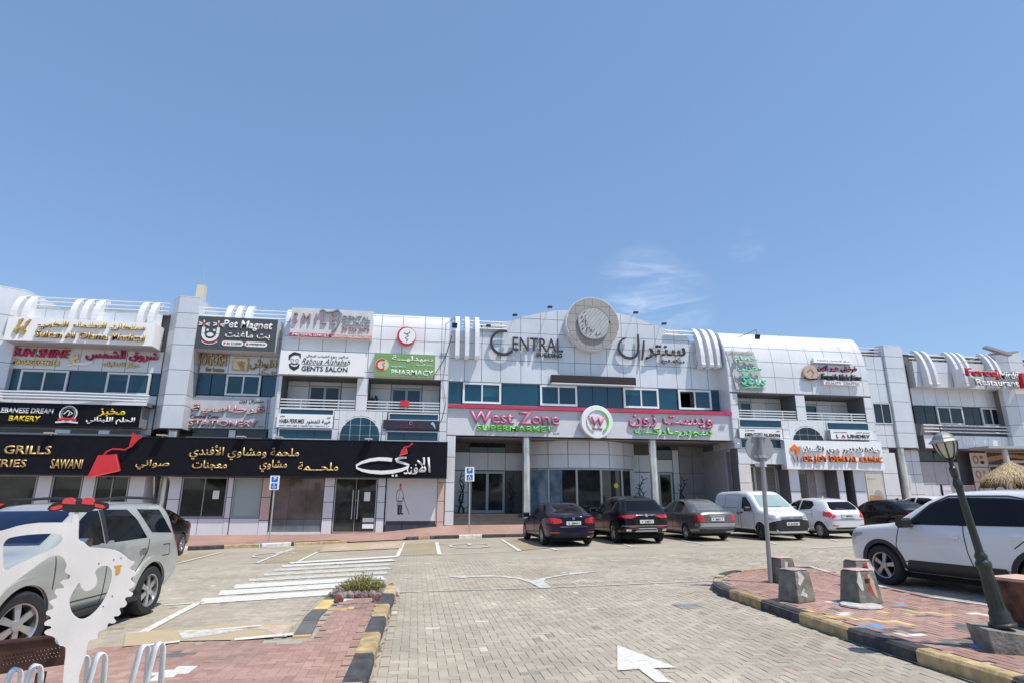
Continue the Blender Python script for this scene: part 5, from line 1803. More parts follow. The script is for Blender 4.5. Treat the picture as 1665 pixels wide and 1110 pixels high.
lettering(s, 'L', 17.3, 17.42, 4.87, 5.05, 1.42, CHAR, .03, .02); lettering(s, 'A', 17.58, 17.82, 4.87, 5.05, 1.42, REDM, .03, .02); lettering(s, 'UNDRY', 17.95, 19.3, 4.87, 5.05, 1.42, CHAR, .03, .03)
lettering(s, 'Perfect Dry Cleaning', 17.15, 17.95, 5.13, 5.19, 1.42, CHAR, .01, 0); lettering(s, 'غسيل وكي الملابس', 18.5, 19.35, 5.12, 5.20, 1.42, CHAR, .01, 0)
s = sign('wide white dental clinic board with orange letters and a tooth emblem over the clinic entrance', 17, 1.5, 3.2)
board(s, 14.24, 19.92, .9, 1.40, 3.20, 4.69, WHT, FRW)
lettering(s, 'عيادة الدكتور جوي للأسنان', 15.15, 19.8, 4.0, 4.46, 1.40, WHL, .10, .02, side=GRYS)
lettering(s, 'DR JOY DENTAL CLINIC', 15.15, 19.8, 3.50, 3.90, 1.40, ORG, .12, .035, side=M('orange edge', (.45, .10, .02), .5))
stroke(s, [(14.55, 4.2), (14.75, 4.35), (14.95, 4.15), (14.8, 3.85)], [.18, .28, .26, .12], 1.40, ORG, .08)
stroke(s, [(15.05, 4.38), (15.12, 4.1), (14.95, 3.85), (14.9, 3.6)], [.10, .2, .2, .08], 1.41, INKL, .08); stroke(s, [(14.62, 3.98), (14.72, 3.78), (14.72, 3.55)], [.14, .16, .05], 1.40, INKL, .08)
stroke(s, [(15.1, 3.9), (15.12, 3.7), (15.05, 3.55)], [.12, .1, .04], 1.42, INKL, .06)
s = sign('red and white restaurant letters on a metal frame in front of the far right tower', 33, -1.5, 8.8)
lettering(s, 'Fereej', 29.0, 31.3, 9.0, 9.68, -1.3, REDM, .15, .05, side=M('red edge', (.30, .05, .06), .5))
lettering(s, 'Mirdif', 31.4, 32.8, 9.08, 9.56, -1.3, WHL, .12, .04, side=GRYS)
lettering(s, 'Restaurant', 29.55, 32.65, 8.6, 9.0, -1.3, WHL, .12, .05, side=GRYS)
b = MB()
for z in (8.72, 9.3): b.fbox(28.9, 33, -1.5, -1.42, z, z + .06)
for u in (28.95, 31.2, 32.9): b.fbox(u, u + .06, -2.0, -1.42, 8.55, 9.7)
b.build('frame', FRW, s)
b = MB(); b.fbox(33.05, 35.4, -1.5, -1.2, 8.55, 9.5); b.build('board', REDM, s)

# floodlights
fl_def = [('small black floodlight on a bent arm at the corner of pharmacy block', -3.15, 1.5, 10.0), ('floodlight on a long arm at the top corner of the right balcony block', 12.7, 2.4, 9.9)]
for lbl, u, n, z in fl_def:
    t = thing('floodlight', lbl, 'floodlight', FP(u, n, z), group='floodlights on arms')
    b = MB(); b.prism([FP(u - .13, n + .05, z - .10), FP(u + .13, n + .05, z - .10), FP(u + .13, n + .12, z + .12), FP(u - .13, n + .12, z + .12)], (0, .10, 0)); b.build('head', BLK, t)
    b = MB(); b.path([FP(u, n, z + .1), FP(u, n, z + .42), FP(u - .75, n - 1.1, z + .12)], .02, 6); b.build('arm', GRYS, t)
for k, (u, z) in enumerate(((-1.35, 10.35), (.05, 11.0), (1.95, 11.55), (6.75, 11.5), (8.35, 10.95))):
    t = thing('spotlight', 'small dark spotlight on the arched parapet, %s from the left' % ['first', 'second', 'third', 'fourth', 'fifth'][k], 'spotlight', FP(u, .5, z), group='parapet spotlights')
    b = MB(); b.fbox(u - .12, u + .12, .55, .75, z - .04, z + .04); b.build('head', BLK, t)
    b = MB(); b.tube(FP(u, .0, z - .03), FP(u, .6, z), .015, n=6); b.build('arm', STEEL, t)
for k, u in enumerate((-15.78, -12.5, -10.9, -6.95, -20.2)):
    t = thing('sign_lamp', 'flat white lamp on top of the black fascia, %s' % ['above the steel column', 'above the frosted window', 'above the brown shop glass', 'above the glass door', 'above the left shop windows'][k], 'lamp', FP(u, 1.8, 4.25), group='flat lamps on the black fascia')
    b = MB(); b.fbox(u - .17, u + .17, 1.65, 2.0, 4.28, 4.33); b.build('head', CONCL, t); b = MB(); b.fbox(u - .02, u + .02, 1.5, 1.75, 4.22, 4.29); b.build('arm', STEEL, t)
b = MB(); b.prism([FP(30.0, -1.2, 11.25), FP(31.3, -1.2, 10.75), FP(32.6, -1.2, 10.95), FP(31.9, -1.2, 10.7)], (0, .5, 0))
pl_ = thing('lamp_arm', 'tangled metal lamp arm sticking out above the fins near the right edge', 'lamp', FP(31, -1.5, 10.6))
b = MB(); b.path([FP(28.7, -1.6, 9.95), FP(31.2, -1.0, 10.72)], .018, 6); b.prism([FP(30.6, -1.0, 11.0), FP(32.4, -1.0, 10.55), FP(32.5, -1.0, 10.7), FP(30.7, -1.0, 11.15)], (0, .3, 0)); b.prism([FP(31.2, -1.2, 10.6), FP(33.2, -1.2, 10.85), FP(33.2, -1.2, 10.95), FP(31.2, -1.2, 10.75)], (0, .3, 0)); b.build('arm', GRYS, pl_)

t = thing('cable', 'thin black cable hanging down the corner of the pharmacy block', 'cable', FP(-3.6, 1.1, 9))
b = MB(); b.path([FP(-3.25, 1.12, 9.6), FP(-3.5, 1.12, 8.6), FP(-4.1, 1.36, 7.4)], .018, 5); b.path([FP(-3.5, 1.12, 8.6), FP(-3.62, 1.1, 7.2), FP(-3.45, 1.1, 6.1), FP(-3.6, 1.1, 5.4), FP(-3.8, 1.1, 5.1)], .012, 5); b.build('strand', BLK, t)
t = thing('cable', 'thin cable slanting down the left side of the curved salon cladding', 'cable', FP(12, 1.1, 9))
b = MB(); b.path([FP(12.0, 1.0, 9.6), FP(12.1, 1.1, 8.9), FP(12.9, 1.25, 9.5)], .015, 5); b.build('strand', GRYS, t)
t = thing('security_camera', 'small white security camera under the left edge of the gents saloon sign', 'camera', FP(11.75, 1.15, 4.2))
b = MB(); b.tube(FP(11.75, 1.05, 4.5), FP(11.75, 1.25, 4.45), .03, n=8); b.tube(FP(11.75, 1.2, 4.47), FP(11.62, 1.42, 4.40), .06, n=10); b.build('body', WHT, t, smooth=40)
# red cloth on the balcony rail, clothes and plant behind it
t = fb('cloth', None, -5.62, -5.22, 1.0, 1.06, 5.98, 6.26, REDM)
tag(t, 'bright red cloth hung over the balcony rail below the pharmacy sign', 'cloth')
t = thing('plant', 'dark potted plant in the corner of the pharmacy balcony', 'plant', FP(-6.9, .2, 5.0))
b = MB()
for k in range(60):
    a, r_ = random.uniform(0, 2 * pi), random.uniform(.02, .2)
    x, y, z = -6.95 + r_ * cos(a), .3 + r_ * sin(a), random.uniform(5.9, 6.5)
    b.add([FP(x, y, z), FP(x + random.uniform(-.12, .12), y + .03, z + .10), FP(x + random.uniform(-.08, .08), y, z + .18)], [(0, 1, 2)])
b.build('leaves', M('dark leaf', (.04, .06, .03), .6), t)
b = MB(); b.lathe([(.10, 0), (.16, .3), (0, .3)], 12, FP(-6.95, .3, 5.65)); b.build('pot', DARK, t)
t = thing('clothes_rack', 'washing in red and white on the balcony left of the far salon rail', 'laundry', FP(16.6, .3, 5.5))
for k, (u, m_, w_) in enumerate(((16.15, REDM, .3), (16.5, INKL, .25), (17.7, WHT, .4), (18.6, WSCR, .3))):
    fb('cloth', t, u, u + w_, .45, .48, 5.85, 6.12, m_)

# twisted metal branches beside the entrances
def branch(label, u, n, z0, h, seed):
    random.seed(seed)
    t = thing('metal_tree', label, 'sculpture', FP(u, n, z0), group='black metal branches beside the entrances')
    b = MB()
    for s_ in (-1, 1):
        pts = []
        for i in range(9):
            z = z0 + h * i / 8 * (1 if s_ < 0 else .8)
            pts.append(FP(u + s_ * .12 * sin(i * 1.1 + seed) + random.uniform(-.03, .03), n + .05 * cos(i), z))
        for i in range(8):
            b.tube(pts[i], pts[i + 1], .055 * (1 - i / 11), .055 * (1 - (i + 1) / 11), n=7)
            if i > 0:
                d = Vector((random.choice((-1, 1)) * random.uniform(.12, .28), random.uniform(-.08, .08), random.uniform(.05, .2)))
                b.tube(pts[i], pts[i] + d, .028, .012, n=5)
    b.build('trunk', BLK, t)
    random.seed(7 + seed)


branch('black twisted metal tree left of the side entrance, behind the parking sign', -2.35, -1.9, .95, 2.1, 1)
branch('black twisted metal tree right of the side entrance, next to the dark wall', .30, -2.1, .95, 1.95, 2)
branch('black twisted metal tree behind the steel column at the right of the drum', 7.55, -2.0, .95, 2.0, 3)
branch('black twisted metal tree right of the far glass door', 10.0, -2.1, .95, 1.95, 4)

# thatched parasol at the right edge
t = thing('thatched_parasol', 'straw thatched parasol in front of the bakery posters at the right edge', 'parasol', FP(29.6, 1.8, .6))
apx = at_y(1641, 750, 25.2)
b = MB()
for k in range(4200):
    a = random.uniform(0, 2 * pi)
    r0_, r1_ = random.uniform(.05, 1.25), 0
    r1_ = r0_ + random.uniform(.2, .55)
    zz = lambda r: apx.z - .62 * r - .10 * max(0, r - 1.2)
    w_ = random.uniform(.008, .02)
    da = random.uniform(-.12, .12)
    o_ = random.uniform(0, .07)
    p0 = Vector((apx.x + r0_ * cos(a), apx.y + r0_ * sin(a), zz(r0_) + o_)); p1 = Vector((apx.x + r1_ * cos(a + da), apx.y + r1_ * sin(a + da), zz(r1_) + o_ - random.uniform(-.04, .28)))
    s_ = Vector((-sin(a), cos(a), 0)) * w_
    b.add([p0 - s_, p0 + s_, p1], [(0, 1, 2)])
b.lathe([(.02, 0), (1.35, -.88)], 20, apx - Vector((0, 0, .05)), mi=1)
th = b.build('thatch', [M('straw', (.44, .34, .21), .9, 0, .6, 14), M('dark straw', (.20, .14, .08), .95, 0, .5, 9)], t); th['kind'] = 'stuff'
for k in range(5):
    a = 2 * pi * k / 5 - 1.9
    bb = MB(); bb.lathe([(.22, -.3), (.18, .1), (0, .1)], 10, apx + Vector((1.25 * cos(a), 1.25 * sin(a), -.95))); bb.build('basket_lamp', M('basket', (.13, .075, .04), .9), t)
b = MB(); b.tube((apx.x, apx.y, .3), apx, .06, n=10); b.build('pole', BRN, t)

# ------------------------------------------------------------------ cars
CGL = M('car glass', (.006, .006, .007), .04, 0, .3, .8, spec=.32)
CGLP = M('car glass with sunshade', (.30, .40, .38), .06, 0, .12, 1.2, spec=.7, coat=.5)
TYRE = M('tyre rubber', (.022, .022, .023), .85, 0, .2, 12, .3, 80)
RIM = M('alloy', (.50, .50, .51), .28, .8, .05)
RIMD = M('dark alloy', (.10, .10, .11), .35, .6, .05)
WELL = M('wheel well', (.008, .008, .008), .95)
TRIM = M('black car trim', (.022, .022, .024), .55, 0, .12)
CHR = M('chrome', (.75, .75, .76), .12, 1., 0)
LRED = M('tail lamp red', (.60, .012, .012), .12, 0, .15, 6, spec=.7, coat=.6)
LCLR = M('head lamp', (.45, .47, .50), .10, .3, .3, 14, spec=.7, coat=.6)
PLATE = M('number plate', (.72, .73, .72), .4)
SEAM = M('panel seam', (.012, .012, .012), .8)


def wheel(parent, x, y, r, w, sgn, rim, spokes, name='wheel', steer=0., cap=False):
    c = Vector((x, y, r))
    ax = Vector((sin(-steer) * sgn, cos(steer) * sgn, 0))
    b = MB()
    pr_ = [(r * .60, -w / 2), (r * .88, -w / 2), (r * .985, -w * .36), (r, -w * .12), (r, w * .12), (r * .985, w * .36), (r * .90, w * .49), (r * .66, w * .5), (r * .63, w * .42), (r * .61, 0)]
    b.lathe(pr_, 36, c, ax)
    o = b.build(name, TYRE, parent, smooth=40)
    b = MB()
    b.lathe([(r * .66, w * .44), (r * .645, w * .47), (r * .60, w * .43), (r * .585, -w * .2)], 36, c, ax)
    up = ax.orthogonal().normalized(); rt = ax.cross(up)
    for k in range(spokes):
        a = 2 * pi * k / spokes + .3
        d = up * cos(a) + rt * sin(a); e = ax.cross(d)
        w0, w1 = r * .075, r * (.06 if spokes > 8 else .115)
        pts = [c + d * r * .10 - e * w0 + ax * w * .40, c + d * r * .60 - e * w1 + ax * w * .34, c + d * r * .60 + e * w1 + ax * w * .34, c + d * r * .10 + e * w0 + ax * w * .40]
        b.prism(pts, -ax * .03)
    b.lathe([(r * .20, w * .30), (r * .17, w * .44), (r * .08, w * .46), (0, w * .46)], 16, c, ax)
    b.build('rim', rim, o, smooth=30)
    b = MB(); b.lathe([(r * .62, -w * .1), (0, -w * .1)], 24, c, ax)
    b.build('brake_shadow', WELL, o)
    return o


def body_mesh(sp):
    L, Wd = sp['L'], sp['W']
    top, belt, bot, plan = sp['top'], sp['belt'], sp['bot'], sp['plan']
    xs = sorted(set([p[0] for p in top] + [p[0] for p in belt] + [L * f for f in (.02, .06, .12, .2, .28, .36, .44, .52, .6, .68, .76, .84, .9, .95, .98)]))
    out = [xs[0]]
    for x in xs[1:]:
        if x - out[-1] > .055: out.append(x)
        elif x == L: out[-1] = x
    xs = out
    rings = []
    tum = sp.get('tum', .40)
    for x in xs:
        zb, zt, zs = lerp(bot, x), lerp(top, x), lerp(belt, x)
        zt = max(zt, zs + .02)
        w = Wd / 2 * lerp(plan, x)
        g = zt - zs
        k = min(1, g / .25)
        yt = w * (.90 - .02 * k) - tum * max(0, g - .05)
        half = [(0, zb), (w * .80, zb), (w * .965, zb + .07), (w * .992, zb + .34 * (zs - zb)), (w, zb + .66 * (zs - zb)), (w * .985, zs - .05 - .02 * (1 - k)), (w * .955, zs + .01 * k),
                (w * .925 - tum * .48 * g * k, zs + g * .48), (yt + .015, zt - .055 * k - .01), (yt - .09, zt - .004), (yt * .5, zt + .012), (0, zt + .016)]
        rings.append([(x, y, z) for y, z in half])
    n = len(rings[0])
    vs, fs = [], []
    idx = []
    for r in rings:
        row = []
        for j, (x, y, z) in enumerate(r):
            vs.append((L / 2 - x, y, z)); row.append(len(vs) - 1)
        m_ = []
        for j in range(n - 2, 0, -1):
            x, y, z = r[j]
            vs.append((L / 2 - x, -y, z)); m_.append(len(vs) - 1)
        idx.append(row + m_)
    N = len(idx[0])
    for a, c in zip(idx, idx[1:]):
        for j in range(N):
            fs.append((a[j], a[(j + 1) % N], c[(j + 1) % N], c[j]))
    # caps: strips left-right so that subdivision stays tidy
    for row, fl in ((idx[0], False), (idx[-1], True)):
        for j in range(n - 1):
            a, b_ = row[j], row[j + 1]
            c, d = row[(N - j) % N], row[(N - j - 1) % N]
            f = [a, b_, d, c]
            f = list(dict.fromkeys(f))
            if len(f) >= 3: fs.append(tuple(f if fl else f[::-1]))
    me = bpy.data.meshes.new('body')
    me.from_pydata(vs, [], fs)
    bm = bmesh.new(); bm.from_mesh(me)
    bmesh.ops.recalc_face_normals(bm, faces=bm.faces)
    cr = bm.edges.layers.float.new('crease_edge')
    for e in bm.edges:
        zz = [v.co for v in e.verts]
        if abs(zz[0].x - zz[1].x) < 1e-4 and abs(abs(zz[0].x) - L / 2) < 1e-3:
            e[cr] = .55
    bm.to_mesh(me); bm.free()
    return me


def car(name, label, sp, wheel_px=None, wheel_at='RL', heading=90., loc=None, group='cars parked in front of the shops', cat='car'):
    L, Wd, wb, fo, r = sp['L'], sp['W'], sp['wb'], sp['fo'], sp['r']
    xf, xr = L / 2 - fo, L / 2 - fo - wb
    t = bpy.data.objects.new(name, None); COL.objects.link(t)
    tag(t, label, cat, group)
    h = rad(heading)
    Rz = Matrix.Rotation(h, 4, 'Z')
    if loc is None:
        P = gp(*wheel_px, 0)
        lx, ly = {'RL': (xr, Wd / 2 - .1), 'RR': (xr, -Wd / 2 + .1), 'FR': (xf, -Wd / 2 + .1), 'FL': (xf, Wd / 2 - .1)}[wheel_at]
        o_ = Rz @ Vector((lx, ly, 0))
        loc = (P.x - o_.x, P.y - o_.y)
    s = sp.get('scale', 1.0)
    t.matrix_world = Matrix.Translation((loc[0], loc[1], GS * loc[0] + sp.get('lift', 0))) @ TM @ Rz @ Matrix.Scale(s, 4)
    me = body_mesh(sp)
    tmp = bpy.data.objects.new('tmp', me); COL.objects.link(tmp)
    ss = tmp.modifiers.new('s', 'SUBSURF'); ss.levels = ss.render_levels = 2
    me.materials.append(sp['paint'])
    cutters = []
    for x in (xf, xr):
        b = MB()
        b.tube((x, -Wd, r * 1.02), (x, Wd, r * 1.02), r * sp.get('arch', 1.13), n=40)
        cm = bpy.data.meshes.new('cut'); cm.from_pydata([tuple(v) for v in b.v], [], b.f); cm.materials.append(WELL)
        c = bpy.data.objects.new('cut', cm); COL.objects.link(c); cutters.append(c)
        # keep a web in the middle so wheels sit in wells
        bo = tmp.modifiers.new('b', 'BOOLEAN'); bo.operation = 'DIFFERENCE'; bo.solver = 'EXACT'; bo.object = c; bo.material_mode = 'TRANSFER'
    dg = bpy.context.evaluated_depsgraph_get()
    dg.update()
    me2 = bpy.data.meshes.new_from_object(tmp.evaluated_get(dg), depsgraph=dg)
    for c in cutters: bpy.data.objects.remove(c)
    bpy.data.objects.remove(tmp)
    me2.name = 'body'
    me2.polygons.foreach_set('use_smooth', [True] * len(me2.polygons))
    me2.set_sharp_from_angle(angle=rad(38))
    body = link('body', me2, t)
    bv = BVHTree.FromPolygons([v.co[:] for v in me2.vertices], [tuple(p.vertices) for p in me2.polygons])

    def cast(kind, a, b_):
        # a,b: side -> x from nose, z ; rear/front -> y, z ; top -> x from nose, y
        if kind in 'LR':
            s_ = 1 if kind == 'L' else -1
            hit = bv.ray_cast(Vector((L / 2 - a, 3 * s_, b_)), Vector((0, -s_, 0)))
        elif kind == 'B': hit = bv.ray_cast(Vector((-L, a, b_)), Vector((1, 0, 0)))
        elif kind == 'F': hit = bv.ray_cast(Vector((L, a, b_)), Vector((-1, 0, 0)))
        else: hit = bv.ray_cast(Vector((L / 2 - a, b_, 4)), Vector((0, 0, -1)))
        return hit[0]

    def decal(kind, pts, mat, name, parent=None, off=.006, cell=.07, th=.012):
        V = [Vector(p) for p in pts]
        # densify the outline
        O = []
        for i, p in enumerate(V):
            q = V[(i + 1) % len(V)]
            k = max(1, int((q - p).length / cell))
            O += [p.lerp(q, j / k) for j in range(k)]
        ne = len(O)
        x0, x1 = min(p.x for p in O), max(p.x for p in O); y0, y1 = min(p.y for p in O), max(p.y for p in O)
        poly = [(p.x, p.y) for p in O]
        I = []
        x = x0 + cell / 2
        while x < x1:
            y = y0 + cell / 2
            while y < y1:
                if inside(x, y, poly) and min((Vector((x, y)) - p).length for p in O) > cell * .35: I.append(Vector((x, y)))
                y += cell
            x += cell
        vv, _, ff, *_ = delaunay_2d_cdt(O + I, [(i, (i + 1) % ne) for i in range(ne)], [], 1, 1e-5)
        dirv = {'L': Vector((0, 1, 0)), 'R': Vector((0, -1, 0)), 'B': Vector((-1, 0, 0)), 'F': Vector((1, 0, 0)), 'T': Vector((0, 0, 1))}[kind]
        P, ok = [], []
        for p in vv:
            hpt = cast(kind, p.x, p.y)
            if hpt is None:
                c0 = Vector(((x0 + x1) / 2, (y0 + y1) / 2))
                for f_ in (.05, .12, .25, .4):
                    q = p.lerp(c0, f_); hpt = cast(kind, q.x, q.y)
                    if hpt is not None: break
            P.append(hpt + dirv * off if hpt is not None else None)
        m_ = {}
        vs = []
        for i, p in enumerate(P):
            if p is not None: m_[i] = len(vs); vs.append(p)
        fs = []
        for f in ff:
            if all(i in m_ for i in f):
                fs.append(tuple(m_[i] for i in f))
        if not fs: return None
        # rim pushed back into the body
        ec = {}
        for f in fs:
            for i in range(len(f)):
                a, c = f[i], f[(i + 1) % len(f)]
                k_ = (min(a, c), max(a, c)); ec[k_] = ec.get(k_, 0) + 1
        base = len(vs); mp_ = {}
        for (a, c), n_ in list(ec.items()):
            if n_ == 1:
                for q in (a, c):
                    if q not in mp_: mp_[q] = len(vs); vs.append(vs[q] - dirv * th)
                fs.append((a, c, mp_[c], mp_[a]))
        return mesh_obj(name, vs, fs, mat, parent or t, smooth=40)

    paint = sp['paint']
    # windows
    for nm, pts in sp.get('side_glass', []):
        for k in 'LR': decal(k, pts, sp.get('glass', CGL), nm)
    for pts, m_ in sp.get('side_trim', []):
        for k in 'LR': decal(k, pts, m_, 'trim', off=.009, cell=.06)
    for pts in sp.get('seams', []):
        for k in 'LR':
            pp = [Vector(p) for p in pts]
            Lh, Rh = [], []
            for i, p in enumerate(pp):
                d = (pp[min(i + 1, len(pp) - 1)] - pp[max(i - 1, 0)]).normalized(); n_ = Vector((-d.y, d.x)) * .007
                Lh.append(tuple(p + n_)); Rh.append(tuple(p - n_))
            decal(k, Lh + Rh[::-1], SEAM, 'seam', off=.004, cell=.05, th=.006)
    for i_, (nm, kind, pts, m_, *o) in enumerate(sp.get('decals', [])):
        mir = kind in 'BF' and not (o and o[0] == 'one')
        decal(kind, pts, m_, nm, off=.008 + .0015 * i_)
        if mir: decal(kind, [(-a, b_) for a, b_ in pts], m_, nm, off=.008 + .0015 * i_)
    # handles and mirrors
    for x, z in sp.get('handles', []):
        for s_ in (1, -1):
            hp = cast('L' if s_ > 0 else 'R', x, z)
            if hp:
                b = MB(); b.box(hp.x - .10, hp.x + .10, hp.y - .01 if s_ > 0 else hp.y - .035, hp.y + .035 if s_ > 0 else hp.y + .01, hp.z - .018, hp.z + .018)
                b.build('handle', sp.get('handle_mat', paint), t)
    mx, mz = sp['mirror']
    for s_ in (1, -1):
        hp = cast('L' if s_ > 0 else 'R', mx, mz - .03)
        if hp:
            c = Vector((hp.x + .02, hp.y + s_ * .16, hp.z + .05))
            vs = []; fs = []
            b = MB()
            b.prism([c + Vector((x, -s_ * .10, z)) for x, z in ((-.05, -.075), (.045, -.085), (.09, -.03), (.085, .05), (.04, .09), (-.04, .095), (-.06, .05))], (0, s_ * .22, 0))
            b.tube(hp - Vector((0, s_ * .03, 0)), c - Vector((0, s_ * .05, .04)), .03, n=8)
            b.build('mirror', sp.get('mirror_mat', paint), t, smooth=25)
    # wheels
    for x in (xf, xr):
        for s_ in (1, -1):
            wheel(t, x, s_ * (Wd / 2 - .125), r, sp.get('tw', .22), s_, sp.get('rim', RIM), sp.get('spokes', 10), steer=sp.get('steer', 0) if x == xf else 0)
    # plates
    for kind, z, txt in sp.get('plates', []):
        hp = cast(kind, 0.0 + sp.get('plate_y', 0), z)
        if hp:
            sx = -1 if kind == 'B' else 1
            b = MB(); b.box(hp.x, hp.x + sx * .03, hp.y - .26, hp.y + .26, z - .06, z + .06); o = b.build('number_plate', PLATE, t)
            fr = (lambda a, c, d: Vector((hp.x + sx * (.03 + d), -sx * -a * (1) if False else (hp.y + (-a if kind == 'B' else a)), c)))
            lettering(o, txt, -.21 if kind == 'B' else -.21, .21, z - .035, z + .035, .001, CHAR, .003, .03, frame=fr)
    if 'extra' in sp: sp['extra'](t, cast, decal, sp)
    # dark underside
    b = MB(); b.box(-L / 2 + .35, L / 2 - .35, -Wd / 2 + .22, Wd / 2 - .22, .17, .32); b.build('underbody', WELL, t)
    return t


P_NAVY = M('dark blue paint', (.004, .005, .026), .25, 0, .05, spec=.3, coat=.35)
P_INK = M('blue-black paint', (.003, .0035, .009), .25, 0, .05, spec=.3, coat=.35)
P_GREY = M('grey metallic paint', (.155, .155, .16), .3, .6, .05, coat=.9)
P_WHITE = M('white car paint', (.70, .71, .73), .3, 0, .02, coat=.8)
P_PEARL = M('pearl white paint', (.66, .66, .70), .28, .1, .02, coat=.9)
P_BLACK = M('black car paint', (.004, .004, .005), .2, 0, .05, spec=.3, coat=.35)
P_SAGE = M('silver green paint', (.46, .475, .44), .35, .35, .05, coat=.8)


def roof_aerial(x, z0=None):
    def f(t, cast, decal, sp):
        hp = cast('T', x, 0)
        b = MB(); b.prism([hp + Vector((.10, .015, 0)), hp + Vector((-.08, .015, 0)), hp + Vector((-.07, .015, .06))], (0, -.03, 0)); b.build('aerial', sp['paint'], t)
    return f


sedan_plan = [(0, .72), (.12, .84), (.4, .94), (.9, .985), (2.5, 1.0), (3.9, .985), (4.5, .94), (4.78, .87), (4.9, .78)]
bmw = dict(L=4.9, W=1.86, wb=2.97, fo=.85, r=.335, paint=P_NAVY, arch=1.12, spokes=10, plan=sedan_plan,
           top=[(0, .58), (.1, .68), (.4, .78), (1.35, .93), (1.45, .96), (2.05, 1.32), (2.4, 1.435), (2.9, 1.465), (3.4, 1.44), (3.85, 1.30), (4.30, 1.09), (4.45, 1.06), (4.80, 1.055), (4.9, .98)],
           belt=[(0, .54), (.1, .62), (.4, .72), (1.35, .88), (2.4, .93), (4.0, .975), (4.6, .98), (4.9, .90)],
           bot=[(0, .30), (.3, .20), (1, .19), (4.2, .20), (4.6, .24), (4.9, .36)],
           side_glass=[('side_window', [(1.75, .97), (2.72, .985), (2.74, 1.39), (2.45, 1.385), (2.12, 1.24)]), ('side_window', [(2.80, .99), (3.55, 1.01), (3.60, 1.30), (3.35, 1.375), (2.82, 1.395)]),
                       ('quarter_window', [(3.62, 1.02), (3.95, 1.05), (3.82, 1.16), (3.66, 1.27)])],
           seams=[[(1.55, .35), (1.55, .90)], [(2.76, .28), (2.76, .98)], [(3.72, .62), (3.62, 1.0)], [(1.5, .30), (3.6, .30)]], handles=[(2.55, .85), (3.5, .88)], mirror=(1.85, .98),
           decals=[('rear_window', 'B', [(-.56, 1.075), (.56, 1.075), (.50, 1.25), (.42, 1.38), (-.42, 1.38), (-.50, 1.25)], CGL, 'one'),
                   ('windscreen', 'F', [(-.62, .99), (.62, .99), (.52, 1.38), (-.52, 1.38)], CGL, 'one'),
                   ('tail_lamp', 'B', [(.40, .80), (.62, .77), (.90, .80), (.93, .93), (.78, .99), (.44, .92)], LRED), ('tail_lamp', 'L', [(4.55, .80), (4.84, .79), (4.82, .92), (4.62, .96)], LRED), ('tail_lamp', 'R', [(4.55, .80), (4.84, .79), (4.82, .92), (4.62, .96)], LRED, 'one'),
                   ('bumper_trim', 'B', [(-.5, .655), (.5, .655), (.5, .67), (-.5, .67)], CHR, 'one'), ('reflector', 'B', [(.52, .46), (.80, .46), (.80, .50), (.52, .49)], LRED),
                   ('lid_seam', 'B', [(-.72, .70), (.72, .70), (.72, .712), (-.72, .712)], SEAM, 'one'), ('diffuser', 'B', [(-.7, .30), (.7, .30), (.75, .40), (-.75, .40)], TRIM, 'one'),
                   ('emblem', 'B', [(-.045, .90), (.045, .90), (.045, .98), (-.045, .98)], CHR, 'one'), ('exhaust', 'B', [(-.62, .30), (-.42, .30), (-.42, .36), (-.62, .36)], CHR, 'one'),
                   ('head_lamp', 'F', [(.45, .56), (.85, .58), (.8, .70), (.5, .66)], LCLR), ('grille', 'F', [(.04, .45), (.32, .45), (.32, .66), (.04, .66)], TRIM)],
           plates=[('B', .785, 'G 28441')], extra=roof_aerial(3.3))
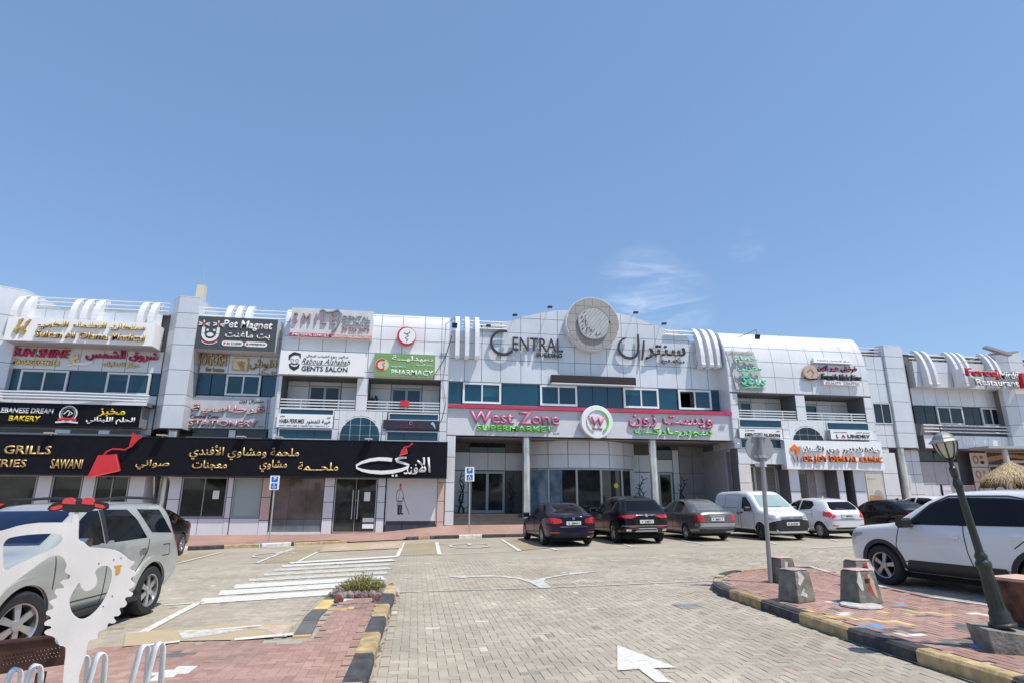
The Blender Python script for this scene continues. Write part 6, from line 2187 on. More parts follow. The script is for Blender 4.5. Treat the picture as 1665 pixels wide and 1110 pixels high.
stelvio = dict(L=4.69, W=1.92, wb=2.82, fo=.86, r=.37, paint=P_INK, arch=1.1, spokes=5, tum=.36,
               plan=[(0, .74), (.12, .85), (.4, .94), (.9, .985), (2.5, 1.0), (3.8, .99), (4.3, .95), (4.6, .88), (4.69, .80)],
               top=[(0, .66), (.1, .82), (.4, .95), (1.25, 1.10), (1.35, 1.13), (1.95, 1.50), (2.3, 1.62), (2.9, 1.67), (3.6, 1.635), (4.0, 1.57), (4.3, 1.34), (4.5, 1.12), (4.62, 1.06), (4.69, .98)],
               belt=[(0, .60), (.1, .74), (.4, .86), (1.25, 1.03), (2.4, 1.07), (3.6, 1.14), (4.3, 1.12), (4.6, 1.0), (4.69, .90)],
               bot=[(0, .36), (.3, .25), (4.1, .26), (4.5, .34), (4.69, .48)],
               side_glass=[('side_window', [(1.68, 1.11), (2.58, 1.13), (2.6, 1.56), (2.3, 1.54), (2.02, 1.42)]), ('side_window', [(2.66, 1.135), (3.45, 1.17), (3.55, 1.36), (3.35, 1.52), (2.68, 1.565)])],
               side_trim=[([(.5, .26), (4.2, .27), (4.2, .33), (.5, .33)], TRIM)],
               seams=[[(1.5, .36), (1.5, 1.02)], [(2.62, .36), (2.62, 1.12)], [(3.5, .75), (3.5, 1.14)]], handles=[(2.42, 1.0)], mirror=(1.75, 1.12),
               decals=[('rear_window', 'B', [(-.62, 1.16), (.62, 1.16), (.66, 1.22), (.52, 1.50), (-.52, 1.50), (-.66, 1.22)], CGL, 'one'), ('spoiler_shadow', 'B', [(-.54, 1.51), (.54, 1.51), (.5, 1.545), (-.5, 1.545)], TRIM, 'one'),
                       ('windscreen', 'F', [(-.64, 1.16), (.64, 1.16), (.54, 1.56), (-.54, 1.56)], CGL, 'one'),
                       ('tail_lamp', 'B', [(.34, .96), (.60, .89), (.88, .91), (.93, 1.02), (.60, 1.0), (.36, .985)], LRED), ('tail_lamp', 'L', [(4.3, .95), (4.6, .91), (4.58, 1.0), (4.35, 1.0)], LRED), ('tail_lamp', 'R', [(4.3, .95), (4.6, .91), (4.58, 1.0), (4.35, 1.0)], LRED, 'one'),
                       ('bumper', 'B', [(-.90, .40), (.90, .40), (.88, .58), (.6, .62), (-.6, .62), (-.88, .58)], TRIM, 'one'),
                       ('skid_plate', 'B', [(-.44, .42), (.44, .42), (.34, .55), (-.34, .55)], M('satin silver', (.62, .62, .63), .35, .2), 'one'),
                       ('bumper_trim', 'B', [(-.88, .625), (.88, .625), (.86, .64), (-.86, .64)], CHR, 'one'),
                       ('exhaust', 'B', [(.58, .44), (.76, .44), (.76, .52), (.58, .52)], CHR), ('reflector', 'B', [(.38, .575), (.66, .575), (.66, .60), (.38, .60)], LRED),
                       ('emblem', 'B', [(0 + .055 * cos(a / 10 * 2 * pi), .985 + .055 * sin(a / 10 * 2 * pi)) for a in range(10)], CHR, 'one')],
               plates=[('B', .775, 'V 54871')], extra=roof_aerial(3.7))
versa = dict(L=4.45, W=1.72, wb=2.60, fo=.85, r=.30, paint=P_GREY, spokes=7, rim=RIM,
             plan=[(0, .74), (.12, .86), (.4, .95), (.9, .99), (2.5, 1.0), (3.7, .985), (4.2, .94), (4.4, .88), (4.45, .82)],
             top=[(0, .62), (.1, .76), (.35, .88), (1.05, 1.02), (1.1, 1.05), (1.75, 1.42), (2.1, 1.51), (2.6, 1.535), (3.1, 1.50), (3.55, 1.34), (3.88, 1.12), (4.0, 1.08), (4.38, 1.07), (4.45, .96)],
             belt=[(0, .58), (.1, .68), (.35, .80), (1.05, .94), (2.4, .97), (3.9, 1.0), (4.3, .98), (4.45, .88)],
             bot=[(0, .30), (.3, .20), (3.9, .21), (4.3, .28), (4.45, .38)],
             side_glass=[('side_window', [(1.45, 1.0), (2.36, 1.01), (2.38, 1.45), (2.1, 1.44), (1.8, 1.31)]), ('side_window', [(2.44, 1.01), (3.10, 1.03), (3.16, 1.34), (2.98, 1.43), (2.46, 1.455)])],
             seams=[[(1.3, .32), (1.3, .94)], [(2.4, .30), (2.4, 1.0)], [(3.35, .62), (3.2, 1.02)]], handles=[(2.2, .86), (3.05, .88)], mirror=(1.55, 1.0),
             decals=[('rear_window', 'B', [(-.52, 1.10), (.52, 1.10), (.46, 1.30), (.40, 1.44), (-.40, 1.44), (-.46, 1.30)], M('grey rear glass', (.14, .15, .15), .08, 0, .2, 1, spec=.7), 'one'), ('windscreen', 'F', [(-.58, 1.06), (.58, 1.06), (.48, 1.42), (-.48, 1.42)], CGL, 'one'),
                     ('tail_lamp', 'B', [(.52, .72), (.76, .70), (.80, .86), (.74, 1.00), (.62, .98)], LRED), ('tail_lamp', 'L', [(4.18, .74), (4.38, .73), (4.36, .92), (4.22, .98)], LRED), ('tail_lamp', 'R', [(4.18, .74), (4.38, .73), (4.36, .92), (4.22, .98)], LRED, 'one'),
                     ('chrome_strip', 'B', [(-.33, .885), (.33, .885), (.31, .93), (-.31, .93)], CHR, 'one'), ('bumper', 'B', [(-.80, .52), (.80, .52), (.80, .655), (-.80, .655)], M('silver bumper', (.38, .38, .39), .35, .5, coat=.5), 'one'),
                     ('bumper_seam', 'B', [(-.8, .66), (.8, .66), (.8, .672), (-.8, .672)], SEAM, 'one'), ('bumper_lower', 'B', [(-.7, .36), (.7, .36), (.75, .44), (-.75, .44)], TRIM, 'one')],
             plates=[('B', .79, 'K 86017')], extra=roof_aerial(2.9))
yaris = dict(L=3.9, W=1.70, wb=2.51, fo=.78, r=.30, paint=P_PEARL, spokes=12, rim=RIM,
             plan=[(0, .76), (.12, .87), (.4, .95), (.9, .99), (2.3, 1.0), (3.3, .98), (3.7, .93), (3.85, .87), (3.9, .82)],
             top=[(0, .66), (.1, .80), (.3, .90), (.85, 1.04), (.9, 1.06), (1.6, 1.42), (1.95, 1.49), (2.5, 1.51), (3.1, 1.46), (3.4, 1.41), (3.62, 1.22), (3.78, 1.02), (3.86, .98), (3.9, .88)],
             belt=[(0, .60), (.1, .72), (.3, .82), (.85, .96), (2.2, 1.0), (3.1, 1.05), (3.6, 1.02), (3.9, .84)],
             bot=[(0, .30), (.3, .2), (3.4, .21), (3.75, .30), (3.9, .42)],
             side_glass=[('side_window', [(1.25, 1.03), (2.1, 1.045), (2.12, 1.43), (1.9, 1.42), (1.6, 1.32)]), ('side_window', [(2.18, 1.05), (2.85, 1.09), (2.98, 1.24), (2.8, 1.39), (2.2, 1.43)])],
             seams=[[(1.1, .30), (1.1, .96)], [(2.15, .28), (2.15, 1.03)], [(2.95, .75), (2.95, 1.1)]], handles=[(1.98, .88), (2.8, .92)], mirror=(1.3, 1.03),
             decals=[('rear_window', 'B', [(-.56, 1.06), (.56, 1.06), (.60, 1.14), (.48, 1.36), (-.48, 1.36), (-.60, 1.14)], CGL, 'one'), ('wiper', 'B', [(-.05, 1.075), (.35, 1.12), (.35, 1.135), (-.05, 1.095)], TRIM, 'one'),
                     ('windscreen', 'F', [(-.6, 1.08), (.6, 1.08), (.5, 1.42), (-.5, 1.42)], CGL, 'one'),
                     ('tail_lamp', 'B', [(.50, .82), (.70, .74), (.80, .80), (.78, 1.0), (.66, 1.02)], LRED), ('tail_lamp', 'L', [(3.52, .84), (3.82, .78), (3.78, .96), (3.56, 1.02)], LRED), ('tail_lamp', 'R', [(3.52, .84), (3.82, .78), (3.78, .96), (3.56, 1.02)], LRED, 'one'),
                     ('plate_recess', 'B', [(-.3, .76), (.3, .76), (.28, .90), (-.28, .90)], M('plate recess', (.45, .45, .47), .4), 'one'),
                     ('bumper_seam', 'B', [(-.75, .70), (.75, .70), (.75, .71), (-.75, .71)], SEAM, 'one'), ('reflector', 'B', [(.48, .45), (.70, .47), (.70, .51), (.48, .48)], LRED), ('diffuser', 'B', [(-.5, .34), (.5, .34), (.55, .40), (-.55, .40)], TRIM, 'one')],
             plates=[('B', .83, 'F 30962')], extra=roof_aerial(2.6))
dokker = dict(L=4.36, W=1.75, wb=2.81, fo=.82, r=.305, paint=P_WHITE, spokes=9, rim=RIMD, tum=.14,
              plan=[(0, .74), (.12, .85), (.4, .94), (.9, .985), (2.3, 1.0), (4.0, 1.0), (4.25, .985), (4.36, .96)],
              top=[(0, .74), (.08, .90), (.3, 1.0), (.85, 1.13), (.92, 1.16), (1.25, 1.44), (1.6, 1.70), (1.85, 1.78), (2.5, 1.82), (4.0, 1.80), (4.28, 1.76), (4.36, 1.68)],
              belt=[(0, .64), (.08, .80), (.3, .90), (.85, 1.04), (1.6, 1.10), (2.5, 1.12), (4.36, 1.12)],
              bot=[(0, .28), (.3, .2), (4.1, .22), (4.36, .34)],
              side_glass=[('side_window', [(1.30, 1.10), (2.05, 1.13), (2.07, 1.58), (1.82, 1.58), (1.45, 1.30)])],
              side_trim=[([(.66 + .55, .24), (3.15, .24), (3.15, .36), (1.21, .36)], TRIM)],
              seams=[[(1.15, .38), (1.15, .95), (1.3, 1.09)], [(2.14, .38), (2.14, 1.62)], [(2.3, .5), (2.3, 1.66), (3.4, 1.68), (3.4, .6)], [(2.35, 1.15), (4.0, 1.15)]], handles=[(2.02, .98), (2.28, .95)], handle_mat=TRIM,
              mirror=(1.38, 1.10), mirror_mat=TRIM,
              decals=[('windscreen', 'F', [(-.66, 1.19), (.66, 1.19), (.60, 1.45), (.54, 1.66), (-.54, 1.66), (-.60, 1.45)], CGLP, 'one'), ('wiper', 'F', [(-.5, 1.195), (.2, 1.20), (.2, 1.22), (-.5, 1.22)], TRIM, 'one'),
                      ('bumper', 'F', [(-.80, .34), (.80, .34), (.84, .60), (.62, .72), (.3, .76), (-.3, .76), (-.62, .72), (-.84, .60)], TRIM, 'one'), ('bumper', 'R', [(.06, .34), (.42, .34), (.44, .56), (.06, .70)], TRIM, 'one'), ('bumper', 'L', [(.06, .34), (.42, .34), (.44, .56), (.06, .70)], TRIM, 'one'),
                      ('head_lamp', 'F', [(.42, .78), (.78, .74), (.80, .90), (.66, .93), (.44, .86)], LCLR), ('grille', 'F', [(-.42, .72), (.42, .72), (.46, .87), (-.46, .87)], BLK, 'one'), ('grille_bar', 'F', [(-.42, .775), (.42, .775), (.42, .79), (-.42, .79)], CHR, 'one'), ('grille_bar', 'F', [(-.44, .83), (.44, .83), (.44, .845), (-.44, .845)], CHR, 'one'),
                      ('emblem', 'F', [(0, .72), (.06, .81), (0, .90), (-.06, .81)], CHR, 'one'), ('rear_window', 'B', [(-.6, 1.2), (.6, 1.2), (.55, 1.6), (-.55, 1.6)], CGL, 'one'),
                      ('tail_lamp', 'B', [(.72, .9), (.82, .9), (.82, 1.4), (.74, 1.4)], LRED)],
              plates=[('F', .60, 'K 61255')], plate_y=0, extra=None)
del dokker['extra']
merc = dict(bmw); merc.update(L=4.55, W=1.76, wb=2.72, fo=.78, paint=P_BLACK,
            plan=[(x * 4.55 / 4.9, y) for x, y in sedan_plan], top=[(x * 4.55 / 4.9, z * .965) for x, z in bmw['top']], belt=[(x * 4.55 / 4.9, z * .965) for x, z in bmw['belt']], bot=[(x * 4.55 / 4.9, z) for x, z in bmw['bot']],
            side_glass=[(n_, [(x * 4.55 / 4.9, z * .965) for x, z in p]) for n_, p in bmw['side_glass']], seams=[[(x * 4.55 / 4.9, z * .965) for x, z in p] for p in bmw['seams']], handles=[(2.4, .83), (3.27, .85)], mirror=(1.72, .95),
            decals=[(d[0], d[1], [(a if d[1] in 'BF' else a * 4.55 / 4.9, b_ * .965) for a, b_ in d[2]], d[3], *d[4:]) for d in bmw['decals']], plates=[('B', .76, 'H 14093')], spokes=7, extra=roof_aerial(3.1), r=.32)
whites = dict(merc); whites.update(paint=P_WHITE, plates=[('B', .76, 'T 77120')])
blacks = dict(bmw); blacks.update(paint=P_BLACK, plates=[], spokes=7, L=4.9)
rav = dict(L=4.42, W=1.86, wb=2.69, fo=.80, r=.36, paint=P_WHITE, spokes=5, rim=M('two-tone alloy', (.42, .42, .43), .3, .7), tum=.25, arch=1.10, tw=.24,
           plan=[(0, .78), (.12, .88), (.35, .95), (.8, .985), (2.4, 1.0), (3.8, .99), (4.3, .95), (4.52, .89), (4.6, .84)],
           top=[(0, .86), (.06, .98), (.2, 1.05), (.99, 1.13), (1.07, 1.16), (1.72, 1.56), (2.07, 1.68), (2.67, 1.71), (3.57, 1.68), (3.97, 1.62), (4.2, 1.36), (4.33, 1.14), (4.38, 1.07), (4.42, .97)],
           belt=[(0, .80), (.06, .92), (.2, .98), (.99, 1.06), (2.27, 1.08), (3.47, 1.11), (4.15, 1.10), (4.42, .90)],
           bot=[(0, .34), (.2, .24), (4.0, .24), (4.3, .34), (4.42, .46)],
           side_glass=[('side_window', [(1.370, 1.12), (2.350, 1.135), (2.370, 1.59), (2.120, 1.59), (1.790, 1.45)]), ('side_window', [(2.450, 1.14), (3.370, 1.155), (3.370, 1.55), (3.070, 1.585), (2.470, 1.595)]), ('quarter_window', [(3.450, 1.17), (3.890, 1.22), (3.750, 1.46), (3.470, 1.54)])],
           side_trim=[([(2.340, 1.13), (2.460, 1.135), (2.470, 1.60), (2.360, 1.595)], CGL), ([(3.360, 1.155), (3.460, 1.17), (3.480, 1.54), (3.360, 1.55)], TRIM), ([(1.21, .265), (3.07, .265), (2.97, .50), (1.34, .50)], TRIM),
                      ([(.80 + .36 * 1.11 * cos(rad(a)), .365 + .36 * 1.11 * sin(rad(a))) for a in range(-12, 193, 12)] + [(.80 + .36 * 1.32 * cos(rad(a)), .365 + .36 * 1.30 * sin(rad(a))) for a in range(192, -13, -12)], TRIM),
                      ([(3.49 + .36 * 1.11 * cos(rad(a)), .365 + .36 * 1.11 * sin(rad(a))) for a in range(-12, 193, 12)] + [(3.49 + .36 * 1.32 * cos(rad(a)), .365 + .36 * 1.30 * sin(rad(a))) for a in range(192, -13, -12)], TRIM),
                      ([(1.310, 1.10), (1.390, 1.10), (1.820, 1.46), (2.130, 1.61), (3.070, 1.605), (3.770, 1.48), (3.770, 1.50), (3.070, 1.63), (2.110, 1.635), (1.790, 1.49)], TRIM)],
           seams=[[(1.190, .45), (1.140, .75), (1.230, 1.08)], [(2.490, .44), (2.430, .7), (2.400, 1.13)], [(3.150, .82), (3.320, .95), (3.410, 1.15)], [(1.270, .47), (3.020, .47)]], handles=[(2.220, .94), (3.220, .97)], mirror=(1.490, 1.13), mirror_mat=TRIM,
           decals=[('head_lamp', 'F', [(.42, .80), (.84, .80), (.80, .90), (.45, .87)], LCLR), ('head_lamp', 'L', [(.06, .80), (.42, .90), (.40, .95), (.08, .90)], LCLR), ('windscreen', 'F', [(-.66, 1.18), (.66, 1.18), (.56, 1.58), (-.56, 1.58)], CGL, 'one'),
                   ('grille', 'F', [(-.4, .50), (.4, .50), (.45, .78), (-.45, .78)], TRIM, 'one'), ('rear_window', 'B', [(-.6, 1.16), (.6, 1.16), (.5, 1.5), (-.5, 1.5)], CGL, 'one'), ('tail_lamp', 'B', [(.4, .92), (.84, .95), (.84, 1.05), (.45, 1.02)], LRED)],
           plates=[])
fort = dict(L=4.70, W=1.84, wb=2.75, fo=.95, r=.385, paint=P_SAGE, spokes=6, rim=M('fortuner alloy', (.50, .50, .50), .3, .75), tum=.26, arch=1.12, tw=.26, steer=rad(-14),
            plan=[(0, .76), (.1, .86), (.35, .94), (.8, .975), (2.4, .985), (3.8, .985), (4.4, .96), (4.62, .92), (4.7, .88)],
            top=[(0, .82), (.08, .98), (.3, 1.08), (1.2, 1.20), (1.3, 1.24), (1.95, 1.66), (2.25, 1.76), (2.8, 1.80), (3.9, 1.79), (4.3, 1.76), (4.52, 1.58), (4.66, 1.22), (4.7, 1.05)],
            belt=[(0, .72), (.08, .88), (.3, 1.0), (1.2, 1.13), (2.4, 1.16), (3.6, 1.18), (4.4, 1.18), (4.7, .95)],
            bot=[(0, .40), (.3, .28), (4.2, .30), (4.55, .42), (4.7, .50)],
            side_glass=[('side_window', [(1.62, 1.19), (2.42, 1.205), (2.44, 1.68), (2.25, 1.68), (1.95, 1.52)]), ('side_window', [(2.54, 1.21), (3.52, 1.225), (3.36, 1.50), (3.15, 1.68), (2.56, 1.69)]), ('quarter_window', [(3.70, 1.30), (4.34, 1.26), (4.10, 1.66), (3.42, 1.68)])],
            side_trim=[([(1.50, .30), (3.25, .30), (3.2, .36), (1.55, .36)], TRIM), ([(2.45, 1.20), (2.53, 1.20), (2.55, 1.69), (2.46, 1.69)], TRIM)],
            seams=[[(1.42, .42), (1.42, 1.12)], [(2.48, .40), (2.48, 1.19)], [(3.12, .42), (3.2, .7), (3.5, 1.0), (3.58, 1.2)], [(1.45, .50), (3.1, .50)], [(4.0, 1.08), (4.22, 1.08), (4.22, .9), (4.0, .9)]],
            handles=[(2.28, 1.02), (3.38, 1.05)], handle_mat=CHR, mirror=(1.68, 1.22), mirror_mat=CHR,
            decals=[('windscreen', 'F', [(-.68, 1.27), (.68, 1.27), (.64, 1.45), (.58, 1.69), (-.58, 1.69), (-.64, 1.45)], M('blue tinted windscreen', (.004, .010, .034), .04, 0, .4, 1.5, spec=.4), 'one'), ('head_lamp', 'F', [(.45, .86), (.84, .84), (.82, 1.0), (.50, .98)], LCLR),
                    ('head_lamp', 'L', [(.05, .86), (.42, .94), (.40, 1.04), (.06, 1.0)], LCLR), ('grille', 'F', [(-.4, .72), (.4, .72), (.42, .95), (-.42, .95)], CHR, 'one'), ('fog_lamp', 'F', [(.55, .5), (.75, .5), (.75, .62), (.55, .62)], LCLR),
                    ('rear_window', 'B', [(-.6, 1.22), (.6, 1.22), (.55, 1.6), (-.55, 1.6)], CGL, 'one'), ('tail_lamp', 'B', [(.66, .9), (.84, .9), (.82, 1.3), (.7, 1.3)], LRED)],
            plates=[], scale=.94)


def fort_extra(t, cast, decal, sp):
    L = sp['L']
    for s_ in (1, -1):
        b = MB()
        p = [Vector((L / 2 - x, s_ * .62, lerp(sp['top'], x) + dz)) for x, dz in ((2.2, .01), (2.35, .065), (3.2, .07), (3.95, .065), (4.1, .01))]
        b.path(p, .022, 8); b.build('roof_rail', TRIM, t, smooth=40)
        # flares over the arches
        for x, r_ in ((sp['fo'], .385), (sp['fo'] + sp['wb'], .385)):
            pts = [(x + r_ * 1.15 * cos(rad(a)), .39 + r_ * 1.15 * sin(rad(a))) for a in range(-4, 185, 9)] + [(x + r_ * 1.42 * cos(rad(a)), .39 + r_ * 1.38 * sin(rad(a))) for a in range(184, -5, -9)]
            decal('L' if s_ > 0 else 'R', pts, sp['paint'], 'flare', off=.035, th=.05)
    for s_ in (1, -1):
        b = MB(); b.box(-.95, .75, s_ * .90 - .07, s_ * .90 + .07, .30, .36); b.build('running_board', TRIM, t)
    hp = Vector((L / 2 - 3.5, 0, 1.83))


fort['extra'] = fort_extra
H0 = 90.0
car('sedan', 'dark blue sedan with red tail lamps, leftmost of the row before the supermarket', bmw, (884, 885.5), 'RL', 91.5)
car('suv_car', 'blue-black utility car with a silver skid plate, between blue sedan and grey sedan', stelvio, (1001, 881.5), 'RL', 91)
car('sedan', 'grey sedan with a silver bumper, between the blue-black utility car and the white van', versa, (1119, 877), 'RL', 92)
car('panel_van', 'small white panel van with a black bumper facing the camera behind the leaning pole', dokker, (1241, 876.5), 'FR', -90, cat='van')
car('hatchback', 'small white hatchback with a dark rear window, right of the white van', yaris, (1338, 874), 'RL', 92)
car('sedan', 'black sedan with red tail lamp, partly hidden by the near white utility car', merc, (1458, 869), 'RL', 97)
whites['scale'] = 1.08; merc['scale'] = 1.03
car('sedan', 'white sedan of which mostly the roof shows behind the black sedan on the right', whites, (1528, 866), 'RL', 96)
car('sedan', 'black sedan with silver wheels, parked by the left kerb behind the silver-green utility car', blacks, (289, 902), 'RL', -90)
car('suv_car', 'large white utility car with black wheel arches, beside the right island', rav, (1447, 950), 'FL', 100)
car('suv_car', 'silver-green utility car with chrome mirror, nearest car at the left edge', fort, (238, 998), 'RL', -97)

# ------------------------------------------------------------------ street furniture
def park_sign(label, bpx, tpx, h0):
    p = gp(bpx[0], bpx[1], h0)
    nrm = Vector((0, 1, 0))
    q = on_plane(tpx[0], tpx[1], p, nrm)          # centre of the plate
    t = thing('parking_sign', label, 'parking sign', p, group='accessible parking signs')
    d = (q - p).normalized()
    b = MB(); b.tube(p, q + d * .2, .03, n=12); b.build('pole', STEEL, t, smooth=40)
    u = Vector((1, 0, 0)); u = (u - d * u.dot(d)).normalized()
    n = Vector((0, -1, 0))
    o = q + n * .045
    fr = lambda a, c, e: o + u * a * .70 + d * c * .70 + n * e
    b = MB(); b.prism([fr(-.24, -.37, 0), fr(.24, -.37, 0), fr(.24, .37, 0), fr(-.24, .37, 0)], n * .02); bo = b.build('plate', WHT, t)
    BLUE = M('sign blue', (.01, .13, .50), .4)
    shape(bo, [(-.16, .04), (.16, .04), (.16, .32), (-.16, .32)], .02, BLUE, .004, 'print', fr)
    shape(bo, [(-.16, -.32), (.16, -.32), (.16, -.03), (-.16, -.03)], .02, BLUE, .004, 'print', fr)
    lettering(bo, 'P', -.06, .08, .08, .29, .024, WHL, .003, .04, frame=fr)
    shape(bo, disc_pts(-.01, -.08, .028, 10), .024, WHL, .003, 'print', fr)
    stroke(bo, [(-.01, -.10), (-.01, -.19), (.06, -.19), (.09, -.26)], .03, .024, WHL, .003, 'print', fr)
    shape(bo, arc_band(-.02, -.21, .065, .022, 110, 350, 12), .024, WHL, .003, 'print', fr)


park_sign('blue and white accessible parking sign on a leaning pole before the brown shop glass', (437.5, 881), (447, 784), .18)
park_sign('blue and white accessible parking sign on a straight pole before the supermarket side entrance', (763, 866.5), (763.5, 770), .42)

# round road sign seen from behind
KB = KH + .01
p = gp(1253, 946, KB)
q = on_plane(1238, 727, p, Vector((sin(YAW), cos(YAW), 0)))
t = thing('road_sign', 'back of a round road sign on a tall leaning grey pole on the right island', 'road sign', p)
d = (q - p).normalized()
GP = M('grey painted pole', (.33, .32, .33), .45, .3, .1, 10)
b = MB(); b.tube(p, q + d * .28, .04, n=16); b.build('pole', GP, t, smooth=40)
fwd = Vector((sin(YAW), cos(YAW), 0)); side_ = fwd.cross(d).normalized() * 1
c0 = q + fwd * .075
b = MB(); b.lathe([(0, 0), (.265, 0), (.272, .012), (.272, .03), (0, .03)], 40, c0, fwd); ds = b.build('disc', M('sign back', (.40, .395, .40), .5, .4, .08, 3), t, smooth=35)
for k in (-.17, .22):
    b = MB(); b.prism([c0 + side_ * x + d * (k + z) - fwd * .03 for x, z in ((-.13, -.02), (.13, -.02), (.13, .02), (-.13, .02))], fwd * .03); b.build('bracket', STEEL, t)
    b = MB(); b.tube(q + d * (k - .02), q + d * (k + .02), .06, n=14); b.build('clamp', STEEL, t, smooth=40)
b = MB(); b.prism([c0 + side_ * x + d * z - fwd * .0 for x, z in ((-.11, -.35), (.11, -.35), (.11, -.29), (-.11, -.29))], fwd * .01); b.build('small_plate', WHT, t)

# concrete bollards
def bollard(label, cpx, w, h, rz, slot, prints):
    p = gp(cpx[0], cpx[1], KB)
    t = thing('bollard', label, 'bollard', p, world_space=False, group='tapered concrete bollards on the right island')
    t.rotation_euler = (0, 0, rz)
    b = MB()
    a, c = w / 2, w / 2 * .79
    vs = []
    for z, s_ in ((0, a), (.03, a), (h - .03, c + .004), (h, c - .02)):
        vs += [(-s_, -s_ * .85, z), (s_, -s_ * .85, z), (s_, s_ * .85, z), (-s_, s_ * .85, z)]
    fs = [(12, 13, 14, 15)]
    for k in range(3): fs += [(4 * k + i, 4 * k + (i + 1) % 4, 4 * k + 4 + (i + 1) % 4, 4 * k + 4 + i) for i in range(4)]
    b.add(vs, fs)
    bo = b.build('body', CONC, t)
    b = MB(); b.add([(-c, -c * .85, h + .001), (c, -c * .85, h + .001), (c, c * .85, h + .001), (-c, c * .85, h + .001), (-c + .02, -c * .85 + .02, h + .012), (c - .02, -c * .85 + .02, h + .012), (c - .02, c * .85 - .02, h + .012), (-c + .02, c * .85 - .02, h + .012)],
                     [(0, 1, 5, 4), (1, 2, 6, 5), (2, 3, 7, 6), (3, 0, 4, 7), (4, 5, 6, 7)]); b.build('top', M('pinkish worn paint', (.46, .33, .31), .85, 0, .35, 12), t)
    def fr(face):
        sl_ = (a - c) / h
        if face == 'f': return lambda x, z, e: Vector((x, -(a - sl_ * z) * .85 - e, z))
        return lambda x, z, e: Vector(((a - sl_ * z) + e, x, z)) if face == 'r' else Vector((-(a - sl_ * z) - e, -x, z))
    REDB = M('faded red paint', (.28, .07, .045), .85, 0, .4, 12)
    if slot:
        shape(bo, [(-.05, h * .62), (.05, h * .62), (.05, h * .76), (-.05, h * .76)], .002, DARK, .003, 'slot', fr(slot))
        stroke(bo, [(.0, h * .90), (.015, h * .78), (.0, h * .60), (.03, h * .40), (.05, h * .25)], [.03, .10, .05, .08, .03], .0012, REDB, .002, 'paint', fr(slot))
    for face, pts, ws, m_ in prints:
        stroke(bo, pts, ws, .003, m_, .002, 'paint', fr(face))


WHP = M('faded white paint', (.55, .54, .50), .85, 0, .25, 14)
PKP = M('faded salmon paint', (.55, .36, .28), .85, 0, .25, 14)
bollard('concrete bollard in front of the sign pole, with white and red worn paint', (1296, 975), .40, .44, rad(20), 'r', [('f', [(-.10, .42), (-.03, .34), (-.12, .24)], [.05, .13, .05], WHP), ('f', [(-.02, .18), (-.08, .12), (.02, .08)], [.04, .09, .05], WHP), ('r', [(-.08, .04), (.10, .06)], [.12, .10], WHP)])
bollard('concrete bollard right at the foot of the sign pole', (1274, 945), .38, .42, rad(15), 'r', [('f', [(-.03, .36), (-.06, .22), (.02, .06)], [.08, .04, .05], WHP)])
bollard('concrete bollard with a painted spoon, in front of the right pair', (1401, 978), .42, .45, rad(8), 'f', [('f', [(.04, .40), (.07, .30), (.12, .08)], [.05, .09, .03], PKP), ('f', [(-.12, .44), (-.15, .30), (-.12, .18)], [.03, .10, .04], WHP)])
bollard('concrete bollard with a pink top behind the painted spoon one', (1399, 951), .40, .42, rad(6), 'f', [('f', [(.08, .38), (.14, .28), (.12, .18)], [.05, .12, .06], WHP), ('f', [(.0, .36), (.04, .26)], [.05, .03], REDM)])
o = MB(); q = gp(1400, 984, KB)
b = MB(); b.lathe([(.28, 0), (.27, .02), (.0, .02)], 12, q); tag(b.build('broken_mortar', CONCL, None), 'broken pale mortar round the foot of the spoon bollard', 'mortar')

# leaning lamp post on its concrete plinth
pb = gp(1631, 1016, KB + .22)
t = thing('plinth', 'cracked concrete plinth under the leaning lamp post', 'plinth', (pb.x, pb.y, pb.z - .24), world_space=False)
t.rotation_euler = (0, 0, rad(-24))
b = MB(); vs = [(-.20, -.20, 0), (.34, -.24, 0), (.34, .24, 0), (-.20, .24, 0), (-.22, -.19, .22), (.32, -.24, .17), (.32, .22, .19), (-.25, .22, .22)]
b.add(vs, [(4, 5, 6, 7), (0, 1, 5, 4), (1, 2, 6, 5), (2, 3, 7, 6), (3, 0, 4, 7)]); b.build('block', CONC, t)
t = thing('street_lamp', 'dark green street lamp leaning left over the white car', 'street lamp', pb)
fw2 = Vector((sin(YAW), cos(YAW), 0))
ptop = on_plane(1545, 748, pb, fw2)
d = (ptop - pb).normalized(); Hh = (ptop - pb).length
b = MB(); k_ = Hh / 2.6
b.lathe([(0.125, 0.000), (0.125, 0.021), (0.103, 0.035), (0.100, 0.063), (0.094, 0.077), (0.094, 0.119), (0.084, 0.140), (0.078, 0.154), (0.075, 0.210), (0.070, 0.364), (0.061, 0.504), (0.058, 0.546), (0.066, 0.560), (0.074, 0.581), (0.075, 0.609), (0.062, 0.630), (0.053, 0.644), (0.059, 0.665), (0.059, 0.686), (0.046, 0.707), (0.038, 0.735)], 24, pb, d)
b.build('base', LAMPM, t, smooth=35)
b = MB(); b.lathe([(.040, .72), (.034, 1.38), (.043, 1.39), (.048, 1.42), (.043, 1.45), (.033, 1.47), (.028, Hh - .18), (.036, Hh - .17), (.038, Hh - .08), (.022, Hh - .06), (.022, Hh)], 18, pb, d); b.build('pole', LAMPM, t, smooth=35)
for k in range(10):
    a = 2 * pi * k / 10
    e1 = d.orthogonal().normalized(); e2 = d.cross(e1); rr = e1 * cos(a) + e2 * sin(a)
    bb = MB(); bb.tube(pb + d * .17 + rr * .077, pb + d * .50 + rr * .059, .005, n=5); bb.build('flute', LAMPM, t)
up = d
lh = thing('x', None, None)
bpy.data.objects.remove(lh)
S_ = .172 / .20
b = MB(); b.lathe([(0.032, 0.000), (0.060, 0.016), (0.052, 0.032)], 16, ptop, d); b.build('collar', LAMPM, t, smooth=35)
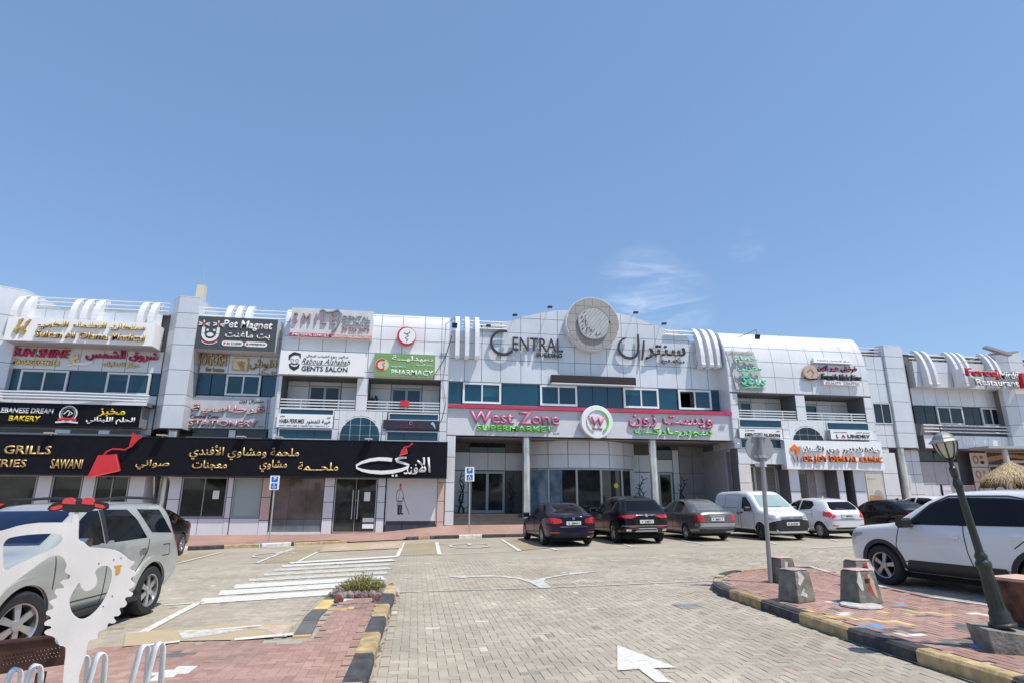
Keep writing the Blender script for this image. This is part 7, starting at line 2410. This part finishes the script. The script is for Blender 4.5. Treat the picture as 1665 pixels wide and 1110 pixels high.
GLS = M('milky lamp glass', (.55, .53, .42), .25, 0, .1, 8)
b = MB(); b.lathe([(0.052, 0.032), (0.084, 0.088), (0.104, 0.152), (0.110, 0.200), (0.109, 0.208)], 8, ptop, d); gl_o = b.build('lamp_glass', GLS, t)
for k in range(8):
    e1 = d.orthogonal().normalized(); e2 = d.cross(e1); a = 2 * pi * k / 8
    rr = e1 * cos(a) + e2 * sin(a)
    bb = MB(); bb.path([ptop + d * h_ + rr * (r_ + .004) for r_, h_ in ((0.052, 0.032), (0.084, 0.088), (0.104, 0.152), (0.110, 0.208))], .008, 5); bb.build('rib', LAMPM, gl_o)
CAPM = M('weathered lamp cap', (.26, .26, .265), .5, .3, .15, 10)
b = MB(); b.lathe([(0.110, 0.204), (0.142, 0.200), (0.146, 0.210), (0.120, 0.236), (0.110, 0.240), (0.104, 0.252), (0.084, 0.280), (0.040, 0.308), (0.014, 0.316), (0.010, 0.328)], 8, ptop, d); b.build('cap', CAPM, t)
b = MB(); b.tube(ptop + d * .32, ptop + d * .38, .008, .003, n=6); b.build('finial', LAMPM, t)

# red and black painted bin at the right edge
pbn = gp(1694, 1046, KB)
t = thing('litter_bin', 'concrete litter bin painted red and black, cut by the right edge', 'bin', pbn, world_space=False)
t.rotation_euler = (0, 0, rad(12))
b = MB(); a, c, h = .19, .24, .62
vs = [(-a, -a, 0), (a, -a, 0), (a, a, 0), (-a, a, 0), (-a - .03, -a - .03, .05), (a + .03, -a - .03, .05), (a + .03, a + .03, .05), (-a - .03, a + .03, .05), (-a - .03, -a - .03, .2), (a + .03, -a - .03, .2), (a + .03, a + .03, .2), (-a - .03, a + .03, .2)]
b.add(vs, [(0, 1, 5, 4), (1, 2, 6, 5), (2, 3, 7, 6), (3, 0, 4, 7), (4, 5, 9, 8), (5, 6, 10, 9), (6, 7, 11, 10), (7, 4, 8, 11), (8, 9, 10, 11)]); b.build('foot', KBLK, t)
b = MB(); vs = [(-a, -a, .2), (a, -a, .2), (a, a, .2), (-a, a, .2), (-c, -c, h), (c, -c, h), (c, c, h), (-c, c, h)]
b.add(vs, [(0, 1, 5, 4), (1, 2, 6, 5), (2, 3, 7, 6), (3, 0, 4, 7), (4, 5, 6, 7)])
b.build('body', M('worn dark red paint', (.12, .045, .03), .7, 0, .7, 7, .3, 30), t)
b = MB(); b.box(-c - .015, c + .015, -c - .015, c + .015, h, h + .03); b.build('rim', PKP, t)

# flower ring with the dry green shrub
pc = gp(597, 958, .0)
t = thing('planter', 'low ring of painted stones with two round blocks at the tip of the pink strip', 'planter', pc)
ux = Vector((1, 0, 0))
ROCK = M('painted stone', (.20, .165, .16), .9, 0, .7, 9, .6, 25)


def rock(c, sx, sy, sz, mat, parent, nm='stone', ang=0.):
    vs, fs = [], []
    N, K = 8, 5
    ph = random.uniform(0, 6)
    for k in range(K + 1):
        a = pi * k / K
        for i in range(N):
            th_ = 2 * pi * i / N
            r_ = 1 + .14 * sin(3 * th_ + ph + k) + random.uniform(-.07, .07)
            x, y = sx * sin(a) * cos(th_) * r_, sy * sin(a) * sin(th_) * r_
            vs.append(c + Vector((x * cos(ang) - y * sin(ang), x * sin(ang) + y * cos(ang), sz * cos(a) * r_)))
    for k in range(K):
        fs += [(k * N + i, k * N + (i + 1) % N, (k + 1) * N + (i + 1) % N, (k + 1) * N + i) for i in range(N)]
    return mesh_obj(nm, vs, fs, mat, parent)


F0, F1 = gp(541, 968, .05), gp(645, 965, .05)
B0, B1 = gp(552, 955, .05), gp(642, 955, .05)
for k in range(9): rock(F0.lerp(F1, (k + .5) / 9), .08, .07, .075, ROCK, t)
for k in range(7): rock(B0.lerp(B1, (k + .5) / 7), .09, .07, .08, ROCK, t)
for k in range(3): rock(F0.lerp(B0, (k + .6) / 3.4), .07, .1, .07, ROCK, t); rock(F1.lerp(B1, (k + .6) / 3.4), .07, .1, .075, CONCL, t)
for px in (552, 614):
    c = gp(px, 969, .09); nd = Vector((0, -1, 0))
    b = MB(); b.lathe([(0, 0), (.08, 0), (.085, .08), (.07, .11), (.035, .11), (.03, .095), (0, .095)], 18, c + Vector((0, .03, -.015)), nd); b.build('round_block', ROCK, t, smooth=35)
    b = MB(); b.lathe([(.045, .111), (.025, .115), (0, .115)], 14, c + Vector((0, .03, -.015)), nd); b.build('disc', M('faded red paint', (.28, .07, .045), .85, 0, .4, 12), t)
cen = (F0 + F1 + B0 + B1) / 4
b = MB(); b.prism([F0 + Vector((.05, .05, .01)), F1 + Vector((-.05, .05, .01)), B1 + Vector((-.05, -.05, .01)), B0 + Vector((.05, -.05, .01))], (0, 0, -.05)); b.build('soil', SAND, t)
t = thing('shrub', 'small dry yellow-green shrub growing in the ring of painted stones', 'shrub', cen)
LF = [M('shrub leaf', (.19, .19, .04), .7, 0, .3, 20), M('dry shrub leaf', (.30, .27, .09), .8, 0, .3, 20), M('dark shrub leaf', (.07, .085, .025), .7, 0, .3, 20)]
b = MB(); bt = MB()
for k in range(150):
    a, r_ = random.uniform(0, 2 * pi), sqrt(random.random())
    base = cen + Vector((-.08 + .27 * r_ * cos(a), .2 * r_ * sin(a), 0))
    hh = (.29 - .17 * r_ ** 2) * random.uniform(.6, 1.15)
    tip = base + Vector((.15 * cos(a) * r_ + random.uniform(-.06, .06), .08 * sin(a) + random.uniform(-.06, .06), hh))
    bt.tube(base, tip, .005, .002, n=4, cap=False)
    for j in range(34):
        s_ = random.uniform(.15, 1.05)
        q = base.lerp(tip, s_)
        dv = Vector((random.uniform(-1, 1), random.uniform(-1, 1), random.uniform(-.1, 1.2))).normalized() * random.uniform(.02, .045)
        w_ = dv.orthogonal().normalized() * .006
        b.add([q, q + dv * .5 + w_, q + dv, q + dv * .5 - w_], [(0, 1, 2, 3)], random.choice((0, 0, 1, 1, 2)))
b.build('leaves', LF, t); bt.build('stems', BRN, t)

# white sheet-metal cog sculpture with red and black grips
D_ = 3.4
fw2 = Vector((sin(YAW), cos(YAW), 0))
nS = Vector((sin(YAW - rad(24)), cos(YAW - rad(24)), 0))
P0 = on_plane(125, 1000, EYEV + fw2 * D_, fw2)
fr = lambda x, y, e: on_plane(x, y, P0, nS) - nS * e
t = thing('bicycle_sculpture', 'white sheet-metal bicycle sculpture with toothed cog and red and black grips, at the left edge', 'sculpture', on_plane(125, 1110, P0, nS) * 1.0)
RUSTC = M('rust chip', (.20, .09, .05), .8)
WPM = M('chipped white paint', (.78, .73, .70), .5, 0, .08, 5, dirt=.25)
def plate2d(pts, holes, mat, name, parent, th=.012, e=0.):
    """flat plate cut to an outline with holes (pixel outline laid on the sculpture's own plane)"""
    allp = [Vector(p) for p in pts]; ed = [(i, (i + 1) % len(pts)) for i in range(len(pts))]
    for h_ in holes:
        b0 = len(allp); allp += [Vector(p) for p in h_]; ed += [(b0 + i, b0 + (i + 1) % len(h_)) for i in range(len(h_))]
    vv, ee, ff, *_ = delaunay_2d_cdt(allp, ed, [], 0, 1e-4)
    keep = []
    for f in ff:
        c = sum((Vector(vv[i]) for i in f), Vector((0, 0))) / len(f)
        if inside(c.x, c.y, pts) and not any(inside(c.x, c.y, h_) for h_ in holes): keep.append(tuple(f))
    vs = [fr(p[0], p[1], e) for p in vv] + [fr(p[0], p[1], e - th) for p in vv]
    n = len(vv); fs = list(keep) + [tuple(n + i for i in f[::-1]) for f in keep]
    ec = {}
    for f in keep:
        for i in range(len(f)):
            a, c = f[i], f[(i + 1) % len(f)]
            ec.setdefault((min(a, c), max(a, c)), []).append((a, c))
    for k_, l_ in ec.items():
        if len(l_) == 1:
            a, c = l_[0]; fs.append((c, a, n + a, n + c))
    return mesh_obj(name, vs, fs, mat, parent)


def smooth2(pts, k=3):
    """Catmull-Rom through the outline points"""
    n = len(pts); o_ = []
    for i in range(n):
        p0, p1, p2, p3 = (Vector(pts[(i + j) % n]) for j in (-1, 0, 1, 2))
        for q in range(k):
            t_ = q / k
            v = .5 * ((2 * p1) + (p2 - p0) * t_ + (2 * p0 - 5 * p1 + 4 * p2 - p3) * t_ * t_ + (3 * p1 - p0 - 3 * p2 + p3) * t_ ** 3)
            o_.append((v.x, v.y))
    return o_


body_o = [(-60, 870), (0, 862.5), (27, 854.5), (62.5, 849), (116, 849), (117, 848), (121.5, 831), (127, 831), (127.7, 852), (127, 876), (133, 879), (139, 884), (145.5, 889), (160, 890), (178.6, 892), (190, 895), (197, 899), (205, 905), (210, 910),
          (219, 913), (215, 918), (211, 922), (213, 926), (220.5, 930), (219, 935), (213, 939), (214, 944), (219, 949), (216, 954), (210, 957), (211, 961), (216, 964), (213, 969), (205, 970), (203, 975), (206, 981), (202, 986), (196, 987), (194, 991), (196, 997),
          (191, 1001), (186, 1001), (185, 1005), (188.5, 1010), (183, 1013), (177, 1012), (174.5, 1016), (173, 1021), (167, 1024), (161, 1026), (159, 1031), (158, 1037), (151, 1039), (144.6, 1041), (142, 1050), (139, 1064), (134, 1080), (128, 1100), (123, 1135),
          (100, 1135), (102, 1109), (105, 1075), (107, 1052), (97, 1049), (93, 1040), (86, 1034), (75, 1031), (72, 1027), (76, 1023), (83, 1021), (82, 1017), (73, 1016), (72.5, 1011), (78, 1007), (83, 1005), (81, 1001), (75, 998), (76, 993), (84, 990), (87, 987), (85, 983), (80.5, 979), (83, 975),
          (91, 972), (93, 969), (91, 966), (88.5, 962), (91, 957), (99, 956), (104, 954), (102, 950), (98.5, 946), (102, 942.5), (110, 941), (114, 938), (113.5, 934), (108, 931), (105, 927), (107, 923), (108.5, 918), (106, 911), (102, 905), (95, 902), (80, 905), (54, 923), (27, 943), (9, 957), (-10, 975), (-60, 1015)]
h2_ = smooth2([(4, 892), (5, 884), (10, 877), (18, 873), (44.6, 868.7), (80, 866.6), (94.6, 867), (101, 871.4), (100, 878.6), (89, 889), (54, 905), (28, 917), (6, 926.8), (4, 912)])
h3_ = smooth2([(128.6, 946.4), (132, 953.6), (139, 960), (148, 958), (155, 952), (157.5, 943), (154.5, 930), (160.7, 922), (171.4, 918.7), (180, 923), (182, 934), (179, 950), (173, 966), (161, 985.7), (144.6, 1001), (130, 1006), (118, 998), (112.5, 985), (113.4, 973), (119.6, 960)])
plate2d(smooth2(body_o, 2), [h2_, h3_], WPM, 'plate', t, .012, 0)
plate2d(smooth2([(142, 892), (148, 887), (155, 888), (163, 883), (170, 885), (176, 879), (183, 879), (184, 885), (191, 884), (199, 882), (204, 886), (200, 892), (204, 897), (212, 896), (215, 901), (208, 906), (207, 911), (214, 915), (206, 922), (190, 905), (165, 899)], 2), [], M('bare dull zinc', (.42, .43, .41), .4, .5, .15, 20), 'chain_ring', t, .01, -.04)
shape(t, [(188, 932), (189, 922), (186, 919), (199, 917), (196, 921), (196, 928), (192, 933)], .0012, M('ochre paint fleck', (.62, .33, .04), .6), .002, 'paint', fr)
for x, y in ((185, 909), (197, 906), (183, 968), (168, 985), (161, 915)): shape(t, disc_pts(x, y, 1.2, 6), .0012, RUSTC, .001, 'chip', fr)
b = MB(); pc0, pc1 = fr(101, 1130, -.01), fr(139, 1130, -.01)
b.prism([pc0, pc1, Vector((pc1.x, pc1.y, .05)), Vector((pc0.x, pc0.y, .05))], fw2 * .012); b.build('leg', WPM, t)
b = MB(); m_ = fr(120, 1100, -.01); b.box(m_.x - .2, m_.x + .2, m_.y - .12, m_.y + .14, -.02, .05); b.build('foot', CONC, t)
e_pts = lambda cx, cy, rx, ry, k=18: [(cx + rx * cos(2 * pi * i / k), cy + ry * sin(2 * pi * i / k)) for i in range(k)]
REDG = M('bright red grip', (.66, .05, .05), .5)
plate2d([(101, 818), (102, 813), (107, 809), (114, 808), (120, 810), (123, 814), (123, 819)], [], REDG, 'grip', t, .03, .006)
plate2d([(133, 818), (134, 812), (139, 808), (148, 808), (152, 811), (154, 816), (152, 820)], [], REDG, 'grip', t, .03, .006)
plate2d([(77, 827), (80, 822), (89, 816), (101, 815), (112, 814), (140, 813), (153.6, 814), (165, 815), (175, 817), (177, 821), (176, 826), (171, 828), (154, 826), (148, 830), (140, 832), (117, 832), (108, 831), (101, 828), (90, 830), (81, 830)], [], BLK, 'handlebar', t, .02, .004)
plate2d([(83, 828), (84, 823.5), (98, 820), (102, 820), (102, 825), (92, 828.5)], [], REDG, 'grip', t, .01, .016); plate2d([(155, 818), (168, 820), (172, 824), (168, 826), (155, 823)], [], REDG, 'grip', t, .01, .016)
t2 = thing('sign_plate', 'dark board with a red stripe above the car bonnet, cut by the left edge', 'sign', on_plane(0, 820, P0, nS))
plate2d([(-60, 812), (26, 811), (25, 819), (8, 824), (-10, 830), (-60, 832)], [], BLK, 'board', t2, .02, .0); plate2d([(-60, 818), (9, 818), (4, 821), (-10, 825), (-60, 828)], [], REDG, 'stripe', t2, .01, .012)
pq = fr(-52, 830, 0)
b = MB(); b.prism([pq, pq + Vector((.03, 0, 0)), Vector((pq.x + .03, pq.y, 0)), Vector((pq.x, pq.y, 0))], fw2 * .02); b.build('post', BLK, t2)

# perforated rust-brown bench back and steel bicycle rack hoops
D2 = 3.9
P1_ = EYEV + fw2 * D2
fr0 = fr
fr = lambda x, y, e: on_plane(x, y, P1_, fw2) - fw2 * e
t = thing('bench', 'rust-brown bench with a perforated steel back at the lower left edge', 'bench', on_plane(20, 1110, P1_, fw2))
RUST = M('rust-brown steel', (.085, .035, .022), .6, .3, .4, 8)
holes = []
for i in range(16):
    for j in range(3):
        x, y = 4 + i * 6.1 + (3 if j % 2 else 0), 1067 - i * .95 + j * 6.5
        if x < 96: holes.append([(x - 2.3, y), (x, y - 2.3), (x + 2.3, y), (x, y + 2.3)])
plate2d([(-60, 1052), (95, 1033), (104, 1036), (104, 1080), (-60, 1104)], holes, RUST, 'backrest', t, .012)
b = MB()
for x in (-40, 60):
    a = fr(x, 1095, -.02); b.box(a.x - .02, a.x + .02, a.y, a.y + .04, 0, a.z)
b.build('leg', RUST, t)
b = MB(); a, c = fr(-60, 1052, -.005), fr(104, 1034, -.005); b.tube(a, c, .018, n=8); b.build('top_rail', RUST, t, smooth=40)
rock(fr(103, 1035, .02), .03, .03, .035, WPM, t, 'bolt')
t = thing('bicycle_rack', 'galvanised steel bicycle rack of flat looped hoops in the lower left corner', 'bicycle rack', gp(250, 1150, 0))


def hoop(p, w, h):
    """flat band bent over at the top, legs spreading downwards"""
    b = MB(); bw = .055
    path = [(-w * 1.5, 0), (-w * .45, h * .88)]
    for k in range(1, 10):
        a = pi * k / 10
        path.append((-w * .42 * cos(a), h * .90 + h * .10 * sin(a)))
    path += [(w * .45, h * .88), (w * 1.1, 0)]
    dx_ = Vector((.62, .78, 0)); dn = Vector((.78, -.62, 0))
    vs = []
    for x, z in path:
        for s_ in (-1, 1):
            vs.append(p + dx_ * x + Vector((0, 0, z)) + dn * bw / 2 * s_)
    b.add(vs, [(2 * i, 2 * i + 1, 2 * i + 3, 2 * i + 2) for i in range(len(path) - 1)])
    o = b.build('hoop', M('zinc band', (.84, .85, .86), .35, .3, .1, 20), t, smooth=50)
    m = o.modifiers.new('thickness', 'SOLIDIFY'); m.thickness = .008
    return o


for px, py, D in ((27, 1084, 3.6), (60, 1078, 3.6), (137, 1063, 3.9), (165, 1059, 3.9), (236, 1046, 4.2), (260, 1042, 4.2)):
    q = on_plane(px, py, EYEV + fw2 * D, fw2)
    hoop(Vector((q.x, q.y, 0)), .085, q.z)
b = MB()
qa = on_plane(10, 1120, EYEV + fw2 * 3.5, fw2); qb = on_plane(275, 1120, EYEV + fw2 * 4.3, fw2)
b.tube((qa.x, qa.y, .05), (qb.x, qb.y, .05), .02, n=8); b.tube((qa.x - .1, qa.y + .25, .05), (qb.x, qb.y + .25, .05), .02, n=8); b.build('base_rail', STEEL, t, smooth=40)

# sand blown against the kerbs
for L_, side_k in ((isl_r_out, -1), (l_right[:4], 1)):
    for k in range(34):
        i = random.randrange(len(L_) - 1)
        p_ = Vector(L_[i]).lerp(Vector(L_[i + 1]), random.random())
        dd = (Vector(L_[i + 1]) - Vector(L_[i])).normalized(); nn = Vector((-dd.y, dd.x)) * -1 * (1 if side_k < 0 else -1)
        if not vis(p_.x, p_.y): continue
        l2, w2 = random.uniform(.12, .4), random.uniform(.015, .05)
        pts = [tuple(p_ - dd * l2 - nn * .01), tuple(p_ - dd * l2 * .4 + nn * w2 * .8), tuple(p_ + dd * l2 * .3 + nn * w2), tuple(p_ + dd * l2 - nn * .01)]
        o = flat('sand', pts, .007 + .0004 * (k % 5), SAND, 'stuff')
# cigarette ends, leaves and other litter on the paving
t = MB()
for k in range(70):
    x, y = random.uniform(-4, 6), random.uniform(5.5, 15)
    if not vis(x, y): continue
    z = GS * x + (.012 if on_road(x, y) else (KH + .012 if x > 2 else .02))
    a = random.uniform(0, pi); L_ = random.uniform(.008, .022)
    t.add([(x - L_ * cos(a), y - L_ * sin(a), z), (x + .006 * sin(a), y - .006 * cos(a), z + .004), (x + L_ * cos(a), y + L_ * sin(a), z), (x - .006 * sin(a), y + .006 * cos(a), z + .003)], [(0, 1, 2, 3)])
tag(t.build('litter', M('litter', (.09, .07, .05), .9, 0, .4), None), kind='stuff')

# added behind the camera, unseen: garden wall and trees for the shop windows to mirror
t = fb('reflected_garden_wall', None, -50, 50, 52, 52.3, -.6, 2.6, CREAM)
tag(t, 'long cream garden wall added behind the camera for the windows to reflect', 'wall')
for k in range(9):
    x = -36 + k * 9 + random.uniform(-2, 2); h = random.uniform(4.5, 7.5); y = -27 + random.uniform(-2, 2)
    tr = thing('tree', 'dark broad tree added behind the camera for reflections, beyond the garden wall, number %s along it' % ['one', 'two', 'three', 'four', 'five', 'six', 'seven', 'eight', 'nine'][k], 'tree', (x, y, 0), group='trees added for window reflections')
    b = MB(); b.tube((x, y, -.3), (x, y, h * .6), .22, .12, n=8); b.build('trunk', BRN, tr)
    b = MB()
    for j in range(700):
        v = Vector((random.gauss(0, 1), random.gauss(0, 1), random.gauss(0, 1))).normalized() * random.uniform(.6, 1)
        c = Vector((x, y, h * .75)) + Vector((v.x * 3.2, v.y * 2.6, v.z * h * .33))
        e = Vector((random.uniform(-1, 1), random.uniform(-1, 1), random.uniform(-1, 1))).normalized() * .45
        b.add([c - e, c + e, c + e.orthogonal()], [(0, 1, 2)])
    b.build('crown', LF[2], tr)
